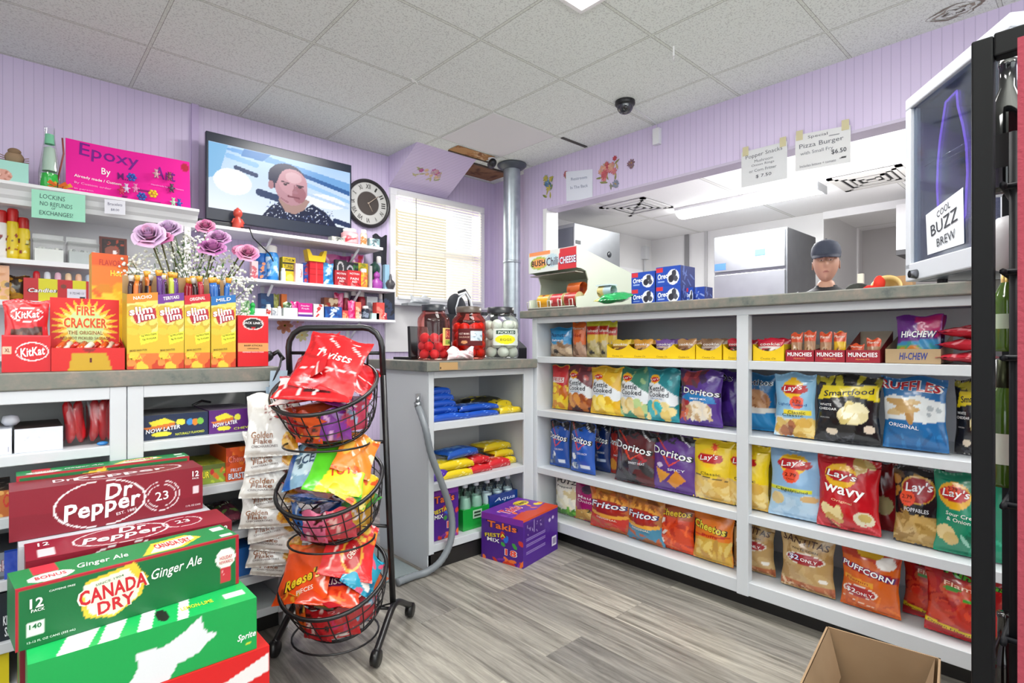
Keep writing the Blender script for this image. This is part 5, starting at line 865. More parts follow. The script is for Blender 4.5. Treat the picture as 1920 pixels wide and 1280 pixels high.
k = M(); k.panel(lambda U, V: np.stack([.166 * V * np.sin(2 * pi * U), -.019 + 0 * U, .166 * V * np.cos(2 * pi * U)], 1), [('f', 'c9c9c6'), ('r', 0, 0, 1, .58, '4a4340'), ('r', 0, .98, 1, 1, '6a6866')], 48, 24, 3)
rom = ['XII', 'I', 'II', 'III', 'IV', 'V', 'VI', 'VII', 'VIII', 'IX', 'X', 'XI']
for i, s in enumerate(rom):
    a = 2 * pi * i / 12; k.panel(lambda U, V: np.stack([(.133 + (V - .5) * .2) * sin(a) + (U - .5) * .2 * cos(a), -.0195 + 0 * U, (.133 + (V - .5) * .2) * cos(a) - (U - .5) * .2 * sin(a)], 1), [T(s, .5, .5, .05 * len(s) + .06, .20, '3a3836', b=.02)][:1] + [], 1, 1) if False else None
    vv, ff, lo, hi = text2d(s, .02, 0); x = (vv[:, 0] - (lo[0] + hi[0]) / 2) / (hi[0] - lo[0]) * min(.014 * len(s), .045); y = (vv[:, 1] - (lo[1] + hi[1]) / 2) / (hi[1] - lo[1]) * .036
    k.add(np.stack([(.133 + y) * sin(a) + x * cos(a), -.0200 + 0 * x, (.133 + y) * cos(a) - x * sin(a)], 1), ff, hx('3f3d3b'))
k.build('dial', PAPER, t)
k = M()
for a, ln in ((2.6, .07), (.9, .11)): k.tube([(0, -.024, 0), (ln * sin(a), -.024, ln * cos(a))], .003, 'b8a898', 5)
k.ball((0, -.024, 0), .008, 'b8a898'); k.build('hands', PLAS, t)
S1, S2, S3 = 1.7355, 1.4325, 1.1985
def mini(kind, name, lab, cat, p0, p1, yt, S, col, L=None, yp=3.76, d=None, mat=None, py0=650):
    a = on(p0, 600, y=yp).x; b = on(p1, 600, y=yp).x; w = b - a; z1 = on((p0 + p1) / 2, yt, y=yp).z; h = max(.015, z1 - S); c = ((a + b) / 2, yp + .0, S)
    k = M()
    if kind == 'box': k.pbox(w, d or min(w, .06), h, col, front=L, n=26); o = k.build(name, mat or CARD, loc=c)
    elif kind == 'bag': o = bag_mesh(w, h, min(.03, w * .4), L or [('f', col)], seed=int(p0), nu=14, nv=18).build(name, FILM, loc=(c[0], yp + .015, S))
    elif kind == 'jar':
        r = w / 2; k.lathe([(r * .9, 0), (r, h * .05), (r, h * .72), (r * .75, h * .8), (r * .7, h * .82)], col, n=18); 
        if L: k.panel(lambda U, V: np.stack([r * 1.02 * np.sin((U - .5) * 3), -r * 1.02 * np.cos((U - .5) * 3), (.12 + V * .55) * h], 1), L, 16, 12, 1.2)
        k.lathe([(r * .78, h * .8), (r * .78, h * .97), (r * .6, h), (.001, h)], (L and L[-1][-1]) if (L and L[-1][0] == 'cap') else 'e8e4e0', n=18); o = k.build(name, mat or PLAS, loc=(c[0], yp + r, S))
    elif kind == 'fig':
        r = w / 2; k.lathe([(r * .8, 0), (r, h * .15), (r * .9, h * .4), (r * .45, h * .55), (r * .5, h * .62)], col, n=12); k.ball((0, 0, h * .76), h * .2, col, sc=(1, .9, 1.1))
        for s in (-1, 1): k.tube([(s * r * .6, 0, h * .5), (s * r * 1.0, -.004, h * .3)], r * .2, col, 6)
        k.ball((0, 0, h * .95), h * .07, col); o = k.build(name, PLAS, loc=(c[0], yp + r, S))
    return tag(o, lab, cat)
ST = lambda c, *cs: [('f', c), ('b', 12, .05, .05, .95, .95, .2, .12, list(cs), len(c) + len(cs))]
# television shelf
mini('fig', 'red_figurine', 'small red figurine at the left end of the television shelf', 'figurine', 438, 460, 388, S1, 'c8483a', yp=3.70)
t = thing('black_speaker_bar', 'short black speaker bar lying at the left end of the television shelf', 'speaker', (on(405, 410, y=3.75).x, 3.75, S1))
k = M(); k.box(-.10, 0, 0, .11, .05, .045, '1b1e24'); k.build('body', PLAS, t, bevel=.008); k = M(); k.tube([(.11, .02, .02), (.14, -.06, .012), (.16, -.115, .004), (.18, -.125, -.06), (.30, -.07, -.14), (.38, .05, -.2), (.40, .15, -.24)], .004, '15161a', 6); k.build('cable', PLAS, t)
mini('jar', 'candy_jar', 'pink speckled candy jar at the right end of the television shelf', 'jar', 648, 677, 427, S1, 'd89aa0', ST('e0a8ac', 'c8404c', 'f0d8d4', 'd8707a'), yp=3.69)
mini('jar', 'glass_bottle', 'small clear bottle with amber liquid beside the pink candy jar', 'bottle', 679, 691, 430, S1, 'd0b8a8', ST('e0d0c0', 'b87a3a'), yp=3.69)
mini('box', 'card_stack', 'flat stack of grey and teal cards at the shelf end', 'cards', 693, 712, 447, S1, '8aa0a4', ST('8aa8ac', '5a6a70', 'd0d8d8'), yp=3.69)
mini('box', 'small_packet_row', 'low row of small grey packets in front of the television', 'packets', 622, 647, 444, S1, '9a9c98', ST('a0a29c', '5a5c58', 'd8d0c0'), yp=3.68)
# black bag hanging at the shelf ends
k = M(); k.T = None; k = bag_mesh(.13, .42, .06, [('f', '20222c')], seed=9, wr=3); tag(k.build('black_backpack', MATTE, loc=(on(708, 500, y=3.9).x + .02, 3.90, 1.455)), 'black bag standing on the middle wall shelf beside the window frame', 'bag')
# middle shelf
mini('jar', 'blue_bottle', 'blue bottle mostly hidden behind the pale blue one', 'bottle', 484, 506, 461, S2, '1f6fc8', ST('1f72c8', '1858a8'), yp=3.80)
mini('jar', 'blue_bottle', 'pale blue topped bottle, tallest on the middle wall shelf', 'bottle', 502, 526, 459, S2, '2f8ad8', ST('3a92dc', '6ab4ec', 'd8ecf8'), yp=3.745)
mini('box', 'small_carton', 'blue and orange small carton in front of the blue bottles', 'carton', 484, 500, 491, S2, '2a5a9a', ST('2f68a8', 'e08a5a', '1c3c74'), yp=3.72)
mini('box', 'small_carton', 'pink and white striped carton beside the flowers', 'carton', 472, 484, 489, S2, 'e0a0a8', ST('e8c8cc', 'c8606c'), yp=3.715)
mini('box', 'battery_carton', 'yellow and black battery carton', 'carton', 530, 554, 482, S2, 'e0c41c', [('f', 'e0c41c'), ('r', 0, .72, 1, .8, '1c1c1c'), ('r', 0, .44, 1, .5, '1c1c1c'), T('LITHIUM', .5, .88, .8, .12, '1c1c1c', b=.03), T('TURBO', .5, .62, .8, .14, '1c1c1c', b=.04), ('e', .6, .18, .3, .14, 'f0e068')])
mini('jar', 'white_bottle', 'tiny white bottle left of the yellow battery carton', 'bottle', 528, 537, 502, S2, 'e8e8e4', yp=3.71)
mini('box', 'gum_carton', 'pale pink upright gum carton', 'carton', 554, 568, 494, S2, 'e8b8c0', [('f', 'ecc8cc'), ('r', .5, 0, 1, 1, 'f4f0f0'), T('GUM', .75, .5, .3, .5, 'c83a4a')], yp=3.73)
mini('box', 'small_carton', 'navy and red carton between the pink carton and the red tower', 'carton', 568, 581, 493, S2, '1c3c8a', ST('1f4494', 'c83a3a', '2a5ab0'), yp=3.77)
x0, x1 = on(581, 500, y=3.74).x, on(606, 500, y=3.74).x; w = x1 - x0; t = thing('candy_tower', 'red candy tower with a wide yellow crown top', 'candy display', ((x0 + x1) / 2, 3.74, S2 + .001))
k = M(); k.pbox(w, .05, .155, 'd01c24', front=[('f', 'd8202a'), ('r', 0, .38, 1, .42, 'a81018'), ('r', 0, .66, 1, .70, 'a81018'), ('r', .46, 0, .52, 1, 'f04a50')], n=24); k.build('body', PLAS, t)
k = M(); a = w * .75; k.add([(x, y, z) for y in (-.01, .06) for x, z in ((-w * .6, .155), (w * .6, .155), (a, .235), (w * .55, .235), (w * .35, .195), (-w * .35, .195), (-w * .55, .235), (-a, .235))], [(7, 6, 5, 4, 3, 2, 1, 0)[::-1], tuple(range(8, 16))[::-1]] + [(i, i + 8, (i + 1) % 8 + 8, (i + 1) % 8) for i in range(8)], hx('e8c41c')); k.build('crown', PLAS, t)
mini('bag', 'blue_wipes_pack', 'bright blue white dotted pack right of the red tower', 'pack', 604, 627, 493, S2, '1f8ac8', ST('1f8ccc', 'c8e8f4', '1670b0'), yp=3.74)
mini('box', 'mini_watch_box', 'small dark box with a silver ring display on top of the left red carton', 'box', 629, 650, 487, S2 + .068, '3a3c42', [('f', '35373c'), ('o', .45, .5, .3, .42, .3, 'd8d8d8')], yp=3.77, d=.03)
mini('box', 'mini_watch_box', 'small black box with a silver ring display on top of the right red carton', 'box', 650, 672, 492, S2 + .068, '26282e', [('f', '26282e'), ('o', .3, .4, .3, .42, .3, 'b8bcc4'), ('b', 3, .6, .6, .9, .9, .1, .1, ['3a7a3a'], 3)], yp=3.77, d=.03)
for j, (a, b) in enumerate(((628, 652), (652, 677))): mini('box', 'red_carton', ['dark red medicine carton, left of the pair', 'bright red medicine carton, right of the pair'][j], 'carton', a, b, 507, S2, 'b81c28', [('f', ['a81c28', 'c8242c'][j]), T('MOTRIN', .5, .8, .7, .12, 'f4e8e8', b=.02), T('PAIN', .5, .5, .6, .14, 'f4e8e8', b=.03), T('AID', .5, .32, .4, .12, 'f4e8e8', b=.03), ('b', 5, .1, .02, .9, .2, .12, .06, ['e87a7a', '7a1018'], 4)], yp=3.745, d=.06)
mini('bag', 'magenta_bag', 'magenta bag lying at the back of the middle wall shelf', 'bag', 612, 660, 478, S2, 'b0408a', ST('b84a90', '8a2a6a', 'd070a8'), yp=3.86)
mini('bag', 'magenta_bag', 'pink and purple shiny bag near the shelf bracket', 'bag', 660, 684, 476, S2, 'c0508a', ST('b85aa0', 'c8243c', 'd890c0'), yp=3.83)
mini('box', 'yellow_carton', 'yellow carton lying on top behind the orange bottle', 'carton', 664, 690, 493, S2 + .05, 'e8c41c', ST('ecc81c', 'a8b02c', 'f0e050'), yp=3.79)
mini('jar', 'orange_bottle', 'orange bottle with pink cap beside the red cartons', 'bottle', 678, 692, 503, S2, 'e8862c', ST('ec9a2c', 'e85a3c', 'f0c03a'), yp=3.73)
mini('box', 'silver_tin', 'narrow silver tin right of the orange bottle', 'tin', 693, 698, 498, S2, 'b8b4b4', yp=3.73)
mini('fig', 'purple_figurine', 'purple dressed figurine on the middle wall shelf', 'figurine', 702, 722, 508, S2, 'a84aa8', yp=3.72)
mini('fig', 'green_figurine', 'dark green figurine behind the purple dressed one', 'figurine', 698, 718, 490, S2, '3a6458', yp=3.80)
mini('jar', 'clear_bottle', 'pale lilac bottle standing behind the figurines', 'bottle', 708, 718, 480, S2, 'c8c8e0', yp=3.84)
mini('box', 'blue_stand', 'slim pale blue frame at the right end of the middle wall shelf', 'stand', 722, 730, 496, S2, '9cc8e0', yp=3.74)
k = M(); k.lathe([(.02, 0), (.024, .008), (.034, .03), (.03, .06), (.012, .078), (.01, .10), (.006, .118), (.001, .12)], '4c4a50', n=14)
for s in (-1, 1): k.tube([(s * .02, 0, .07), (s * .038, 0, .045), (s * .03, 0, .02)], .005, '4c4a50', 6)
tag(k.build('buddha_figurine', PLAS, loc=(2.172, 3.73, S2)), 'small dark grey seated figurine at the corner of the middle wall shelf', 'figurine')
# lowest shelf
G = [('bag', 'herb_bag', 'leafy green bag at the left end of the lowest wall shelf', 'bag', 452, 470, 563, '7aa06a', ('4a7a4a', 'd8e0c8')), ('fig', 'green_ball_toy', 'bright green dome toy on the lowest wall shelf', 'toy', 467, 486, 566, '1fb04a', None), ('box', 'white_box', 'white box right of the green dome toy', 'box', 478, 499, 578, 'dce4e8', ()), ('jar', 'medicine_bottle', 'white medicine bottle with red label', 'bottle', 500, 510, 570, 'e8e8e8', ('c8342c',)),
     ('box', 'blue_case', 'dark blue case at the back of the lowest wall shelf', 'case', 489, 513, 550, '1c3c6a', ('2a5a8a',)), ('box', 'white_box', 'small white box with grey mark next to the medicine bottle', 'box', 511, 520, 577, 'e8eaec', ('9aa0a8',)), ('jar', 'white_tube', 'upright white tube on the lowest wall shelf', 'tube', 521, 529, 574, 'f0f0f0', ()), ('bag', 'olive_packet', 'olive green packet standing behind the white tube', 'packet', 513, 525, 551, '8a8c3a', ('b0b04a',)),
     ('box', 'orange_box', 'orange square box at the back', 'box', 528, 538, 551, 'd8702c', ()), ('box', 'white_box', 'long white box with green sprig, middle of the lowest shelf', 'box', 532, 558, 577, 'dfe6e0', ()), ('bag', 'green_packet', 'green leafy packet behind the long white box', 'packet', 532, 550, 566, '4a6a3a', ('2c4a24', 'a8c08a')), ('box', 'pink_carton', 'magenta carton with white print', 'carton', 559, 586, 568, 'd01c8a', 'M'), ('bag', 'magenta_packet', 'magenta packet lying behind the magenta carton', 'packet', 546, 562, 565, 'c81c7c', ('e05aa0',)),
     ('box', 'white_red_box', 'small white and red box right of the magenta carton', 'box', 588, 607, 570, 'e8e0e0', ('c83a3a', 'f0ece8')), ('box', 'brown_carton', 'brown chocolate carton stacked above the blue pouch', 'carton', 608, 634, 558, '8a4a2c', ('c8702c', 'e8d0a8', 'b02a1c')), ('box', 'blue_pouch_carton', 'navy and sky blue carton at the front of the lowest shelf', 'carton', 610, 641, 575, '1c5aa8', ('d8e8f4', '1a3c84')),
     ('bag', 'pink_packet', 'pink glossy packet behind the brown chocolate carton', 'packet', 628, 646, 549, 'e05a8c', ('f090b8', 'c8285a')), ('box', 'red_box', 'small red box right of the navy carton', 'box', 642, 653, 582, 'd8484a', ('e8a070',)), ('jar', 'dark_red_bottle', 'dark red bottle at the back of the lowest shelf', 'bottle', 646, 657, 548, '8a2434', ('c03a4a',)), ('bag', 'pink_packet', 'hot pink packet standing in front of the dark red bottle', 'packet', 654, 668, 563, 'e83a8a', ('f480b0', 'd01c6a')),
     ('box', 'coral_box', 'coral box between the hot pink packet and the dark bottles', 'box', 667, 677, 566, 'e0705a', ('f0c0a0',)), ('jar', 'plum_bottle', 'plum coloured bottle at the back by the bracket', 'bottle', 660, 672, 543, '3a2440', ('5a3460',)), ('jar', 'red_cap_bottle', 'deep red bottle right of the plum one', 'bottle', 674, 688, 545, 'a01c2c', ('d03a4a',)), ('jar', 'dark_patterned_bottle', 'black and white patterned bottle near the shelf end', 'bottle', 669, 681, 577, '2c3038', ('c8ccd0',)),
     ('jar', 'dark_patterned_bottle', 'navy patterned bottle near the shelf end', 'bottle', 682, 695, 573, '242c3c', ('8a94a8',)), ('box', 'white_label_box', 'pale grey label box behind the navy bottle', 'box', 688, 708, 556, 'c4ccd0', ('8a94a0',)), ('box', 'mint_box', 'small mint white box at the front by the shelf end', 'box', 697, 711, 587, 'c8e0dc', ()), ('box', 'coral_red_box', 'coral red upright box', 'box', 706, 721, 567, 'e05048', ('f09080',)), ('bag', 'red_white_packet', 'red and white packet in front of the black tall box', 'packet', 711, 728, 586, 'd8404a', ('f0e0e0', 'b01c2c')),
     ('box', 'black_tall_box', 'tall black box at the right end of the lowest wall shelf', 'box', 720, 740, 546, '262a34', ('3a4a6a',)), ('jar', 'silver_bottle', 'silver grey bottle behind the coral red box', 'bottle', 712, 720, 550, 'b0b4c0', ('7a808c',))]
for i, (kd, nm, lab, ct, p0, p1, yt, c, cs) in enumerate(G):
    back = yt < 560
    if cs == 'M': L = [('f', c), ('r', 0, 0, 1, .2, '5a2a8a'), ('r', 0, .2, 1, .3, 'e8d0e4'), T('Powder', .5, .8, .6, .12, 'f8e8f4', b=.02), T('Fresh', .5, .6, .5, .12, 'f8e8f4', b=.02)]
    else: L = ST(c, *cs) if cs else [('f', c)]
    mini(kd, nm, lab, ct, p0, p1, yt, S3, c, L, yp=3.84 if back else 3.73)
# ================================================================== corner counter goods
CC = .933
def jar(px0, px1, yt, y, lab, name, liq, glassmat, ballc, eggs, labelL, cap, la=0.0):
    a, b = on(px0, 650, y=y).x, on(px1, 650, y=y).x; r = (b - a) / 2 * .98; x = (a + b) / 2; h = on((px0 + px1) / 2, yt, y=y).z - CC
    t = thing(name, lab, 'jar', (x, y, CC + .0005))
    hb = h * .93; prof = [(r * .80, 0), (r * .97, .006), (r, .02), (r, hb * .74), (r * .96, hb * .82), (r * .78, hb * .90), (r * .70, hb * .93), (r * .70, hb)]
    k = M(); k.lathe(prof, 'ffffff', n=36); k.build('glass', glassmat, t)
    k = M(); k.lathe([(r * .74, hb * .955), (r * .75, h), (r * .6, h + .002), (.001, h + .002)], cap, n=30); k.build('lid', PLAS, t)
    k = M(); R2 = r * 1.012; P = lambda U, V: np.stack([R2 * np.sin(la + (U - .5) * 1.55), -R2 * np.cos(la + (U - .5) * 1.55), hb * (.28 + V * .34)], 1)
    k.panel(P, labelL, 34, 26, 1.1, .0006); k.build('label', PAPER, t)
    er = r * .30; n = 0; rg = random.Random(int(px0)); pos = []
    for lay in range(12):
        z = er + .006 + lay * er * 1.62
        if z + er > hb * (.66 if eggs == 'low' else .84): break
        for q in range(6):
            an = q * pi / 3 + lay * .52; pos.append(((r - er) * .96 * cos(an), (r - er) * .96 * sin(an), z + rg.uniform(-.002, .002)))
    e0 = None
    for (ex, ey, ez) in pos:
        if ey > r * .45: continue
        if e0 is None:
            k = M(); k.ball((0, 0, 0), er * .98, ballc, n=14, m=10, sc=(1, 1, 1.12)); e0 = k.build('pickled_egg', PLAS); e = e0
        else: e = e0.copy(); COL.objects.link(e)
        e.location = (x + ex, y + ey, CC + ez); e.rotation_euler = (rg.uniform(0, 2), rg.uniform(0, 2), 0); tag(e, 'pickled egg inside the ' + name.replace('_', ' ') + ', among others alike', 'pickled egg', 'pickled eggs in the ' + name.replace('_', ' '))
LJ = [('f', 'd8b86a'), ('r', .12, .35, .9, .95, '8a1c24'), T('RED', .5, .66, .62, .34, 'c8202c', b=.05, o='e0c88a'), ('r', .12, .05, .9, .32, '8aa03a'), T('HOT', .5, .18, .4, .14, '2a3a1c', b=.03)]
jar(787, 838, 572, 2.15, 'big jar of pink red pickled eggs with RED label, leftmost of the three jars', 'pink_egg_jar', 0, REDJ, 'e0404e', 'low', LJ, '2c2f36', la=.75)
LJ2 = [('f', '5a1418'), ('r', .5, .3, .98, .85, 'c8d4dc'), ('b', 6, .55, .35, .95, .8, .1, .06, ['8aa0b0', 'e8eef2'], 3), ('e', .25, .2, .12, .1, 'd89a6a'), T('HOT MAMA', .25, .7, .4, .12, 'e8d0c8', b=.02), T('SAUSAGE', .25, .5, .4, .1, 'd8b0a0', b=.02)]
jar(853, 904, 576, 2.17, 'big jar of orange red pickled sausages and eggs, middle of the three jars', 'red_pickle_jar', 0, REDLIQ, 'd8401c', 'full', LJ2, '5a5048', la=-.55)
LJ3 = [('f', 'd4dcd4'), ('e', .45, .35, .38, .28, 'e8dc1c'), T('EGGS', .45, .34, .4, .14, '7a7a1c', b=.02), ('p', [(.1, .66), (.85, .66), (.85, .9), (.1, .9)], '2c4a3a'), T('PICKLED', .48, .78, .6, .14, 'e8f0e8', b=.02)]
jar(912, 964, 577, 2.14, 'big clear jar of white pickled eggs with yellow label, rightmost of the three jars', 'white_egg_jar', 0, GLASS, 'e4e6da', 'full', LJ3, '26282c', la=-.35)
# register screen back
t = thing('register_display', 'black point of sale screen seen from behind at the left of the jars', 'monitor', (1.53, 2.36, CC), rz=.25)
k = M(); k.add([(-.10, -.05, .012), (.075, -.05, .012), (.075, .0, .165), (-.055, .0, .165), (-.10, -.03, .012), (.075, -.03, .012), (.075, .02, .165), (-.055, .02, .165)], [(0, 1, 2, 3), (5, 4, 7, 6), (4, 0, 3, 7), (1, 5, 6, 2), (3, 2, 6, 7), (0, 4, 5, 1)], hx('15161a')); k.build('screen_back', PLAS, t, bevel=.003)
k = M(); k.box(-.05, -.056, .03, .03, -.05, .11, '24262c'); k.build('mount_plate', PLAS, t); k = M(); k.box(-.11, -.06, 0, .11, .06, .012, '121316'); k.build('base', PLAS, t)
t = thing('black_cup', 'short shiny black cup beside the register screen', 'cup', (1.665, 2.29, CC)); k = M(); k.lathe([(.001, .001), (.024, .001), (.027, .01), (.027, .085), (.02, .09), (.001, .09)], '14161a', n=20); k.build('body', PLAS, t)
k = M(); k.lathe([(.0275, .02), (.0275, .05)], 'dfe2e6', n=20); k.build('label_band', METAL, t)
# plastic bag between the jars
k = bag_mesh(.16, .05, .09, [('f', 'e8d0d4'), ('b', 14, 0, 0, 1, 1, .16, .05, ['e8a0a8', 'f4ecee', 'c87a84', 'd8e0e4'], 3)], seed=4, wr=4); tag(k.build('candy_bag', FILM, loc=(on(860, 660, y=2.07).x, 2.055, CC)), 'crumpled clear and pink candy bag in front of the jars', 'candy bag')
# register, box and stroller-like black things behind
t = thing('cash_register', 'black register with dark glass panel behind the white egg jar', 'cash register', (2.28, 2.62, .90))
k = M(); k.box(-.20, -.10, -.9, .22, .25, 0, 'd0d0d4'); k.build('stand', WHITE, t)
k = M(); k.box(-.16, -.08, 0, .20, .2, .09, '17191d'); k.add([(-.16, -.08, .09), (.20, -.08, .09), (.2, .2, .27), (-.16, .2, .27), (-.16, .2, .09), (.2, .2, .09)], [(0, 1, 2, 3), (0, 3, 4), (1, 5, 2), (4, 3, 2, 5)], hx('1c2024')); k.build('body', PLAS, t, bevel=.004)
k = M(); k.box(-.10, .0, .29, .18, .03, .31, '22252a'); k.box(-.02, .0, .2, .02, .03, .3, '22252a'); k.build('printer_arm', PLAS, t)
t = thing('black_box', 'matte black box behind the middle jar', 'box', (1.95, 2.66, 0)); k = M(); k.box(-.1, 0, 0, .10, .12, 1.19, '1b1d26'); k.build('body', PLAS, t)
t = thing('black_shoulder_bag', 'black and grey rounded bag with curved strap hanging beside the flue pipe', 'bag', (2.26, 2.98, 1.19))
k = M(); k.lathe([(.001, .04), (.04, .035), (.068, .01), (.072, -.01), (.06, -.03), (.001, -.035)], '22242c', n=26, axis='y'); v = k.v[0]; v[:, 2] *= 1.35; v[:, 2] += .07; k.build('body', MATTE, t, ry=-.28)
k = M(); k.tube([(-.045, -.045, -.0), (-.06, -.05, .06), (-.035, -.05, .13), (.02, -.05, .165)], .006, 'c8ccd2', 6); k.tube([(-.03, -.04, .15), (.02, -.05, .17), (.06, -.05, .12), (.08, -.05, .05), (.085, -.05, 0)], .009, 'e8eaee', 6); k.build('piping', MATTE, t)
k = M(); k.tube([(0, 0, .17), (.05, 0, .19), (.09, 0, .14), (.105, 0, .05), (.11, 0, -.02)], .012, '17181c', 8); k.build('strap', MATTE, t); k = M(); k.box(-.08, -.03, -1.19, .1, .05, -.03, '2a2c32'); k.build('stand', MATTE, t)
# tray over the first jar (window ledge things)
k = M(); k.box(-.30, 0, 0, .22, .10, .02, '8f9498'); tag(k.build('grey_tray', PLAS, loc=(2.66, 3.78, 1.325)), 'flat grey tray on the window ledge above the jars', 'tray')
k = bag_mesh(.2, .06, .08, [('f', 'c8ccd0')], seed=12, wr=3); tag(k.build('clear_bag', FILM, loc=(2.50, 3.82, 1.346)), 'crumpled clear bag on the grey window tray', 'bag')
# ================================================================== corner shelf goods
def cookie(w, h, d, c, c2, loc, lab, rz=0, txt=None, up=0):
    L = [('f', c), ('b', 8, .1, .1, .9, .9, .12, .07, [c2, c], 4)] + ([T(txt, .5, .55, .5, .34, 'ffffff', b=.04)] if txt else [])
    k = bag_mesh(w, h, d, L, seed=int(loc[0] * 999 + loc[2] * 777) % 97, nu=26, nv=18, wr=1.2)
    return tag(k.build('cookie_pack', FILM, loc=loc, rz=rz, rx=up), lab, 'cookie pack')
def mx(px, y=2.06): return on(px, 650, y=y).x
def flatpack(p0, p1, zb, th, c, c2, lab, y=2.05, dep=.13, rz=0):
    """a pack lying flat: long side along the shelf"""
    a, b = max(mx(p0, y), 1.394), min(mx(p1, y), 1.975); w = b - a; k = M(); rg = random.Random(int(p0 + zb * 100))
    def P(U, V, s):
        e = np.sin(pi * np.clip(U, 0, 1)) ** .28 * np.sin(pi * np.clip(V, 0, 1)) ** .4
        return np.stack([(U - .5) * w * (1 - .04 * np.sin(V * 9)), (V) * dep, th / 2 + s * th / 2 * e * (1 + .10 * np.sin(U * 14 + rg.random()) * np.sin(V * 8))], 1)
    k.panel(lambda U, V: P(U, V, 1), [('f', c), ('b', 6, .1, .1, .9, .9, .1, .1, [c2], 3), ('r', .35, .3, .65, .6, c2)], 26, 14, w / dep, .001, smooth=True)
    def F(U, V):  # rounded front
        return np.stack([(U - .5) * w, -.012 * np.sin(pi * V) * np.sin(pi * U) ** .5 + .004, V * th * (.25 + .75 * np.sin(pi * U) ** .3)], 1)
    k.panel(F, [('f', c), ('b', 7, .05, .2, .95, .9, .06, .03, [c2], 5)], 24, 8, w / th, .001, smooth=True)
    k.panel(lambda U, V: P(U, V, -1), [('f', c)], 10, 6, 1, smooth=True, flip=True)
    o = k.build('cookie_pack', FILM, loc=((a + b) / 2, y, zb), rz=rz); return tag(o, lab, 'cookie pack')
B1, B2, Y1, Y2, R1, R2 = '1c50b8', '6a9ae8', 'e0c41c', 'f6ec9a', 'c8242c', 'f0a0a0'
z = MZ[0] + .001
for i, (p0, p1) in enumerate(((806, 860), (806, 856), (806, 852), (806, 846))): flatpack(p0, p1, z + .030 + i * .030, .032, B1, B2, 'blue cookie pack in the left pile, ' + ['second from the bottom', 'third from the bottom', 'fourth from the bottom', 'topmost'][i], y=2.08)
flatpack(806, 882, z, .032, B1, B2, 'blue cookie pack at the bottom of the left pile, nearest the shelf edge', y=2.045)
flatpack(868, 936, z, .03, B1, B2, 'blue cookie pack right of the pile, lower one', y=2.055); flatpack(862, 936, z + .030, .03, B1, B2, 'blue cookie pack right of the pile, upper one', y=2.07)
flatpack(880, 948, z + .02, .055, '26261c', 'd8c81c', 'black and yellow cookie pack behind the two blue ones', y=2.21); flatpack(930, 962, z, .06, Y1, '3a3414', 'yellow and black cookie pack standing behind the small yellow ones', y=2.13)
flatpack(938, 962, z, .035, Y1, Y2, 'small yellow snack pack beside the blue packs', y=2.06); flatpack(958, 980, z, .03, Y1, Y2, 'small yellow snack pack at the right end of the first shelf', y=2.06)
z = MZ[1] + .001
flatpack(804, 842, z + .0, .05, '4c2a9a', '9a7ae0', 'purple cookie pack at the left of the second shelf', y=2.05, dep=.1); 
flatpack(828, 888, z, .036, Y1, Y2, 'yellow cookie pack at the bottom left of the second shelf', y=2.045); flatpack(812, 890, z + .036, .04, Y1, Y2, 'yellow cookie pack lying on top of the bottom left one', y=2.06)
flatpack(836, 902, z + .08, .04, '1c58b8', '5a9ae0', 'crumpled blue pack lying on the yellow cookie packs', y=2.09, rz=.15)
flatpack(878, 924, z, .035, R1, R2, 'red cookie pack, lowest and furthest left', y=2.05); flatpack(884, 920, z + .035, .036, R1, R2, 'red cookie pack resting on top of another red one', y=2.08); flatpack(916, 958, z, .045, R1, R2, 'red cookie pack right of the two stacked red ones', y=2.07)
for i, (p0, p1) in enumerate(((945, 984), (928, 984), (908, 976))): flatpack(p0, p1, z + i * .037, .037, Y1, Y2, 'yellow cookie pack in the right pile, ' + ['bottom', 'middle', 'top'][i], y=2.10 + i * .02)
z = MZ[2] + .001
TK = lambda: [('f', '4a1c84'), ('r', 0, .86, 1, 1, '7a2a9a'), T('Takis', .5, .78, .7, .14, 'e8702c', b=.05, o='2a0c44'), T('FIESTA', .34, .56, .5, .08, 'e8d02c', b=.05, r=8, o='2a1040'), T('MIX', .3, .45, .3, .08, 'f4f0f8', b=.04, o='2a1040'), ('b', 6, .5, .4, .95, .62, .07, .05, ['2a6ad0', '3a9a3a', 'c8342c'], 3), T('18', .72, .26, .26, .13, 'e8482c', b=.05, o='f4e8f0'), ('b', 14, .0, 0, 1, .10, .08, .04, ['e8702c', 'c8341c', '7a2a9a'], 5)]
x0, x1 = 1.394, mx(857); k = M(); k.pbox(x1 - x0, .18, .235, '3c1670', front=TK(), n=46, top=[('f', '5a2a7a')]); tag(k.build('chip_multipack_box', CARD, loc=((x0 + x1) / 2, 2.05, z + .001)), 'purple chip multipack box on the bottom shelf behind the grey hose', 'box')
# bottled drink case
t = thing('bottle_case', 'shrink wrapped case of clear bottles with green and blue wrap on the bottom shelf', 'drink case', (1.80, 2.07, z))
x0, x1 = mx(868, 2.07) - 1.80, mx(968, 2.07) - 1.80; w = x1 - x0
for i in range(5):
    for j in range(3):
        k = M(); bx = x0 + w * (i + .5) / 5; by = .03 + j * .055; r = w / 10 * .95
        k.lathe([(r * .9, 0), (r, .01), (r, .13), (r * .8, .165), (r * .38, .19), (r * .36, .20)], 'dce8ea', c=(bx, by, 0), n=14); o = k.build('bottle', GLASS, t)
        k = M(); k.lathe([(r * .42, .198), (r * .42, .213), (.001, .214)], 'e8eef2', c=(bx, by, 0), n=12); k.build('bottle_cap', PLAS, o)
        k = M(); k.lathe([(r * .85, .006), (r * .92, .12), (r * .7, .15)], 'c8dce0' if i > 1 else '9ac8b4', c=(bx, by, 0), n=12); k.build('bottle_water', PLAS, o)
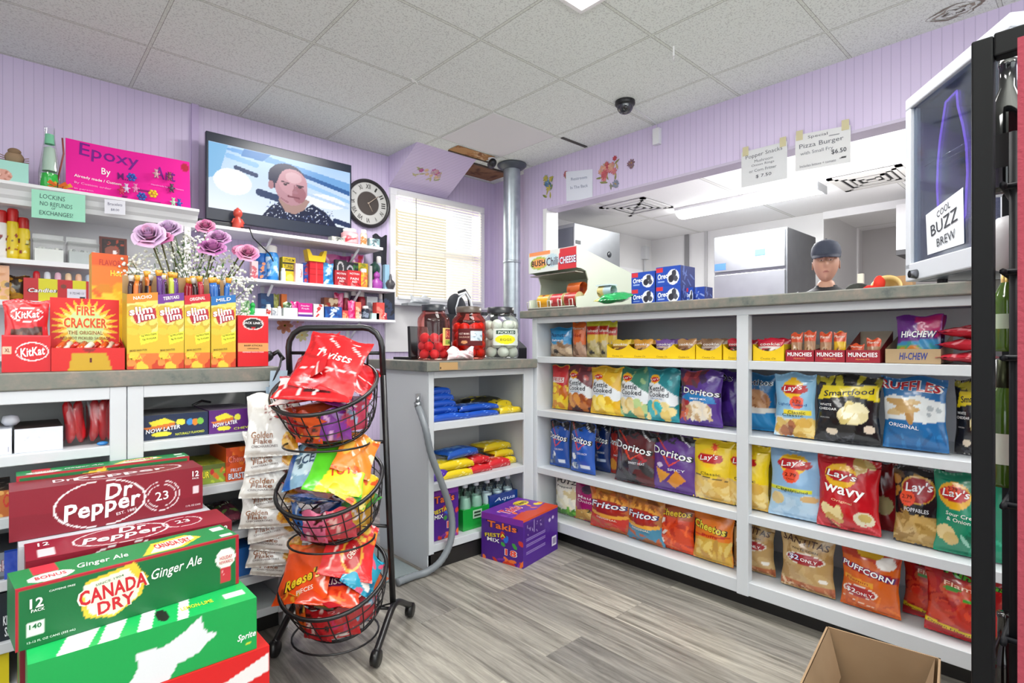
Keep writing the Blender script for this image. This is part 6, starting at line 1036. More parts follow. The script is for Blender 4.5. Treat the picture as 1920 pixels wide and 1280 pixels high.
k = M(); k.box(x0 - .003, -.004, 0, x0 + w * .46, .18, .10, '1f9a3c'); k.box(x0 + w * .46, -.006, 0, x1 + .003, .18, .14, '1c3f86'); k.quad((x0 + w * .16, -.007, .05), (x0 + w * .32, -.007, .05), (x0 + w * .32, -.007, .09), (x0 + w * .16, -.007, .09), [('f', 'b8dcc0'), ('r', .1, .2, .9, .4, '2a3a2a'), ('r', .1, .6, .9, .8, '2a3a2a')], 12); k.quad((x0 + w * .5, -.008, .09), (x1, -.008, .09), (x1, -.008, .13), (x0 + w * .5, -.008, .13), [('f', '1c3f86'), T('Aqua', .5, .5, .8, .6, 'c8dcf0', sh=.2)], 24); k.build('wrap', FILM, t)
# large purple box on the floor
a = Vector((1.70, 1.765)); u = Vector((.97, .20)).normalized(); rz = atan2(u.y, u.x)
TB = [('f', '4c1f8c'), ('r', .04, .6, .6, .9, '45197c'), ('b', 10, .1, .66, .5, .86, .03, .008, ['b8a0d8'], 3)] + [('l', .08, .62 - q * .04, .62, .62 - q * .04, .006, '9a84c4') for q in range(12)] + [('l', .3 + q * .08, .66, .3 + q * .08, .92, .005, 'b8a8d8') for q in range(5)] + [('e', .75, .75, .03, .04, 'c8b8e0'), ('e', .85, .78, .03, .04, 'c8b8e0'), ('r', .82, .14, .96, .34, 'e8e4f0'), ('r', .84, .17, .94, .31, '9a90b0'), ('l', 0, .98, 1, .98, .03, 'd8501c')]
k = M(); k.pbox(.30, .24, .215, '4a1c84', front=TB, left=TK(), top=[('f', '6a2a9a'), ('p', [(0, 0), (1, 0), (1, .3), (.6, .2), (.4, .35), (0, .25)], 'c8401c'), ('e', .75, .7, .16, .14, 'e8d02c'), ('e', .9, .4, .1, .08, 'e8d02c'), T('Fiesta', .74, .7, .26, .14, '2a1040', b=.04), T('Takis', .34, .6, .4, .26, 'd8303c', b=.06, o='f0e0f0'), ('b', 10, 0, .3, 1, .5, .06, .04, ['e8702c', '8a3ab0'], 3)], n=80, x0=0)
tag(k.build('chip_multipack_box', CARD, loc=(a.x, a.y, .0), rz=rz), 'purple chip multipack box standing on the floor in front of the corner', 'box')
# hose and mat
t = thing('grey_hose', 'grey flexible hose hanging down the side of the corner shelf unit to the floor', 'hose')
pts = [on(784, 762, x=1.338), on(797, 800, y=1.99), on(808, 850, y=1.985), on(828, 905, y=1.982), on(843, 950, y=1.985), on(848, 985, y=1.98), on(843, 1020, y=1.975), on(826, 1052, y=1.978), on(800, 1072, z=.018), on(775, 1080, z=.016), on(745, 1092, z=.016)]
def smooth(P, n=6):
    out = []
    for i in range(len(P) - 1):
        p0, p1, p2, p3 = P[max(i - 1, 0)], P[i], P[i + 1], P[min(i + 2, len(P) - 1)]
        for s in range(n):
            t_ = s / n; out.append(.5 * ((2 * p1) + (-p0 + p2) * t_ + (2 * p0 - 5 * p1 + 4 * p2 - p3) * t_ * t_ + (-p0 + 3 * p1 - 3 * p2 + p3) * t_ ** 3))
    return out + [P[-1]]
sp = smooth(pts, 8); k = M(); k.tube(sp, [.0145 + .0012 * (i % 2) for i in range(len(sp))], '7c8288', 12); k.build('hose_tube', PLAS, t)
k = M(); e = sp[0]; k.tube([e, e + Vector((-.004, 0, .02))], .016, 'a8acb0', 12); k.tube([e + Vector((-.004, 0, .02)), e + Vector((0, 0, .045))], .010, 'b8bcc0', 10); k.box(e.x - .012, e.y - .006, e.z + .04, e.x + .010, e.y + .006, e.z + .058, 'c4c8cc'); k.build('connector', METAL, t)
k = M(); k.box(.80, 2.05, .001, 1.335, 2.62, .010, '7f8a8c'); tag(k.build('grey_mat', attr_mat('mat_fabric', .9, bump=.6, bscale=90), bevel=.003), 'grey floor mat in the gap leading behind the counter', 'mat')
from math import degrees
# ================================================================== wire basket rack
RC = Vector((.862, 1.772)); RZR = radians(-51.4)
rack = thing('wire_basket_rack', 'black wire rack with three tilted baskets of candy bags standing in the aisle', 'rack', (RC.x, RC.y, 0), RZR)
BK = '17171a'
sx = lambda x, z: x - .045 * z
for s in (-1, 1):
    k = M(); k.tube([(sx(s * .172, z), 0, z) for z in (.12, .5, .9)], .0105, BK, 10); k.build('upright', BLACKM, rack)
    k = M(); k.tube(smooth([Vector(p) for p in ((s * .172, -.155, .045), (s * .172, -.12, .065), (s * .172, -.03, .115), (s * .172, .03, .115), (s * .172, .12, .065), (s * .172, .155, .045))], 5), .011, BK, 10); ft = k.build('foot_bar', BLACKM, rack)
    for e in (-1, 1):
        k = M(); k.lathe([(.001, -.012), (.024, -.012), (.026, 0), (.024, .012), (.001, .012)], '0f0f11', c=(0, 0, 0), n=18, axis='x'); k.build('caster', PLAS, ft, loc=(s * .172, e * .158, .0275))
k = M(); arc = [Vector((sx(-.172, .9), 0, .9))] + [Vector((sx(0, 1) + .172 * 1.0 * (-1 if a < 90 else 1) * 0 + (-.105 if a <= 90 else .105) - .067 * cos(radians(a)) * (1), 0, .995 + .067 * sin(radians(a)))) for a in (0, 20, 45, 70, 90)]
arc += [Vector((sx(0, 1) + .105 + .067 * sin(radians(a)), 0, .995 + .067 * cos(radians(a)))) for a in (0, 20, 45, 70, 90)] + [Vector((sx(.172, .9), 0, .9))]
k.tube(arc, .0105, BK, 10); k.build('top_arch', BLACKM, rack)
for z in (.975, .672, .385, .105):
    k = M(); k.tube([(sx(-.172, z), 0, z), (sx(.172, z), 0, z)], .006, BK, 8); k.build('cross_bar', BLACKM, rack)
k = M()
for x in (-.12, .12): k.tube([(sx(x, .97), 0, .975), (sx(x, .97), -.005, .93)], .004, BK, 6)
k.tube([(.172, .02, .12), (-.05, -.1, .09)], .003, BK, 5); k.tube([(-.172, .0, .12), (.06, -.1, .09)], .003, BK, 5); k.build('brace', BLACKM, rack)
BASK = []
for bi, (z, rx0, tl) in enumerate(((.868, .018, 27), (.560, .022, 26), (.255, .022, 24))):
    R1, R2, H = .168, .118, .155; th = radians(tl); c = Vector((sx(rx0, z), -.115, z))
    ax = Vector((0, -sin(th), cos(th))); ux = Vector((1, 0, 0)); uy = ax.cross(ux)
    ring = lambda r, h: [c - ax * h + (ux * cos(2 * pi * i / 36) + uy * sin(2 * pi * i / 36)) * r for i in range(36)]
    rd = lambda h: R2 + (R1 - R2) * (1 - h / H) ** .55
    k = M(); k.tube(ring(R1, 0), .0065, BK, 8, closed=True); b = k.build('basket_rim', BLACKM, rack)
    k = M()
    for h in (.045, .09, .13): k.tube(ring(rd(h), h), .002, BK, 5, closed=True)
    k.tube(ring(R2, H), .005, BK, 6, closed=True)
    for i in range(20):
        a = 2 * pi * i / 20; d = ux * cos(a) + uy * sin(a); k.tube([c - ax * h + d * rd(h) for h in (0, .03, .06, .1, .13, H)], .002, BK, 5, cap=False)
    for i in range(-3, 4): hw = sqrt(max(0, R2 ** 2 - (i * .032) ** 2)); k.tube([c - ax * H + uy * i * .032 - ux * hw, c - ax * H + uy * i * .032 + ux * hw], .0018, BK, 4)
    k.build('basket_wires', BLACKM, b)
    k = M(); zc = z - .19; k.tube([(sx(rx0, z) + .135 * cos(2 * pi * i / 30), -.10 + .135 * sin(2 * pi * i / 30), zc) for i in range(30)], .0035, BK, 6, closed=True); k.build('support_ring', BLACKM, rack)
    BASK.append((c, ax, ux, uy, R1, R2, H))
RM = Matrix.Translation((RC.x, RC.y, 0)) @ Matrix.Rotation(RZR, 4, 'Z')
def inbasket(bi, ox, oy, oz, w, h, L, lab, rot=(0, 0, 0), t=.03, seed=1, wr=1.6, n=30):
    c, ax, ux, uy, *_ = BASK[bi]; p = c + ux * ox + uy * oy + ax * oz
    k = bag_mesh(w, h, t, L, seed=seed, nu=n, nv=int(n * 1.2), wr=wr)
    for v in k.v: v[:, 2] -= h / 2
    o = k.build('candy_bag', FILM); o.matrix_world = RM @ Matrix.Translation(p) @ Euler([radians(a) for a in rot], 'XYZ').to_matrix().to_4x4(); return tag(o, lab, 'candy bag')
TW = lambda s: [('f', 'c8161e'), ('b', 8, .05, .1, .95, .9, .2, .04, ['e03038', 'a80e16', 'f06068'], s), ('b', 5, .1, .1, .9, .9, .12, .015, ['f4c8c8', 'f0e0e0'], s + 3), ('l', .05, .3, .95, .42, .02, 'f0d8d8')]
inbasket(0, .045, .0, .085, .20, .22, TW(1) + [T('Twists', .5, .6, .6, .14, 'f4e8e8', b=.03, sh=.2)], 'red candy bag standing tallest at the back of the top basket', (-38, 14, 12), seed=1)
inbasket(0, -.04, .02, .075, .20, .20, TW(2), 'red candy bag leaning at the left of the top basket', (-48, -26, -14), seed=2)
inbasket(0, .085, .03, .035, .19, .17, TW(5), 'bright red candy bag at the right of the top basket', (-60, 30, 24), seed=5)
inbasket(0, .01, -.075, .035, .23, .14, [('f', 'b8141c'), ('p', [(0, .9), (1, .95), (1, .7), (0, .55)], 'e8d4d4'), ('r', .40, .22, .74, .48, '3a0c10'), ('b', 8, .05, .3, .95, .95, .2, .03, ['f0e4e4', 'd84048'], 2), T('CHERRY', .57, .35, .3, .1, 'e8a0a0', b=.02)], 'red and clear candy bag lying across the front of the top basket', (-66, 4, 18), seed=7, t=.035)
inbasket(0, -.02, -.05, .01, .22, .14, TW(9) + [('p', [(0, .2), (1, .3), (1, .1), (0, 0)], 'f0e8e8')], 'red and white striped candy bag below the front one in the top basket', (-70, -8, 4), seed=8)
inner = [(0, [('e0405a', 'c8242c', 'f4e4e4', 'CLUCK'), ('8a2a9a', 'c03ac0', 'f0c8e8', 'JOLLY'), ('2a1c1e', 'd8401c', 'f0a03a', 'HOTS'), ('c8242c', 'e8e0e0', '8a141c', 'RED'), ('7aa8d8', 'd8e4f0', '3a5ca8', 'MINT'), ('b01c24', 'd84a50', '2a1416', 'CHEW'), ('d85a2c', '2a1a18', 'e8a04a', 'FIRE'), ('9a2a8a', 'd060c8', 'f0d0f0', 'GRAPE')]),
         (1, [('1c5aa8', 'd8e8f4', '4a90d0', 'COOL'), ('d87a2c', 'f0b04a', 'a83c1c', 'PEACH'), ('c85a6a', 'f0a0b0', '8a2a3a', 'BERRY'), ('2f6ab8', 'e8f0f8', '1a3a7a', 'BLUE'), ('b8404c', 'e89aa0', 'f0dcd8', 'FRUIT'), ('3a9a3a', 'e8e03a', '1a5a1a', 'LIME')]),
         (2, [('e0501c', 'f0a03a', '7a1c10', 'PEANUT'), ('c8242c', 'f0e0d8', '8a1018', 'BAR'), ('d8b83c', 'f0e08a', '8a6a1c', 'NUTS'), ('b01c2c', 'e87a80', 'f0e4e0', 'CUPS'), ('4a8ac0', 'e0ecf4', 'c83a4a', 'MIX'), ('e0601c', 'c83010', 'f4c84a', 'PIECES')])]
for bi, ls in inner:
    for i, (c1, c2, c3, tx) in enumerate(ls):
        a = 2 * pi * i / len(ls) + bi; rr = .075 if i % 4 else .02; nm = ['top', 'middle', 'bottom'][bi]
        inbasket(bi, rr * cos(a), rr * sin(a), -.115 + (i % 4) * .032, .15, .15, [('f', c1), ('b', 9, .05, .05, .95, .95, .18, .06, [c2, c1, c3], i), T(tx, .5, .55, .7, .18, c3 if i % 2 else 'f4f0ec', b=.04, r=8)], 'small %s wrapped candy bag inside the %s basket' % (['red striped', 'purple and pink', 'black and orange', 'red and white', 'pale blue', 'dark red', 'orange flame', 'violet'][i] if bi == 0 else (['blue and white', 'orange', 'rose pink', 'deep blue', 'coral red', 'lime green'][i] if bi == 1 else ['orange and maroon', 'red and cream', 'golden', 'crimson', 'light blue', 'bright orange'][i]), nm), (80 + RR.uniform(-25, 25), RR.uniform(-25, 25), RR.uniform(-180, 180)), seed=i + bi * 11, n=20, t=.026)
for bi in range(3):
    for i, (a_, c1, c2, c3, nm) in enumerate(((-2.3, 'b8242c', 'e8a0a0', '2a1618', 'dark red'), (-1.7, 'd8502c', 'f0b04a', '3a1c14', 'rust orange'), (-1.0, '8a3aa0', 'e8b0e0', 'c83a6a', 'purple'), (-.4, 'd84a6a', 'a8c8e8', 'f0e8f0', 'pink and pale blue'))):
        if bi == 1: c1, c2, nm = [('2a64b0', 'c8dcf0', 'royal blue'), ('d8688a', 'f0c8d0', 'soft pink'), ('c8404c', 'e8b0a8', 'brick red'), ('d8a02c', 'f0d86a', 'amber')][i]
        if bi == 2: c1, c2, nm = [('e8641c', 'f4c04a', 'light orange'), ('b81c24', 'f0d8d0', 'wine red'), ('c82c30', 'f0e8e4', 'scarlet and white'), ('c83440', '6ab0d0', 'red and teal')][i]
        inbasket(bi, .125 * cos(a_), .125 * sin(a_), -.075, .10, .10, [('f', c1), ('b', 12, .05, .05, .95, .95, .16, .06, [c2, c1, c3], i + bi)], nm + ' wrapped candy pressed against the wires of the %s basket' % ['top', 'middle', 'bottom'][bi], (8, 0, degrees(a_) + 90), seed=i + bi * 5 + 90, n=16, t=.022)
inbasket(1, -.075, .02, .055, .16, .17, [('f', '8ab0c8'), ('e', .5, .5, .34, .3, 'c4dce8'), ('b', 12, .2, .2, .8, .8, .07, .05, ['3a5a6a', 'dcecf4', '5a8098'], 3), ('r', 0, 0, .2, 1, '2a5ea8'), T('ICE', .55, .55, .4, .2, '2a4a6a', b=.04)], 'pale blue mint candy bag at the left of the middle basket', (-42, -18, -6), seed=21)
inbasket(1, .045, .0, .06, .18, .19, [('f', '5ac82c'), ('p', [(.2, 0), (1, 0), (1, 1), (.55, 1)], 'e8e02c'), ('b', 10, .4, .35, .9, .9, .09, .06, ['2a2a14', 'e0502c', '3a3a1c', 'd8b02c'], 6), T('SOUR', .62, .62, .5, .16, '1c1c10', b=.06, r=14), T('TOYS', .6, .4, .5, .16, 'd8401c', b=.06, r=14)], 'lime green and yellow sour candy bag in the middle basket', (-46, 10, 16), seed=22)
inbasket(1, .085, .05, .075, .13, .15, [('f', 'e8862c'), ('b', 8, 0, 0, 1, 1, .2, .08, ['f0b84a', 'd85a1c', 'f4e0c0'], 3)], 'orange candy bag at the back right of the middle basket', (-38, 24, 30), seed=23)
inbasket(1, -.06, .10, .075, .20, .11, [('f', 'd8703a'), ('b', 8, 0, 0, 1, 1, .2, .05, ['a84420', 'f0a070', 'e8e0d8'], 4)], 'orange brown candy pack sticking out at the back left of the middle basket', (-70, -14, -22), seed=24)
inbasket(1, .10, -.03, .015, .13, .13, [('f', 'e0c02c'), ('b', 9, 0, 0, 1, 1, .16, .07, ['e85a2c', '3a9a3a', 'f4e07a'], 5)], 'yellow and green candy bag at the right rim of the middle basket', (-50, 34, 20), seed=25)
inbasket(2, -.07, -.03, .045, .20, .19, [('f', 'e8501c'), ('p', [(0, .85), (1, .9), (1, 1), (0, 1)], 'f07a3a'), T("Reese's", .52, .34, .66, .18, 'e8c42c', b=.06, o='3a1c10', r=16, sh=.2), T('PIECES', .62, .16, .3, .07, 'f4e0d0', b=.03, r=14), ('b', 6, .15, .05, .5, .2, .05, .04, ['e8a02c', 'a8401c'], 3)], 'big orange peanut butter candy bag at the front left of the bottom basket', (-42, -14, -6), seed=31, t=.04)
inbasket(2, .06, .03, .085, .17, .19, [('f', 'd82a2c'), ('e', .55, .40, .22, .30, 'e8a83a'), ('e', .55, .40, .18, .25, 'b8141c'), T('CHEWY', .55, .42, .24, .1, 'f4e8d8', b=.03, r=60), ('l', .15, .1, .3, .9, .04, 'f0c0b8'), ('b', 6, .7, .7, 1, 1, .1, .06, ['e8902c', 'f0c84a'], 3)], 'red candy bag with yellow ring at the back right of the bottom basket', (-46, 18, 28), seed=32)
inbasket(2, .0, .02, .05, .15, .16, [('f', 'e0d8cc'), ('b', 12, .1, .0, .9, .6, .12, .06, ['e8c42c', 'f0d860', 'd8a81c'], 4), ('r', 0, .8, 1, 1, 'c8b49a')], 'cream and yellow candy bag between the orange and the red one', (-40, 2, 6), seed=33)
inbasket(2, .03, -.07, .02, .19, .12, [('f', 'd8401c'), ('p', [(0, .8), (1, .95), (1, .6), (0, .4)], '5a1c4a'), ('b', 7, 0, 0, 1, .6, .16, .06, ['f0702c', 'c82c14', 'e8dcd8'], 6), T('KISS', .5, .65, .3, .2, 'f0e4e0', b=.03, r=8)], 'orange and plum candy bag lying along the front rim of the bottom basket', (-64, 6, 12), seed=34)
inbasket(2, .105, .0, .03, .12, .14, [('f', '2a9ab8'), ('b', 9, 0, 0, 1, 1, .16, .06, ['e05a7a', 'f0ece8', '1c6a90'], 5)], 'turquoise and pink candy bag at the right rim of the bottom basket', (-48, 40, 30), seed=35)
sheet('printed_notice', 'white notice with black print hanging behind the middle basket', 'note', [(592, 862), (640, 850), (640, 895), (594, 902)], {'y': 1.93}, [('f', 'e8ecee')] + [('b', 40, .05, .05, .95, .95, .05, .04, ['2a2c30', 'e8ecee', '50545a'], 3)], 'e8ecee', n=30)
# ------------------------------------------------------------------ hanging strip of snack bags
hb = on(512, 700, y=1.85); face = atan2(hb.x, -hb.y) + pi
face = -radians(19)
WB = lambda s: [('f', 'd9d6d2'), ('b', 14, .0, .0, 1, 1, .16, .05, ['e8e6e2', 'cfcac4', 'f2f0ee'], s), ('e', .86, .22, .17, .16, 'd89a2c'), ('b', 6, .74, .12, .96, .34, .06, .04, ['b8701c', 'e8b84a'], s), ('p', [(.0, .10), (1, .04), (1, 0), (0, 0)], 'bfb8b0'), T('CHICHARRONES', .36, .16, .5, .04, '6a5a58', b=.02), T('Golden', .30, .34, .42, .11, '9a6a4a', b=.03), T('Flake', .32, .24, .36, .08, '8a5a40', b=.03), ('b', 26, .35, .5, .85, .85, .035, .02, ['6a2c2c', '8a4a40', 'd9d6d2'], s + 1)]
zs = [(.640, 505, .205, 0), (.588, 508, .15, 4), (.502, 505, .16, -5), (.462, 512, .14, 6), (.404, 500, .14, -3), (.360, 518, .14, 3), (.312, 520, .15, -9), (.266, 516, .13, -3), (.226, 522, .12, -12)]
ord_ = ['largest and highest', 'second from the top', 'third from the top, widest', 'fourth from the top', 'fifth from the top, in the middle', 'fourth from the bottom', 'third from the bottom', 'second from the bottom', 'lowest of all']
for i, (z, px, h, tl) in enumerate(zs):
    p = on(px, 700, y=1.865 - i * .001); w = .165 if i != 2 else .19
    k = bag_mesh(w, h, .028, WB(i), seed=i + 60, nu=40, nv=36, wr=2.2); o = k.build('snack_pouch', FILM, loc=(p.x, 1.84 + i * .006, z)); o.rotation_euler = Euler((-.30 - .12 * (i % 2), radians(-tl) * 1.3, face + .12 * ((i * 7) % 3 - 1)), 'XYZ'); tag(o, 'white snack bag on the hanging strip, ' + ord_[i], 'snack bag')
k = M(); p = on(520, 700, y=1.86); k.box(p.x - .012, 1.93, .30, p.x + .012, 1.933, .86, '9fb4c8'); k.tube([(p.x, 1.93, .86), (p.x + .03, 1.92, .93), (.70, 1.935, .96)], .004, '2a2c30', 6)
k.quad((p.x - .01, 1.925, .74), (p.x + .045, 1.918, .74), (p.x + .055, 1.918, .915), (p.x + .0, 1.925, .915), col='a8bccc'); tag(k.build('clip_strip', PLAS), 'pale blue plastic clip strip holding the hanging white snack bags', 'clip strip')
# ================================================================== soda cartons
def soda(lab, x0, x1, yf, z0, h, d, col, front, top, right=None, rz=0, n=110):
    k = M(); w = x1 - x0; k.pbox(w, d, h, col, front=front, top=top, right=right, left=[('f', col)], n=n, x0=0, off=.0007); return tag(k.build('soda_carton', CARD, loc=(x0, yf, z0), rz=rz), lab, 'soda carton')
k = M()
for x in (-.02, .18, .38): k.box(x, 1.36, 0, x + .06, 1.90, .035, 'b09468')
for i in range(5): k.box(-.03, 1.36 + i * .11, .035, .46, 1.45 + i * .11, .053, 'bfa47a')
tag(k.build('wooden_pallet', CARD), 'low wooden pallet under the stack of soda cartons', 'pallet')
REDC, GR = 'c81c1c', '12703a'
def coke(): return [('f', 'd41a1c'), ('p', [(.55, .0), (.70, .52), (1, .86), (1, .52), (.78, .34), (.64, 0)], 'e8e4e4')]
soda('red cola carton with white ribbon at the bottom of the front stack', .045, .455, 1.335, .175, .119, .15, REDC, coke(), [('f', 'd82422')])
soda('red cola carton hidden lowest in the front stack', .03, .44, 1.34, .055, .119, .15, REDC, coke(), [('f', 'd82422')])
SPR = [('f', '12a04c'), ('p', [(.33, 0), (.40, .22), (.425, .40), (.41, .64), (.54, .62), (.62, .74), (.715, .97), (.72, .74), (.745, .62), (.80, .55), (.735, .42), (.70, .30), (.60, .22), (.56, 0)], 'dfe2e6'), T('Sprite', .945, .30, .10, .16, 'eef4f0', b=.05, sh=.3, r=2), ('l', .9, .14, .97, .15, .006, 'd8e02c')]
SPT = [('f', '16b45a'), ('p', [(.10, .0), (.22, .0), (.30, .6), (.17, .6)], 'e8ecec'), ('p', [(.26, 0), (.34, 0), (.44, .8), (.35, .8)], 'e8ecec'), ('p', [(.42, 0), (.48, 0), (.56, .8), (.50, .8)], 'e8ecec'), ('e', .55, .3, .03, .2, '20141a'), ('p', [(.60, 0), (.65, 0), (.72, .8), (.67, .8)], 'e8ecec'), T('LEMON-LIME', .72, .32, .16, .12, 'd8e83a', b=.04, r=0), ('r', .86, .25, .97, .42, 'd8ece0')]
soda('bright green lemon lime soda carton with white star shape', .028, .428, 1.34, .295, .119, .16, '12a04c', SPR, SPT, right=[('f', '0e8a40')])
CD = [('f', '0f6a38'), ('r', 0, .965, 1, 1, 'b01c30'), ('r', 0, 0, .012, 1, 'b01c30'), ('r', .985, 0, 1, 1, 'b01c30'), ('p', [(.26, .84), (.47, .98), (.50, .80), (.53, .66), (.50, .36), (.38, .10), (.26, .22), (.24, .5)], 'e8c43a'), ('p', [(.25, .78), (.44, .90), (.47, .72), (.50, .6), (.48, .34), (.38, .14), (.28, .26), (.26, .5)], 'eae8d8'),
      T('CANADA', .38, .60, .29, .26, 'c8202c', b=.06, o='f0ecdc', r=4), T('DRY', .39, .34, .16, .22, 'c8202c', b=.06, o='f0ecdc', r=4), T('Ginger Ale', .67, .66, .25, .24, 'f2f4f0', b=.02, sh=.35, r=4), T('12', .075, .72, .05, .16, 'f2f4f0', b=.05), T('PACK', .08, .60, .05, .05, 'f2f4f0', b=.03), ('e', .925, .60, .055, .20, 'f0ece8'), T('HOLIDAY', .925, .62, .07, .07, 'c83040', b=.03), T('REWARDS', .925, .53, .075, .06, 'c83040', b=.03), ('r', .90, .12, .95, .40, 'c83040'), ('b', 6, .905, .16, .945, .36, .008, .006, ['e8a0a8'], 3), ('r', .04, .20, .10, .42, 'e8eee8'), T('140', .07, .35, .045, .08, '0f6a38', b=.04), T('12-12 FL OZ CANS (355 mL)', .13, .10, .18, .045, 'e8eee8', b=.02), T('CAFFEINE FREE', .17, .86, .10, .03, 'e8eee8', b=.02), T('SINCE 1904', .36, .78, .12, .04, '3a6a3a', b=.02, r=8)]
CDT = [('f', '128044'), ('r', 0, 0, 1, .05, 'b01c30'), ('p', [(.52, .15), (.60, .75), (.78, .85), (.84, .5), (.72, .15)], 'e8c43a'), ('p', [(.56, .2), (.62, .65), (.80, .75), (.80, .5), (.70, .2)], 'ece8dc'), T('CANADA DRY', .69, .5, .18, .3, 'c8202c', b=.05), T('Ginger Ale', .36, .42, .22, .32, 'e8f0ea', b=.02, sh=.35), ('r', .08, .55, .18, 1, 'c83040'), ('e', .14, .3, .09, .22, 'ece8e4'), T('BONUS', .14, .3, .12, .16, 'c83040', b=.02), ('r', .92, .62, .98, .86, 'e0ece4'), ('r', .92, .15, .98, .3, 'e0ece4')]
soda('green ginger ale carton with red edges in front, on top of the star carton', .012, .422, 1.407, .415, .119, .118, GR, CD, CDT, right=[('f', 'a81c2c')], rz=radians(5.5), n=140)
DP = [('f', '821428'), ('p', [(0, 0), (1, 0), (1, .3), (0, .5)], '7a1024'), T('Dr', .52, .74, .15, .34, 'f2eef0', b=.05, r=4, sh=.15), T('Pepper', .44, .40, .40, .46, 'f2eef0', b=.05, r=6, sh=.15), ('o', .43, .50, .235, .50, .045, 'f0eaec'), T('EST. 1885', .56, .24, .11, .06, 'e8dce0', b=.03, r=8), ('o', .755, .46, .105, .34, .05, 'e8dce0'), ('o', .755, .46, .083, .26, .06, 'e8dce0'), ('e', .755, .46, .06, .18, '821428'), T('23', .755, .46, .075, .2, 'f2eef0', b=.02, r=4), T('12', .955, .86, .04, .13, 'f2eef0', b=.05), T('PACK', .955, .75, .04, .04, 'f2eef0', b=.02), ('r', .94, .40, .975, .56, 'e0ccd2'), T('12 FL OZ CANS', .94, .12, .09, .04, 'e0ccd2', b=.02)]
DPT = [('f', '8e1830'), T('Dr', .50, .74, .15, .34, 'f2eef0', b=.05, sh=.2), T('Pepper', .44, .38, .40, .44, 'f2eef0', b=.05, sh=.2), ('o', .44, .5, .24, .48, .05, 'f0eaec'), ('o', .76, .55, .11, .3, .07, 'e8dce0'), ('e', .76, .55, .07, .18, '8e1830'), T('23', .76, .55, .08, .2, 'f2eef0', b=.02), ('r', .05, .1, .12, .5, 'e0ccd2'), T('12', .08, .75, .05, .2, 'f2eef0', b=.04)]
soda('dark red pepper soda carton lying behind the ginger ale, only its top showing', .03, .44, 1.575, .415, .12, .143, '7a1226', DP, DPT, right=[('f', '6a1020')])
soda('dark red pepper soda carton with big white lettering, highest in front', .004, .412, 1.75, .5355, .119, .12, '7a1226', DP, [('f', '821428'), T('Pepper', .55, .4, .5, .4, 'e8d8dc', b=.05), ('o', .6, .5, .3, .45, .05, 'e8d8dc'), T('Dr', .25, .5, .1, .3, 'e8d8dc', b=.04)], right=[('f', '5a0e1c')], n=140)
soda('silver white soda carton peeking out as a thin strip below the pepper carton', .02, .425, 1.702, .415, .119, .17, 'b8bcc4', [('f', 'b8bcc4')], [('f', 'c4c8d0')])
soda('green ginger ale carton at the very back, leaning on the shelf unit', .018, .405, 1.874, .5355, .132, .07, GR, CD, CDT, right=[('f', 'a81c2c')])
for i in range(3):
    soda(['red cola carton hidden in the lowest middle layer', 'green soda carton hidden in the second middle layer', 'dark red soda carton hidden in the third middle layer'][i], .02, .42, 1.51, .055 + .12 * i, .119, .16, ['b81c1c', '12703a', '7a1226'][i], [('f', ['b81c1c', '12703a', '7a1226'][i])], [('f', ['b81c1c', '12703a', '7a1226'][i])], n=6)
    soda(['red cola carton hidden in the lowest back layer', 'green soda carton hidden in the second back layer', 'dark red soda carton hidden in the third back layer'][i], .02, .42, 1.69, .055 + .12 * i, .119, .20, ['b81c1c', '12703a', '7a1226'][i], [('f', ['b81c1c', '12703a', '7a1226'][i])], [('f', ['b81c1c', '12703a', '7a1226'][i])], n=6)
# cardboard box --------------------------------------------------------
t = thing('cardboard_box', 'open brown cardboard box on the floor at the lower right', 'box', (1.505, .47, 0), atan2(-.14, -.99))
k = M(); w, l, h, th = .225, .36, .30, .004       # local x: toward the viewer, local y: to the right
for b in ((0, 0, 0, l, th, h), (0, w - th, 0, l, w, h), (0, 0, 0, th, w, h), (l - th, 0, 0, l, w, h), (0, 0, 0, l, w, th)): k.box(*b, 'a0835f')
k.build('box_body', CARDB, t)
for s in (0, 1):
    k = M(); y0_ = th + .002 if s == 0 else w - th - .006; k.add([(th, y0_, h), (l - th, y0_, h), (l - .03, y0_ + (.03 if s == 0 else -.03), h - .10), (.03, y0_ + (.03 if s == 0 else -.03), h - .10)], [(0, 1, 2, 3)], hx('a0835f')); k.build('flap', CARDB, t)
# ================================================================== bar goods
ZB = 1.184
t = thing('can_dispenser', 'cream can dispenser with colourful logo header on the bar counter', 'dispenser', (2.08, 1.775, ZB))
# local: x away along the counter depth, y toward the left end
Wd, Dd, Hf, Hb = .335, .475, .315, .215
prof = [(0, .26), (0, Hf), (Dd, Hb), (Dd, 0), (0, 0), (0, .06), (.06, .07), (.085, .10), (.09, .15), (.07, .195), (.03, .205), (0, .205)]
for y in (0, Wd):
    k = M(); n = len(prof); vv = [(x, y + e, z) for e in (0, .006) for x, z in prof]
    k.add(vv, [tuple(range(n)), tuple(range(2 * n - 1, n - 1, -1))] + [(i, i + n, (i + 1) % n + n, (i + 1) % n) for i in range(n)], hx('d4dccb')); k.build('side_panel', PLAS, t)
k = M(); k.add([(0, 0, Hf), (0, Wd, Hf), (Dd, Wd, Hb), (Dd, 0, Hb)], [(0, 1, 2, 3)], hx('dfe5d8')); k.box(.3, .006, .0, .306, Wd, .2, 'c8d0bf'); k.box(.0, .006, .0, .3, Wd, .012, 'c8ccc0'); k.build('cover', PLAS, t)
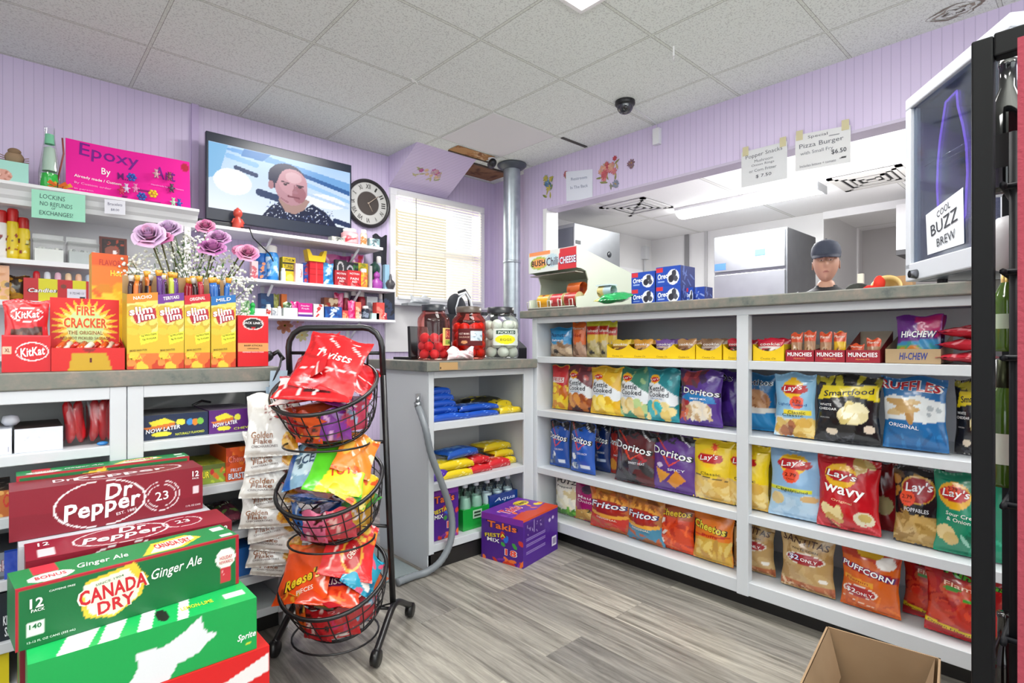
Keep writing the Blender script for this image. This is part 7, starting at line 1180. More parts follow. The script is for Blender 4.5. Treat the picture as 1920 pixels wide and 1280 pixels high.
k = M(); hL = [('f', 'd8dcd8'), ('r', 0, .8, .45, 1, 'e8905a'), ('p', [(.62, 0), (1, 0), (1, 1), (.66, 1)], 'c8343a'), ('e', .22, .45, .2, .3, 'a8b84a'), ('e', .22, .45, .17, .22, 'e8a05a'), T('BUSH', .2, .45, .3, .28, '2a2a30', b=.05), ('e', .5, .5, .14, .3, 'b8d0d8'), T('Chili', .5, .45, .24, .4, '4a3a4a', b=.03), T('CHEESE', .82, .42, .32, .32, 'e8e8f4', b=.05, o='2a2a6a')]
k.quad((-.001, Wd, .205), (-.001, 0, .205), (-.001, 0, Hf), (-.001, Wd, Hf), hL, 60); k.build('header_sign', CARD, t)
k = M()
for i in range(4): k.box(.03, .02 + i * .08, .19, .25, .024 + i * .08, .196, '8a6a50')
k.box(.0, .01, .186, .26, Wd - .005, .19, 'b8b4a4'); k.build('chute', METAL, t)
k = M(); k.tube([(-.01, .01, .015), (-.01, Wd, .015)], .003, 'b8b8b0', 6); k.box(-.012, .0, -.0, .0, Wd, .012, '6a6860')
for i in range(5): y = .02 + i * .075; k.tube([(-.008, y, .015), (-.012, y, .05), (-.012, y + .022, .05), (-.008, y + .022, .015)], .0025, 'e8e4da', 6)
k.build('wire_stop', PLAS, t)
for i, (y, c, cc, lab) in enumerate([(.245, 'e0a01c', 'c88a1c', 'golden can lying in the dispenser, leftmost'), (.15, 'b8343a', 'f0d8d0', 'red can in the middle of the dispenser'), (.055, 'a8302c', 'e8c8b8', 'dark red can at the right of the dispenser')]):
    k = M(); P = lambda U, V: np.stack([.036 * np.sin(U * 6.28), (V - .5) * .085, .036 * np.cos(U * 6.28)], 1); k.panel(P, [('f', c), ('b', 10, 0, .1, 1, .9, .05, .1, [cc, c, '7a1c1c'], i)], 30, 10, 2.4, smooth=True, flip=True)
    k.lathe([(.001, -.0425), (.036, -.0425), (.038, -.040), (.036, -.037)], 'a89a6a', n=24, axis='y'); k.lathe([(.036, .037), (.038, .04), (.036, .0425), (.001, .0425)], 'a89a6a', n=24, axis='y')
    tag(k.build('food_can', PLAS, loc=(2.08 + .04, 1.775 + y, ZB + .052)), lab, 'can')
k = M(); P = lambda U, V: np.stack([.036 * np.sin(U * 6.28), (V - .5) * .085, .036 * np.cos(U * 6.28)], 1); k.panel(P, [('f', 'c8642c'), ('b', 10, 0, .1, 1, .9, .05, .1, ['a8402c', 'e89a4a'], 3)], 30, 10, 2.4, smooth=True, flip=True); tag(k.build('food_can', PLAS, loc=(2.15, 1.83, ZB + .105)), 'orange can resting higher behind the dark red can', 'can')
def barbox(p0, p1, x, w_y=None, d=.07, z=0, h=.075, lab='', L=None, side='1c2f78'):
    ya, yb = on(p0, 650, x=x).y, on(p1, 650, x=x).y; w = ya - yb; k = M(); k.pbox(w, d, h, '1c3f9c', front=L, right=[('f', side), ('b', 6, .2, .1, .8, .9, .2, .05, ['5a70b8'], 3)], n=44)
    return tag(k.build('cookie_carton', CARD, loc=(x, (ya + yb) / 2, ZB + z), rz=-pi / 2), lab, 'cookie carton')
OB = [('f', '2048a8'), ('r', .02, .72, .28, .96, 'c8303a'), ('e', .70, .42, .24, .40, 'e8ecf4'), ('e', .62, .34, .11, .2, '2a2a34'), ('e', .74, .62, .10, .18, '3a3c48'), ('e', .80, .34, .09, .16, '4a4c58'), T('Oreo', .28, .5, .42, .3, 'e8f0f8', b=.05, sh=.2, r=6), ('r', .08, .2, .36, .26, '9ab0dc')]
barbox(1184, 1228, 2.10, lab='blue cookie carton with red corner tag, bottom left of the stack', L=OB); barbox(1184, 1228, 2.10, z=.0755, h=.072, lab='blue cookie carton with red corner tag, top left of the stack', L=OB)
barbox(1230, 1276, 2.09, lab='blue cookie carton, bottom right of the stack', L=OB, d=.12); barbox(1230, 1276, 2.09, z=.0755, h=.082, lab='blue cookie carton, top right of the stack', L=OB, d=.12)
barbox(1287, 1300, 2.14, lab='small blue carton in the gap right of the stack', L=OB, h=.065); barbox(1301, 1321, 2.16, lab='small dark blue carton standing alone at the right', L=[('f', '24429a'), ('b', 6, .2, .1, .8, .9, .3, .05, ['8a9cd0', '3a5ab8'], 3)], h=.066)
k = bag_mesh(.19, .10, .05, [('f', '1c8a4a'), ('b', 16, 0, 0, 1, 1, .14, .05, ['2fae62', '126a38', '7ad09a'], 4), ('r', 0, 0, .16, 1, 'c8c060')], seed=17, wr=3); y = on(1146, 600, x=2.05).y
tag(k.build('green_candy_bag', FILM, loc=(2.035, y, ZB + .025), rz=-pi / 2, rx=-1.25), 'crinkled green bag lying in front of the cream dispenser', 'bag')
k = M(); P = lambda U, V: np.stack([(V - .5) * .0 + .026 * np.sin(U * 6.28), -(V - .5) * .08, .026 * np.cos(U * 6.28)], 1); k.panel(P, [('f', 'a8bcc4'), ('r', 0, 0, 1, .45, 'c8b878'), ('b', 6, 0, .05, 1, .4, .06, .06, ['4a4a2c', 'e0d8a0'], 3)], 24, 8, 2, smooth=True, flip=True); k.box(-.026, -.04, .024, .026, .045, .03, 'c8dce0')
tag(k.build('small_tin', PLAS, loc=(2.09, on(1138, 600, x=2.09).y, ZB + .075)), 'small pale tin lying on the green bag beside the dispenser', 'tin')
# back of the counter near the cooler: red bags, golden bowl
k = M(); k.ball((0, 0, .045), .05, 'c8281c', sc=(1, 1.2, .9)); k.ball((.0, .055, .07), .04, '2a2c26', sc=(1, 1.3, .8)); k.ball((0, -.03, .09), .03, 'd8301c', sc=(1, .8, 1.3)); q = on(1634, 560, x=2.85); tag(k.build('red_oven_glove', MATTE, loc=(2.85, q.y, ZB)), 'crumpled red and dark cloth at the back of the bar counter', 'cloth')
q = on(1664, 560, x=2.85); k = M(); k.lathe([(.03, .0), (.05, .012), (.062, .03), (.058, .032), (.045, .016), (.001, .01)], ['b88a3a', 'c89a48', 'd8b05a', 'e0c078', '8a6a2c', '7a5c28'], n=28); o = tag(k.build('gold_dish', PLAS, loc=(2.85, q.y, ZB + .058), rx=0), 'shallow golden dish propped up beside the red cloth', 'dish'); o.rotation_euler = (0, -1.2, 0)
q = on(1688, 560, x=2.9); k = M(); k.pbox(.09, .06, .125, 'b08a60'); tag(k.build('brown_carton', CARD, loc=(2.9, q.y, ZB), rz=-pi / 2), 'plain brown carton beside the glass door cooler', 'carton')
q = on(1614, 560, x=3.0); k = M(); k.box(2.99, q.y - .012, ZB, 3.01, q.y + .012, ZB + .16, 'e8e2d2'); tag(k.build('cream_stick', PLAS), 'narrow cream upright stick at the back of the bar', 'stick')
# ================================================================== kitchen things
t = thing('steel_refrigerator', 'tall stainless steel refrigerator in the kitchen', 'refrigerator', (5.5, 2.07, 0))
k = M(); k.box(.03, 0, .12, .8, .74, 2.15, 'b9bbbd'); k.build('body', STEEL, t, bevel=.006)
k = M(); k.box(0, .012, .2, .03, .728, 1.74, 'c4c6c8'); d = k.build('door', STEEL, t, bevel=.004)
k = M(); k.box(-.03, .03, .9, -.005, .05, 1.4, '8a8c8e'); k.build('handle', METAL, d)
k = M(); k.box(0, .012, 1.77, .03, .728, 2.14, 'b4b6b9'); k.build('top_panel', STEEL, t, bevel=.004); k = M(); k.box(-.002, .6, 1.79, .0, .72, 1.86, '2c4a86'); k.build('blue_label', PLAS, t); k = M(); k.box(-.003, .3, 1.86, -.001, .40, 1.97, 'eef0f0'); k.box(-.004, .2, 1.9, -.001, .3, 1.96, '3a6a8a'); k.build('paper_note', PAPER, t)
t = thing('steel_ice_machine', 'stainless steel cabinet high at the left of the kitchen behind the dispenser', 'ice machine', (4.4, 3.79, 0))
k = M(); k.box(0, 0, 1.55, .80, .55, 2.30, 'd0d4d4'); k.build('body', STEEL, t, bevel=.005); k = M(); k.box(.05, .03, 0, .75, .5, 1.55, '9a9c9e'); k.build('base', STEEL, t); k = M(); k.box(.02, -.004, 2.08, .10, 0, 2.12, '26282a'); k.ball((.60, -.004, 2.03), .035, '1c2024', sc=(1, .3, 1)); k.build('badge', PLAS, t); k = M(); k.box(-.004, .02, 1.6, 0, .5, 2.26, '6c7078'); k.build('grille', METAL, t)
t = thing('kitchen_strip_light', 'long fluorescent ceiling light over the kitchen', 'ceiling light', (5.65, 2.54, CEIL))
k = M(); k.box(-.13, -.74, -.03, .13, .74, -.001, 'e8e8e8'); k.box(-.12, -.745, -.095, .12, -.735, -.02, '9a9c9e'); k.build('housing', PLAS, t)
k = M(); k.lathe([(.11, -.73), (.11, .73)], 'ffffff', n=24, axis='y', ang=pi); v = k.v[0]; v[:, 0], v[:, 2] = v[:, 2] * .0 + v[:, 0], v[:, 2]
vv = [(.115 * cos(a), y, -.03 - .07 * abs(sin(a)) ** .6) for y in (-.73, .73) for a in [pi * i / 12 for i in range(13)]]; k = M(); k.add(vv, [(i, i + 13, i + 14, i + 1) for i in range(12)] + [tuple(range(13)), tuple(range(13, 26))[::-1]], hx('ffffff'), True)
k.build('diffuser', attr_mat('strip_diffuser', .5, emit=14), t)
def vent(x, y, lab, c):
    t = thing('ceiling_vent', lab, 'vent', (x, y, CEIL)); k = M()
    for i in range(5):
        r = .29 - i * .055; z = -.006 - .006 * (i % 2)
        w_ = .05 if i == 0 else .03
        for b in ((-r, -r, r, -r + w_), (-r, r - w_, r, r), (-r, -r, -r + w_, r), (r - w_, -r, r, r)): k.box(b[0], b[1], z - .01, b[2], b[3], z, c)
    k.build('louvres', PLAS, t); k = M(); k.box(-.285, -.285, -.003, .285, .285, -.001, '3c3c3e'); k.build('duct_opening', MATTE, t)
vent(5.13, 3.52, 'square ceiling vent over the left of the kitchen', 'e4e4e2'); vent(5.85, 1.45, 'square ceiling vent right of the kitchen strip light', 'c8c6c2')
q = on(1694, 420, x=6.6); k = M(); k.box(6.5, q.y - .9, 1.95, 6.9, q.y + .04, 2.40, 'd8d8d8'); k.box(6.49, q.y - .9, 1.90, 6.9, q.y + .04, 1.95, '3a3a3c'); tag(k.build('wall_hood', WHITE), 'white wall mounted hood at the right of the kitchen', 'hood')
k = M(); k.box(8.2, 2.18, 0, 8.26, 2.24, CEIL, 'f0f0ee'); struct(k.build('trim_3', WHITE))
# ------------------------------------------------------------------ person
def person():
    PX, PY = 3.85, 1.205; face = -radians(72.5)
    t = thing('person', 'person in a dark cap and black shirt looking out from the kitchen', 'person', (PX, PY, 0), face)
    SKIN = attr_mat('skin', .55, bump=.05); S = 'b98a70'
    J = {'pel': (0, 0, .86, .13), 'sp': (0, 0, 1.02, .125), 'ch': (0, .0, 1.18, .14), 'nk0': (0, .01, 1.32, .075), 'nk': (0, .0, 1.375, .055), 'nk2': (0, -.004, 1.43, .052)}
    E = [('pel', 'sp'), ('sp', 'ch'), ('ch', 'nk0'), ('nk0', 'nk'), ('nk', 'nk2')]
    for s, n in ((-1, 'l'), (1, 'r')):
        J.update({n + 'sh': (s * .165, .01, 1.285, .062), n + 'el': (s * .215, .02, 1.02, .043), n + 'wr': (s * .20, -.12, .86, .028), n + 'pa': (s * .195, -.165, .83, .034), n + 'hp': (s * .09, 0, .82, .088), n + 'kn': (s * .10, -.01, .46, .058), n + 'an': (s * .10, .02, .09, .038), n + 'to': (s * .11, -.13, .035, .034)})
        E += [('ch', n + 'sh'), (n + 'sh', n + 'el'), (n + 'el', n + 'wr'), (n + 'wr', n + 'pa'), ('pel', n + 'hp'), (n + 'hp', n + 'kn'), (n + 'kn', n + 'an'), (n + 'an', n + 'to')]
        for f, (dx, ln) in enumerate(((-.028, .06), (-.010, .072), (.008, .068), (.026, .052))):
            a = n + 'f%d' % f; J[a] = (s * .195 + dx, -.165 - .03, .815, .009); J[a + 'b'] = (s * .195 + dx * 1.15, -.165 - .03 - ln * .7, .80, .008); J[a + 'c'] = (s * .195 + dx * 1.15, -.165 - .03 - ln, .778, .007); E += [(n + 'pa', a), (a, a + 'b'), (a + 'b', a + 'c')]
        J[n + 't'] = (s * .195 - s * .045, -.175, .822, .010); J[n + 't2'] = (s * .195 - s * .055, -.215, .81, .009); E += [(n + 'pa', n + 't'), (n + 't', n + 't2')]
    ks = list(J); me = bpy.data.meshes.new('body'); me.from_pydata([J[q][:3] for q in ks], [(ks.index(a), ks.index(b)) for a, b in E], [])
    o = bpy.data.objects.new('body', me); COL.objects.link(o); o.parent = t
    sk = o.modifiers.new('skin', 'SKIN'); sk.use_smooth_shade = True
    for i, q in enumerate(ks):
        r = J[q][3]; me.skin_vertices[0].data[i].radius = (r * (1.15 if q in ('pel', 'sp', 'ch') else 1), r * (.8 if q in ('pel', 'sp', 'ch') else 1))
    me.skin_vertices[0].data[0].use_root = True; o.modifiers.new('sub', 'SUBSURF').levels = 2; o.modifiers['sub'].render_levels = 2
    m, nt, b = nmat('body_skin'); g = nt.nodes.new('ShaderNodeTexNoise'); g.inputs['Scale'].default_value = 8; mxn = nt.nodes.new('ShaderNodeMix'); mxn.data_type = 'RGBA'; mxn.inputs[6].default_value = (*hx('b98a70'), 1); mxn.inputs[7].default_value = (*hx('c4967c'), 1); nt.links.new(g.outputs[0], mxn.inputs[0]); nt.links.new(mxn.outputs[2], b.inputs['Base Color']); b.inputs['Roughness'].default_value = .55; me.materials.append(m)
    # shirt: torso shell with sleeves
    k = M(); prof = [(.165, .80), (.172, .95), (.178, 1.08), (.185, 1.2), (.19, 1.27), (.165, 1.325), (.10, 1.355), (.066, 1.375), (.060, 1.385)]
    k.lathe(prof, '1e2124', n=36); v = k.v[0]; v[:, 1] *= .68
    for s in (-1, 1): k.tube([(s * .13, .01, 1.285), (s * .19, .01, 1.26), (s * .222, .02, 1.12), (s * .228, .02, 1.06)], [.075, .074, .062, .06], '1e2124', 14)
    k.build('shirt', MATTE, t)
    k = M()
    for s in (-1, 1): k.tube([(s * .08, 0, .84), (s * .10, 0, .6), (s * .10, .01, .3), (s * .10, .02, .06)], [.105, .088, .072, .068], '2b2d33', 14)
    k.lathe([(.172, .78), (.178, .88), (.165, .93)], '2b2d33', n=30); v = k.v[-1]; v[:, 1] *= .68; k.build('trousers', MATTE, t)
    # head
    hc = np.array([0, -.012, 1.525]); k = M()
    def H(U, V):
        th = (U - .5) * 2 * pi; ph = (V - .5) * pi        # th=0 faces -Y
        cx, sz = np.cos(ph), np.sin(ph); dx, dy = np.sin(th) * cx, -np.cos(th) * cx
        x, y, z = dx * .073, dy * .092, sz * .125
        jaw = np.clip(-sz, 0, 1); x = x * (1 - .28 * jaw ** 1.5); y = y * (1 - .10 * jaw) - .006 * jaw
        g = lambda a, b, sa, sb: np.exp(-((th - a) / sa) ** 2 - ((z - b) / sb) ** 2)
        y = y - .020 * g(0, -.022, .15, .018) - .010 * g(0, .002, .11, .022) + .010 * (g(.36, .012, .22, .014) + g(-.36, .012, .22, .014)) - .006 * g(0, -.062, .34, .008) - .004 * g(0, -.052, .3, .006) - .010 * g(0, -.103, .28, .018) - .005 * (g(.4, .032, .3, .008) + g(-.4, .032, .3, .008)) - .004 * (g(.6, -.03, .3, .03) + g(-.6, -.03, .3, .03))
        return np.stack([x, y, z], 1) + hc
    L = [('f', 'bd8d74'), ('e', .5, .335, .045, .014, '9a5c52'), ('e', .44, .53, .022, .010, 'e4d8d0'), ('e', .56, .53, .022, .010, 'e4d8d0'), ('e', .44, .53, .010, .012, '2c201c'), ('e', .56, .53, .010, .012, '2c201c'), ('l', .405, .575, .47, .58, .010, '5a4034'), ('l', .53, .58, .595, .575, .010, '5a4034'),
         ('p', [(0, .36), (.24, .40), (.28, .62), (.3, 1), (0, 1)], '3a2c24'), ('p', [(1, .36), (.76, .40), (.72, .62), (.7, 1), (1, 1)], '3a2c24')]
    k.panel(H, L, 96, 72, 2, smooth=True)
    k.build('head', SKIN, t)
    for s in (-1, 1):
        k = M(); k.lathe([(.001, -.004), (.014, -.003), (.018, .002), (.014, .005), (.008, .002), (.001, .002)], 'b08068', c=(0, 0, 0), n=14, axis='x'); v = k.v[-1]; v[:, 2] *= 1.6; v[:, 0] = v[:, 0] * s + s * .074; v[:, 1] += .005; v[:, 2] += 1.515
        k.build('ear', SKIN, t)
    # cap
    k = M(); k.lathe([(.082, 1.565), (.085, 1.59), (.082, 1.625), (.066, 1.655), (.036, 1.672), (.001, 1.676)], '3c4250', n=32); v = k.v[0]; v[:, 1] = v[:, 1] * 1.22 - .006
    k.ball((0, -.006, 1.677), .008, '2c3140'); k.build('cap_crown', MATTE, t)
    k = M(); vv = []; 
    for i in range(13):
        a = -1.15 + 2.3 * i / 12; vv += [(.084 * sin(a), -.006 - .10 * cos(a), 1.572 - .004), (.086 * sin(a), -.006 - (.10 + .062 * cos(a * 1.3)) * cos(a * .98), 1.556 - .012 * cos(a))]
    n_ = len(vv); vv += [(x, y, z + .005) for x, y, z in vv]
    k.add(vv, [(2 * i, 2 * i + 1, 2 * i + 3, 2 * i + 2) for i in range(12)] + [(n_ + 2 * i, n_ + 2 * i + 2, n_ + 2 * i + 3, n_ + 2 * i + 1) for i in range(12)] + [(2 * i + 1, n_ + 2 * i + 1, n_ + 2 * i + 3, 2 * i + 3) for i in range(12)], hx('2c3140'), True); k.build('cap_brim', MATTE, t)
person()
# ================================================================== glass door cooler
dx, dy = .804, .594; Cc = Vector((2.22, .453)); ang = atan2(-dy, -dx)       # local x runs toward the viewer along the door, local y into the body
t = thing('glass_door_cooler', 'countertop cooler with glass door and purple neon bottle outline', 'cooler', (Cc.x, Cc.y, ZB + .03), ang)
# body lies at local +y ; flip sign so that +y points away from the camera side
sg = 1 if Vector((-sin(ang), cos(ang))).dot(Vector((.594, -.804))) > 0 else -1
w, h, d = .50, .61, .34; fr = .038
def cb(nm, b, c, m, par=t, bev=.003):
    k = M(); y0, y1 = sorted((b[1] * sg, b[4] * sg)); k.box(b[0], y0, b[2], b[3], y1, b[5], c); return k.build(nm, m, par, bevel=bev)
k = M()
for b in ((0, .04, 0, w, d, .03), (0, .04, h - .04, w, d, h), (0, .04, 0, .02, d, h), (w - .02, .04, 0, w, d, h), (0, d - .02, 0, w, d, h)):
    y0, y1 = sorted((b[1] * sg, b[4] * sg)); k.box(b[0], y0, b[2], b[3], y1, b[5], 'aab2be')
k.build('cabinet', PLAS, t)
k = M()
for b in ((0, 0, 0, w, .035, fr + .02), (0, 0, h - fr, w, .035, h), (0, 0, fr, fr * .8, .035, h - fr), (w - fr, 0, fr, w, .035, h - fr)):
    y0, y1 = sorted((b[1] * sg, b[4] * sg)); k.box(b[0], y0, b[2], b[3], y1, b[5], 'c6cad2')
dr = k.build('door_frame', PLAS, t, bevel=.004)
cb('door_glass', (fr * .8, .012, fr, w - fr, .016, h - fr), 'ffffff', BLUEG, dr, 0)
for i, z in enumerate((.2, .38)):
    k = M(); [k.tube([(.02, sg * y, z), (w - .02, sg * y, z)], .002, 'd0d4d8', 5) for y in [.05 + .03 * j for j in range(9)]]; k.build('shelf', METAL, t)
k = M(); k.lathe([(.012, 0), (.016, .02), (.001, .022)], '8a8c90', n=12, axis='y'); k.build('lock', METAL, t, loc=(.07, -sg * .02 if sg > 0 else 0, .018))
for s in (.06, w - .06):
    k = M(); k.lathe([(.014, -.03), (.014, 0)], '26282c', n=12, c=(s, sg * .08, 0)); k.lathe([(.014, -.03), (.014, 0)], '26282c', n=12, c=(s, sg * (d - .05), 0)); k.build('foot', PLAS, t)
bo = [(.255, .11), (.21, .14), (.20, .26), (.205, .34), (.215, .40), (.235, .47), (.245, .505), (.30, .515), (.305, .47), (.33, .40), (.345, .34), (.35, .26), (.34, .14), (.30, .11)]
bo = [(x - .068, z + .02) for x, z in bo]
for c_, r_ in (('9a6cf0', .0032),):
    k = M(); k.tube([(x, sg * .028, z) for x, z in bo], r_, c_, 8); k.build('neon_tube', NEON, t)
k = M(); k.box(.23, min(sg * .2, sg * .21), .10, .36, max(sg * .2, sg * .21), .45, '9aa6b4'); k.build('inner_poster', CARD, t)
# paper sign on the glass
k = M(); yv = sg * -.001 + (0 if sg > 0 else 0); X0, X1 = .105, .30
k.quad((X0 + .01, sg * .010, .072), (X1, sg * .010, .075), (X1 - .005, sg * .010, .235), (X0, sg * .010, .20), [('f', 'e4e8f0'), T('COOL', .5, .84, .36, .14, '3a3c44', b=.0, r=6), T('BUZZ', .5, .56, .72, .26, '34363e', b=.0, r=4), T('BREW', .55, .22, .5, .18, '34363e', b=.0, r=4)], 30, off=.0012)
if True:
    o = k.build('paper_sign', PAPER, t)
# ================================================================== wine rack at the right edge
t = thing('wine_rack', 'tall black metal bottle rack at the right edge of the picture', 'rack', (1.18, .13, 0))
k = M(); k.box(-.014, -.010, 0, .014, .018, 1.50, '08090c'); k.build('front_post', RACKM, t, bevel=.003)
k = M(); k.box(-.014, -.85, 1.465, .014, -.010, 1.503, '08090c'); k.build('top_rail', RACKM, t, bevel=.003)
k = M(); k.box(-.02, -.89, 0, .02, -.85, 1.50, '0f1116'); k.build('rear_post', RACKM, t)
for x in (.20,):
    for y in (-.0, -.86): k = M(); k.box(x, y - .02, 0, x + .02, y, 1.50, '0f1116'); k.build('back_post', RACKM, t)
for z in (.30, .52, .74, .98, 1.12, 1.26):
    k = M(); k.tube([(.0, -.02, z), (.21, -.02, z)], .005, '15171c', 6); k.tube([(.02, -.02, z), (.02, -.85, z)], .005, '15171c', 6); k.tube([(.21, -.02, z), (.21, -.85, z)], .005, '15171c', 6); k.tube([(.02, -.04, z), (.21, -.04, z)], .004, '15171c', 6); k.tube([(.02, -.12, z), (.21, -.12, z)], .004, '15171c', 6); k.build('wire_shelf', RACKM, t)
k = M(); k.tube([(.03, -.03, .3), (.03, -.03, 1.35)], .006, '15171c', 6); k.tube([(.03, -.03, 1.14), (.10, -.03, 1.04)], .006, '15171c', 6); k.build('wire_upright', RACKM, t)
RED = attr_mat('red_felt', .85, bump=.5, bscale=120)
k = M(); k.box(-.035, -.86, .02, -.022, -.040, 1.475, 'a03c4c'); k.build('red_side_panel', RED, t)
def bottle(x, y, z, c, lab, s=1, foil=None, labc='d8d4c8', up=True):
    t2 = thing('wine_bottle', lab, 'bottle', (x, y, z + .008)); k = M(); k.lathe([(.001, 0), (.034 * s, 0), (.037 * s, .008), (.037 * s, .16 * s), (.034 * s, .18 * s), (.015 * s, .225 * s), (.0145 * s, .27 * s), (.016 * s, .275 * s), (.016 * s, .285 * s), (.001, .285 * s)], c, n=26); k.build('glass_body', attr_mat('bottle_glass_' + c, .08, spec=.8), t2)
    k = M(); k.lathe([(.0375 * s, .04), (.0375 * s, .12 * s)], labc, n=26); k.build('label', PAPER, t2)
    if foil: k = M(); k.lathe([(.0165 * s, .21 * s), (.0170 * s, .285 * s), (.001, .287 * s)], foil, n=20); k.build('foil', METAL, t2)
bottle(1.30, .115, 1.262, '101214', 'black bottle near the top of the rack', .82, None, '14161a')
bottle(1.30, .115, .982, '4a6a1c', 'green bottle with gold foil in the middle of the rack', .55, 'c8a868', 'b8c8b0')
bottle(1.30, .118, .745, '3c5a18', 'olive green bottle just below the middle of the rack', .78, '2a2c20', 'c8ccc0')
bottle(1.30, .118, .305, '14100f', 'dark bottle with cream label low in the rack', .75, None, 'c4b890')
k = M(); k.ball((0, 0, .05), .042, 'dcdce0', sc=(.8, .9, 1.2)); tag(k.build('white_ornament', PLAS, loc=(1.30, .115, 1.13)), 'white rounded ornament between the bottles in the rack', 'ornament')
# ================================================================== ceiling and wall devices
p = on(1172, 190, z=CEIL); t = thing('dome_camera', 'black dome security camera on the ceiling', 'security camera', (p.x, p.y, CEIL))
k = M(); k.lathe([(.062, -.001), (.063, -.02), (.055, -.03), (.05, -.03)], '17181b', n=28); k.build('housing', PLAS, t)
k = M(); k.lathe([(.052, -.028), (.048, -.05), (.034, -.07), (.014, -.079), (.001, -.08)], '2b2e34', n=28); k.ball((-.02, -.02, -.05), .02, '0c0c0e'); k.build('dome', attr_mat('smoked_dome', .06, spec=.9), t)
q = on(1230, 254, x=XR - .03); k = M(); k.box(XR - .035, q.y - .025, q.z - .06, XR - .001, q.y + .025, q.z + .05, 'e6e6ea'); k.tube([(XR - .02, q.y, q.z + .05), (XR - .03, q.y, CEIL - .006), (p.x + .05, p.y, CEIL - .006)], .003, 'e6e6ea', 6); tag(k.build('wall_sensor', PLAS), 'white sensor box on the lavender header with a cable to the dome camera', 'sensor')
p = on(922, 296, z=CEIL); t = thing('bullet_camera', 'small round black camera near the flue pipe', 'security camera', (p.x, p.y, CEIL))
k = M(); k.lathe([(.03, -.001), (.03, -.008), (.008, -.012), (.008, -.03)], 'e8e8e8', n=20); k.build('mount', PLAS, t)
k = M(); k.lathe([(.001, -.05), (.03, -.05), (.033, -.03), (.033, .02), (.001, .03)], '1c1d20', n=24, axis='y'); k.ball((0, -.05, 0), .014, '3a3c44'); k.build('camera_body', PLAS, t, loc=(0, 0, -.05), rz=-.5)
p = on(1263, 88, z=CEIL); k = M(); k.box(-.012, -.004, -.05, .012, .004, -.001, 'f0f0f0'); k.tube([(0, 0, -.05), (.0, 0, -.06), (.01, 0, -.065)], .003, 'e0e0e0', 6); tag(k.build('ceiling_hook', PLAS, loc=(p.x, p.y, CEIL), rz=.6), 'small white hook hanging from the ceiling left of the dome camera wall', 'hook')
p = on(775, 148, z=CEIL); k = M(); k.tube([(-.02, 0, -.001), (.02, .0, -.012), (.03, 0, -.03)], .004, 'e8e8e4', 6); k.ball((0, 0, -.012), .01, 'dcdcd8'); tag(k.build('ceiling_hook', PLAS, loc=(p.x, p.y, CEIL)), 'small pale hook on the ceiling above the television', 'hook')
# signs on the header
sheet('paper_note', 'white handwritten note taped to the left of the header between flower stickers', 'note', [(1061, 322), (1111, 317), (1111, 372), (1062, 377)], {'x': XR - .003}, [('f', 'e4e8f4'), T('Restroom', .5, .74, .6, .1, '7a84a0', b=0, r=2), T('In The Back', .5, .45, .66, .1, '7a84a0', b=0, r=2)], 'e4e8f4')
sheet('menu_sign', 'handwritten menu sign hanging at the left, with price below', 'sign', [(1390, 286), (1476, 264), (1476, 334), (1390, 352)], {'x': XR - .014}, [('f', 'd9dadc'), T('Popper Snacks', .5, .82, .8, .14, '6a6c74', b=.0, r=2), T('Mushroom', .5, .66, .4, .08, '7a7c84', b=0), T('Onion Rings', .48, .54, .5, .08, '7a7c84', b=0), T('or Corn Fritter', .48, .40, .6, .08, '7a7c84', b=0), T('$ 7.50', .5, .22, .34, .1, '6a6c74', b=.01)], 'd9dadc', tape=[(1398, 284), (1468, 266)], n=60)
sheet('menu_sign', 'handwritten special menu sign for a pizza burger at $6.50', 'sign', [(1491, 254), (1595, 234), (1595, 304), (1491, 322)], {'x': XR - .014}, [('f', 'dededf'), T('Special', .42, .88, .36, .10, '5a5c64', b=0, r=1), ('l', .22, .80, .80, .82, .006, '7a7c84'), T('Pizza Burger', .48, .66, .8, .16, '6a6c74', b=0, r=2), T('with Small Fry', .4, .46, .6, .12, '7a7c84', b=0, r=2), T('$6.50', .80, .36, .26, .14, '3a3c44', b=.02, r=2), T('Includes lettuce + tomato', .42, .12, .66, .07, '7a7c84', b=0, r=1), ('l', .82, .16, .92, .17, .03, '2a2a2e')], 'dededf', tape=[(1499, 254), (1585, 234)], n=60)
def flowers(name, lab, parts, to3d, n=30):
    k = M(); nrm = (to3d(1, 0) - to3d(0, 0)).cross(to3d(0, 1) - to3d(0, 0)).normalized(); q = 0
    for cx, cy, r, c, ty in parts:
        q += 1
        if ty == 'f':
            for j in range(7):
                a = 2 * pi * j / 7; vv = []
                for m_ in range(8): b = 2 * pi * m_ / 8; e = (.55 * r + .45 * r * cos(b)); f = .26 * r * sin(b); vv.append(tuple(to3d(cx + e * cos(a) - f * sin(a), cy + e * sin(a) + f * cos(a)) + nrm * (.0006 + q * .00005 + j * .00002)))
                k.add(vv, [tuple(range(8))], [min(1, x * (.8 + .06 * (j % 4))) for x in hx(c)])
            vv = [tuple(to3d(cx + .16 * r * cos(b), cy + .16 * r * sin(b)) + nrm * .0016) for b in [2 * pi * m_ / 8 for m_ in range(8)]]; k.add(vv, [tuple(range(8))], hx('c8a040'))
        else:
            a = ty; vv = [tuple(to3d(cx + r * (u * cos(a) - v_ * sin(a)), cy + r * (u * sin(a) + v_ * cos(a))) + nrm * (.0004 + q * .00004)) for u, v_ in ((-1, 0), (-.3, .3), (.5, .2), (1, 0), (.5, -.2), (-.3, -.3))]; k.add(vv, [tuple(range(6))], hx(c))
    o = k.build(name, PAPER); tag(o, lab, 'wall sticker'); return o
def onx(px, py): b = on(px, py, x=XR - .001); return lambda u, v: b + Vector((0, -u, v))
rg = random.Random(3)
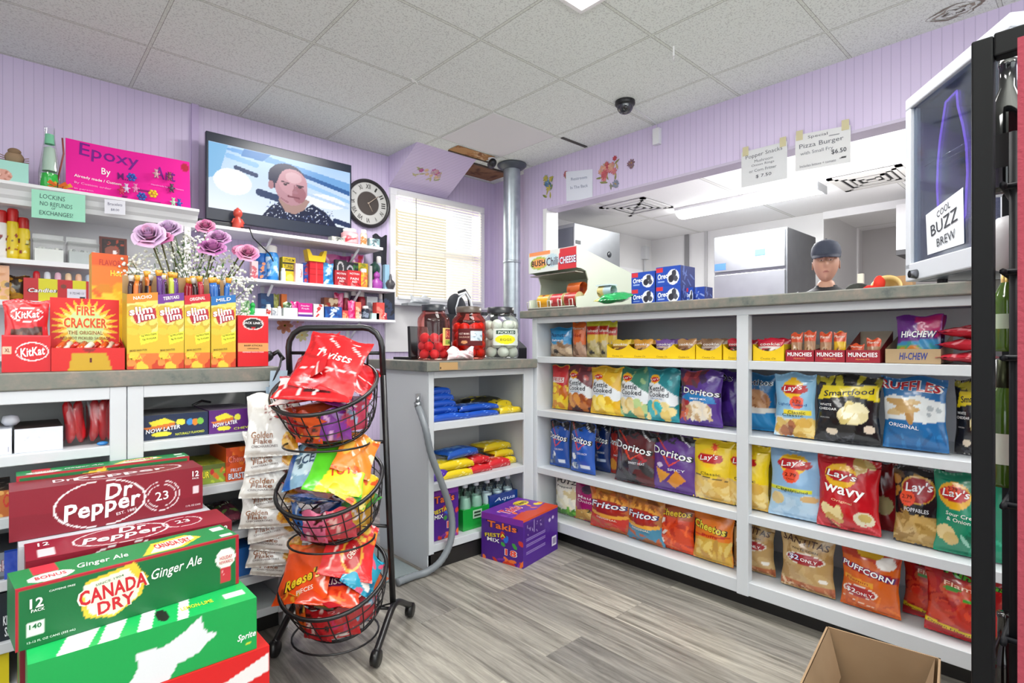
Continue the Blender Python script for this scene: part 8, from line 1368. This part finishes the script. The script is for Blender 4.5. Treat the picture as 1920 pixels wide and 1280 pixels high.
def clump(n, sx_, sz_, cols, lc, seed):
    g = random.Random(seed); return [(g.uniform(-1, 1) * sx_, g.uniform(-1, 1) * sz_ - sz_ * .3, .03, g.choice(lc), g.uniform(0, 6)) for _ in range(n)] + [(g.gauss(0, .45) * sx_, g.gauss(0, .45) * sz_ + sz_ * .1, g.uniform(.018, .032), g.choice(cols), 'f') for _ in range(n)]
flowers('flower_sticker', 'blue and yellow flower sticker at the left end of the header', clump(12, .045, .075, ['5a84b0', 'c8b858', '8aa8c8', '4a6a90'], ['7a8a4a', 'b0a850'], 1), onx(1028, 345))
flowers('flower_sticker', 'big red and pink rose sticker on the header', clump(20, .09, .07, ['c8606a', 'd88088', 'e0a890', 'c04858'], ['8a8a5a', 'b8a070'], 2), onx(1140, 318))
flowers('flower_sticker', 'tiny brown bud sticker right of the big rose sticker', clump(3, .02, .03, ['8a6a7a'], ['7a8a4a', '8a7a5a'], 3), onx(1184, 308)); flowers('flower_sticker', 'tiny grey leaf sticker near the bottom edge of the header', clump(3, .04, .008, ['8a90a8'], ['8a8a78'], 4), onx(1152, 345)); flowers('flower_sticker', 'small red bud sticker beside the paper note', clump(2, .015, .03, ['b06070'], ['9a8a6a'], 5), onx(1060, 328))
sl = Vector((0, .42, -.244)).normalized(); b0 = Vector((2.56, 3.53, CEIL)) + sl * .26
flowers('flower_sticker', 'pink rose sticker on the sloping soffit over the window', clump(12, .14, .05, ['c86aa8', 'e0a8a0', 'd0b0c0', 'e8c8a8'], ['a8b080', 'c0b890'], 6), lambda u, v: b0 + Vector((u, 0, 0)) - sl * v)
def ony(px, py): b = on(px, py, y=YL - .001); return lambda u, v: b + Vector((u, 0, v))
flowers('flower_sticker', 'rust orange daisy sticker on the wall behind the basket rack', [(0, 0, .062, 'c8886a', 'f'), (.0, 0, .045, 'b87058', 'f')], ony(534, 610)); flowers('flower_sticker', 'pale yellow daisy sticker below the pink one', [(0, 0, .05, 'c8c090', 'f'), (.03, .02, .03, 'a8a890', .5)], ony(566, 628)); flowers('flower_sticker', 'pale pink daisy sticker right of the rust orange one', [(0, 0, .05, 'd8a8c0', 'f')], ony(558, 603))
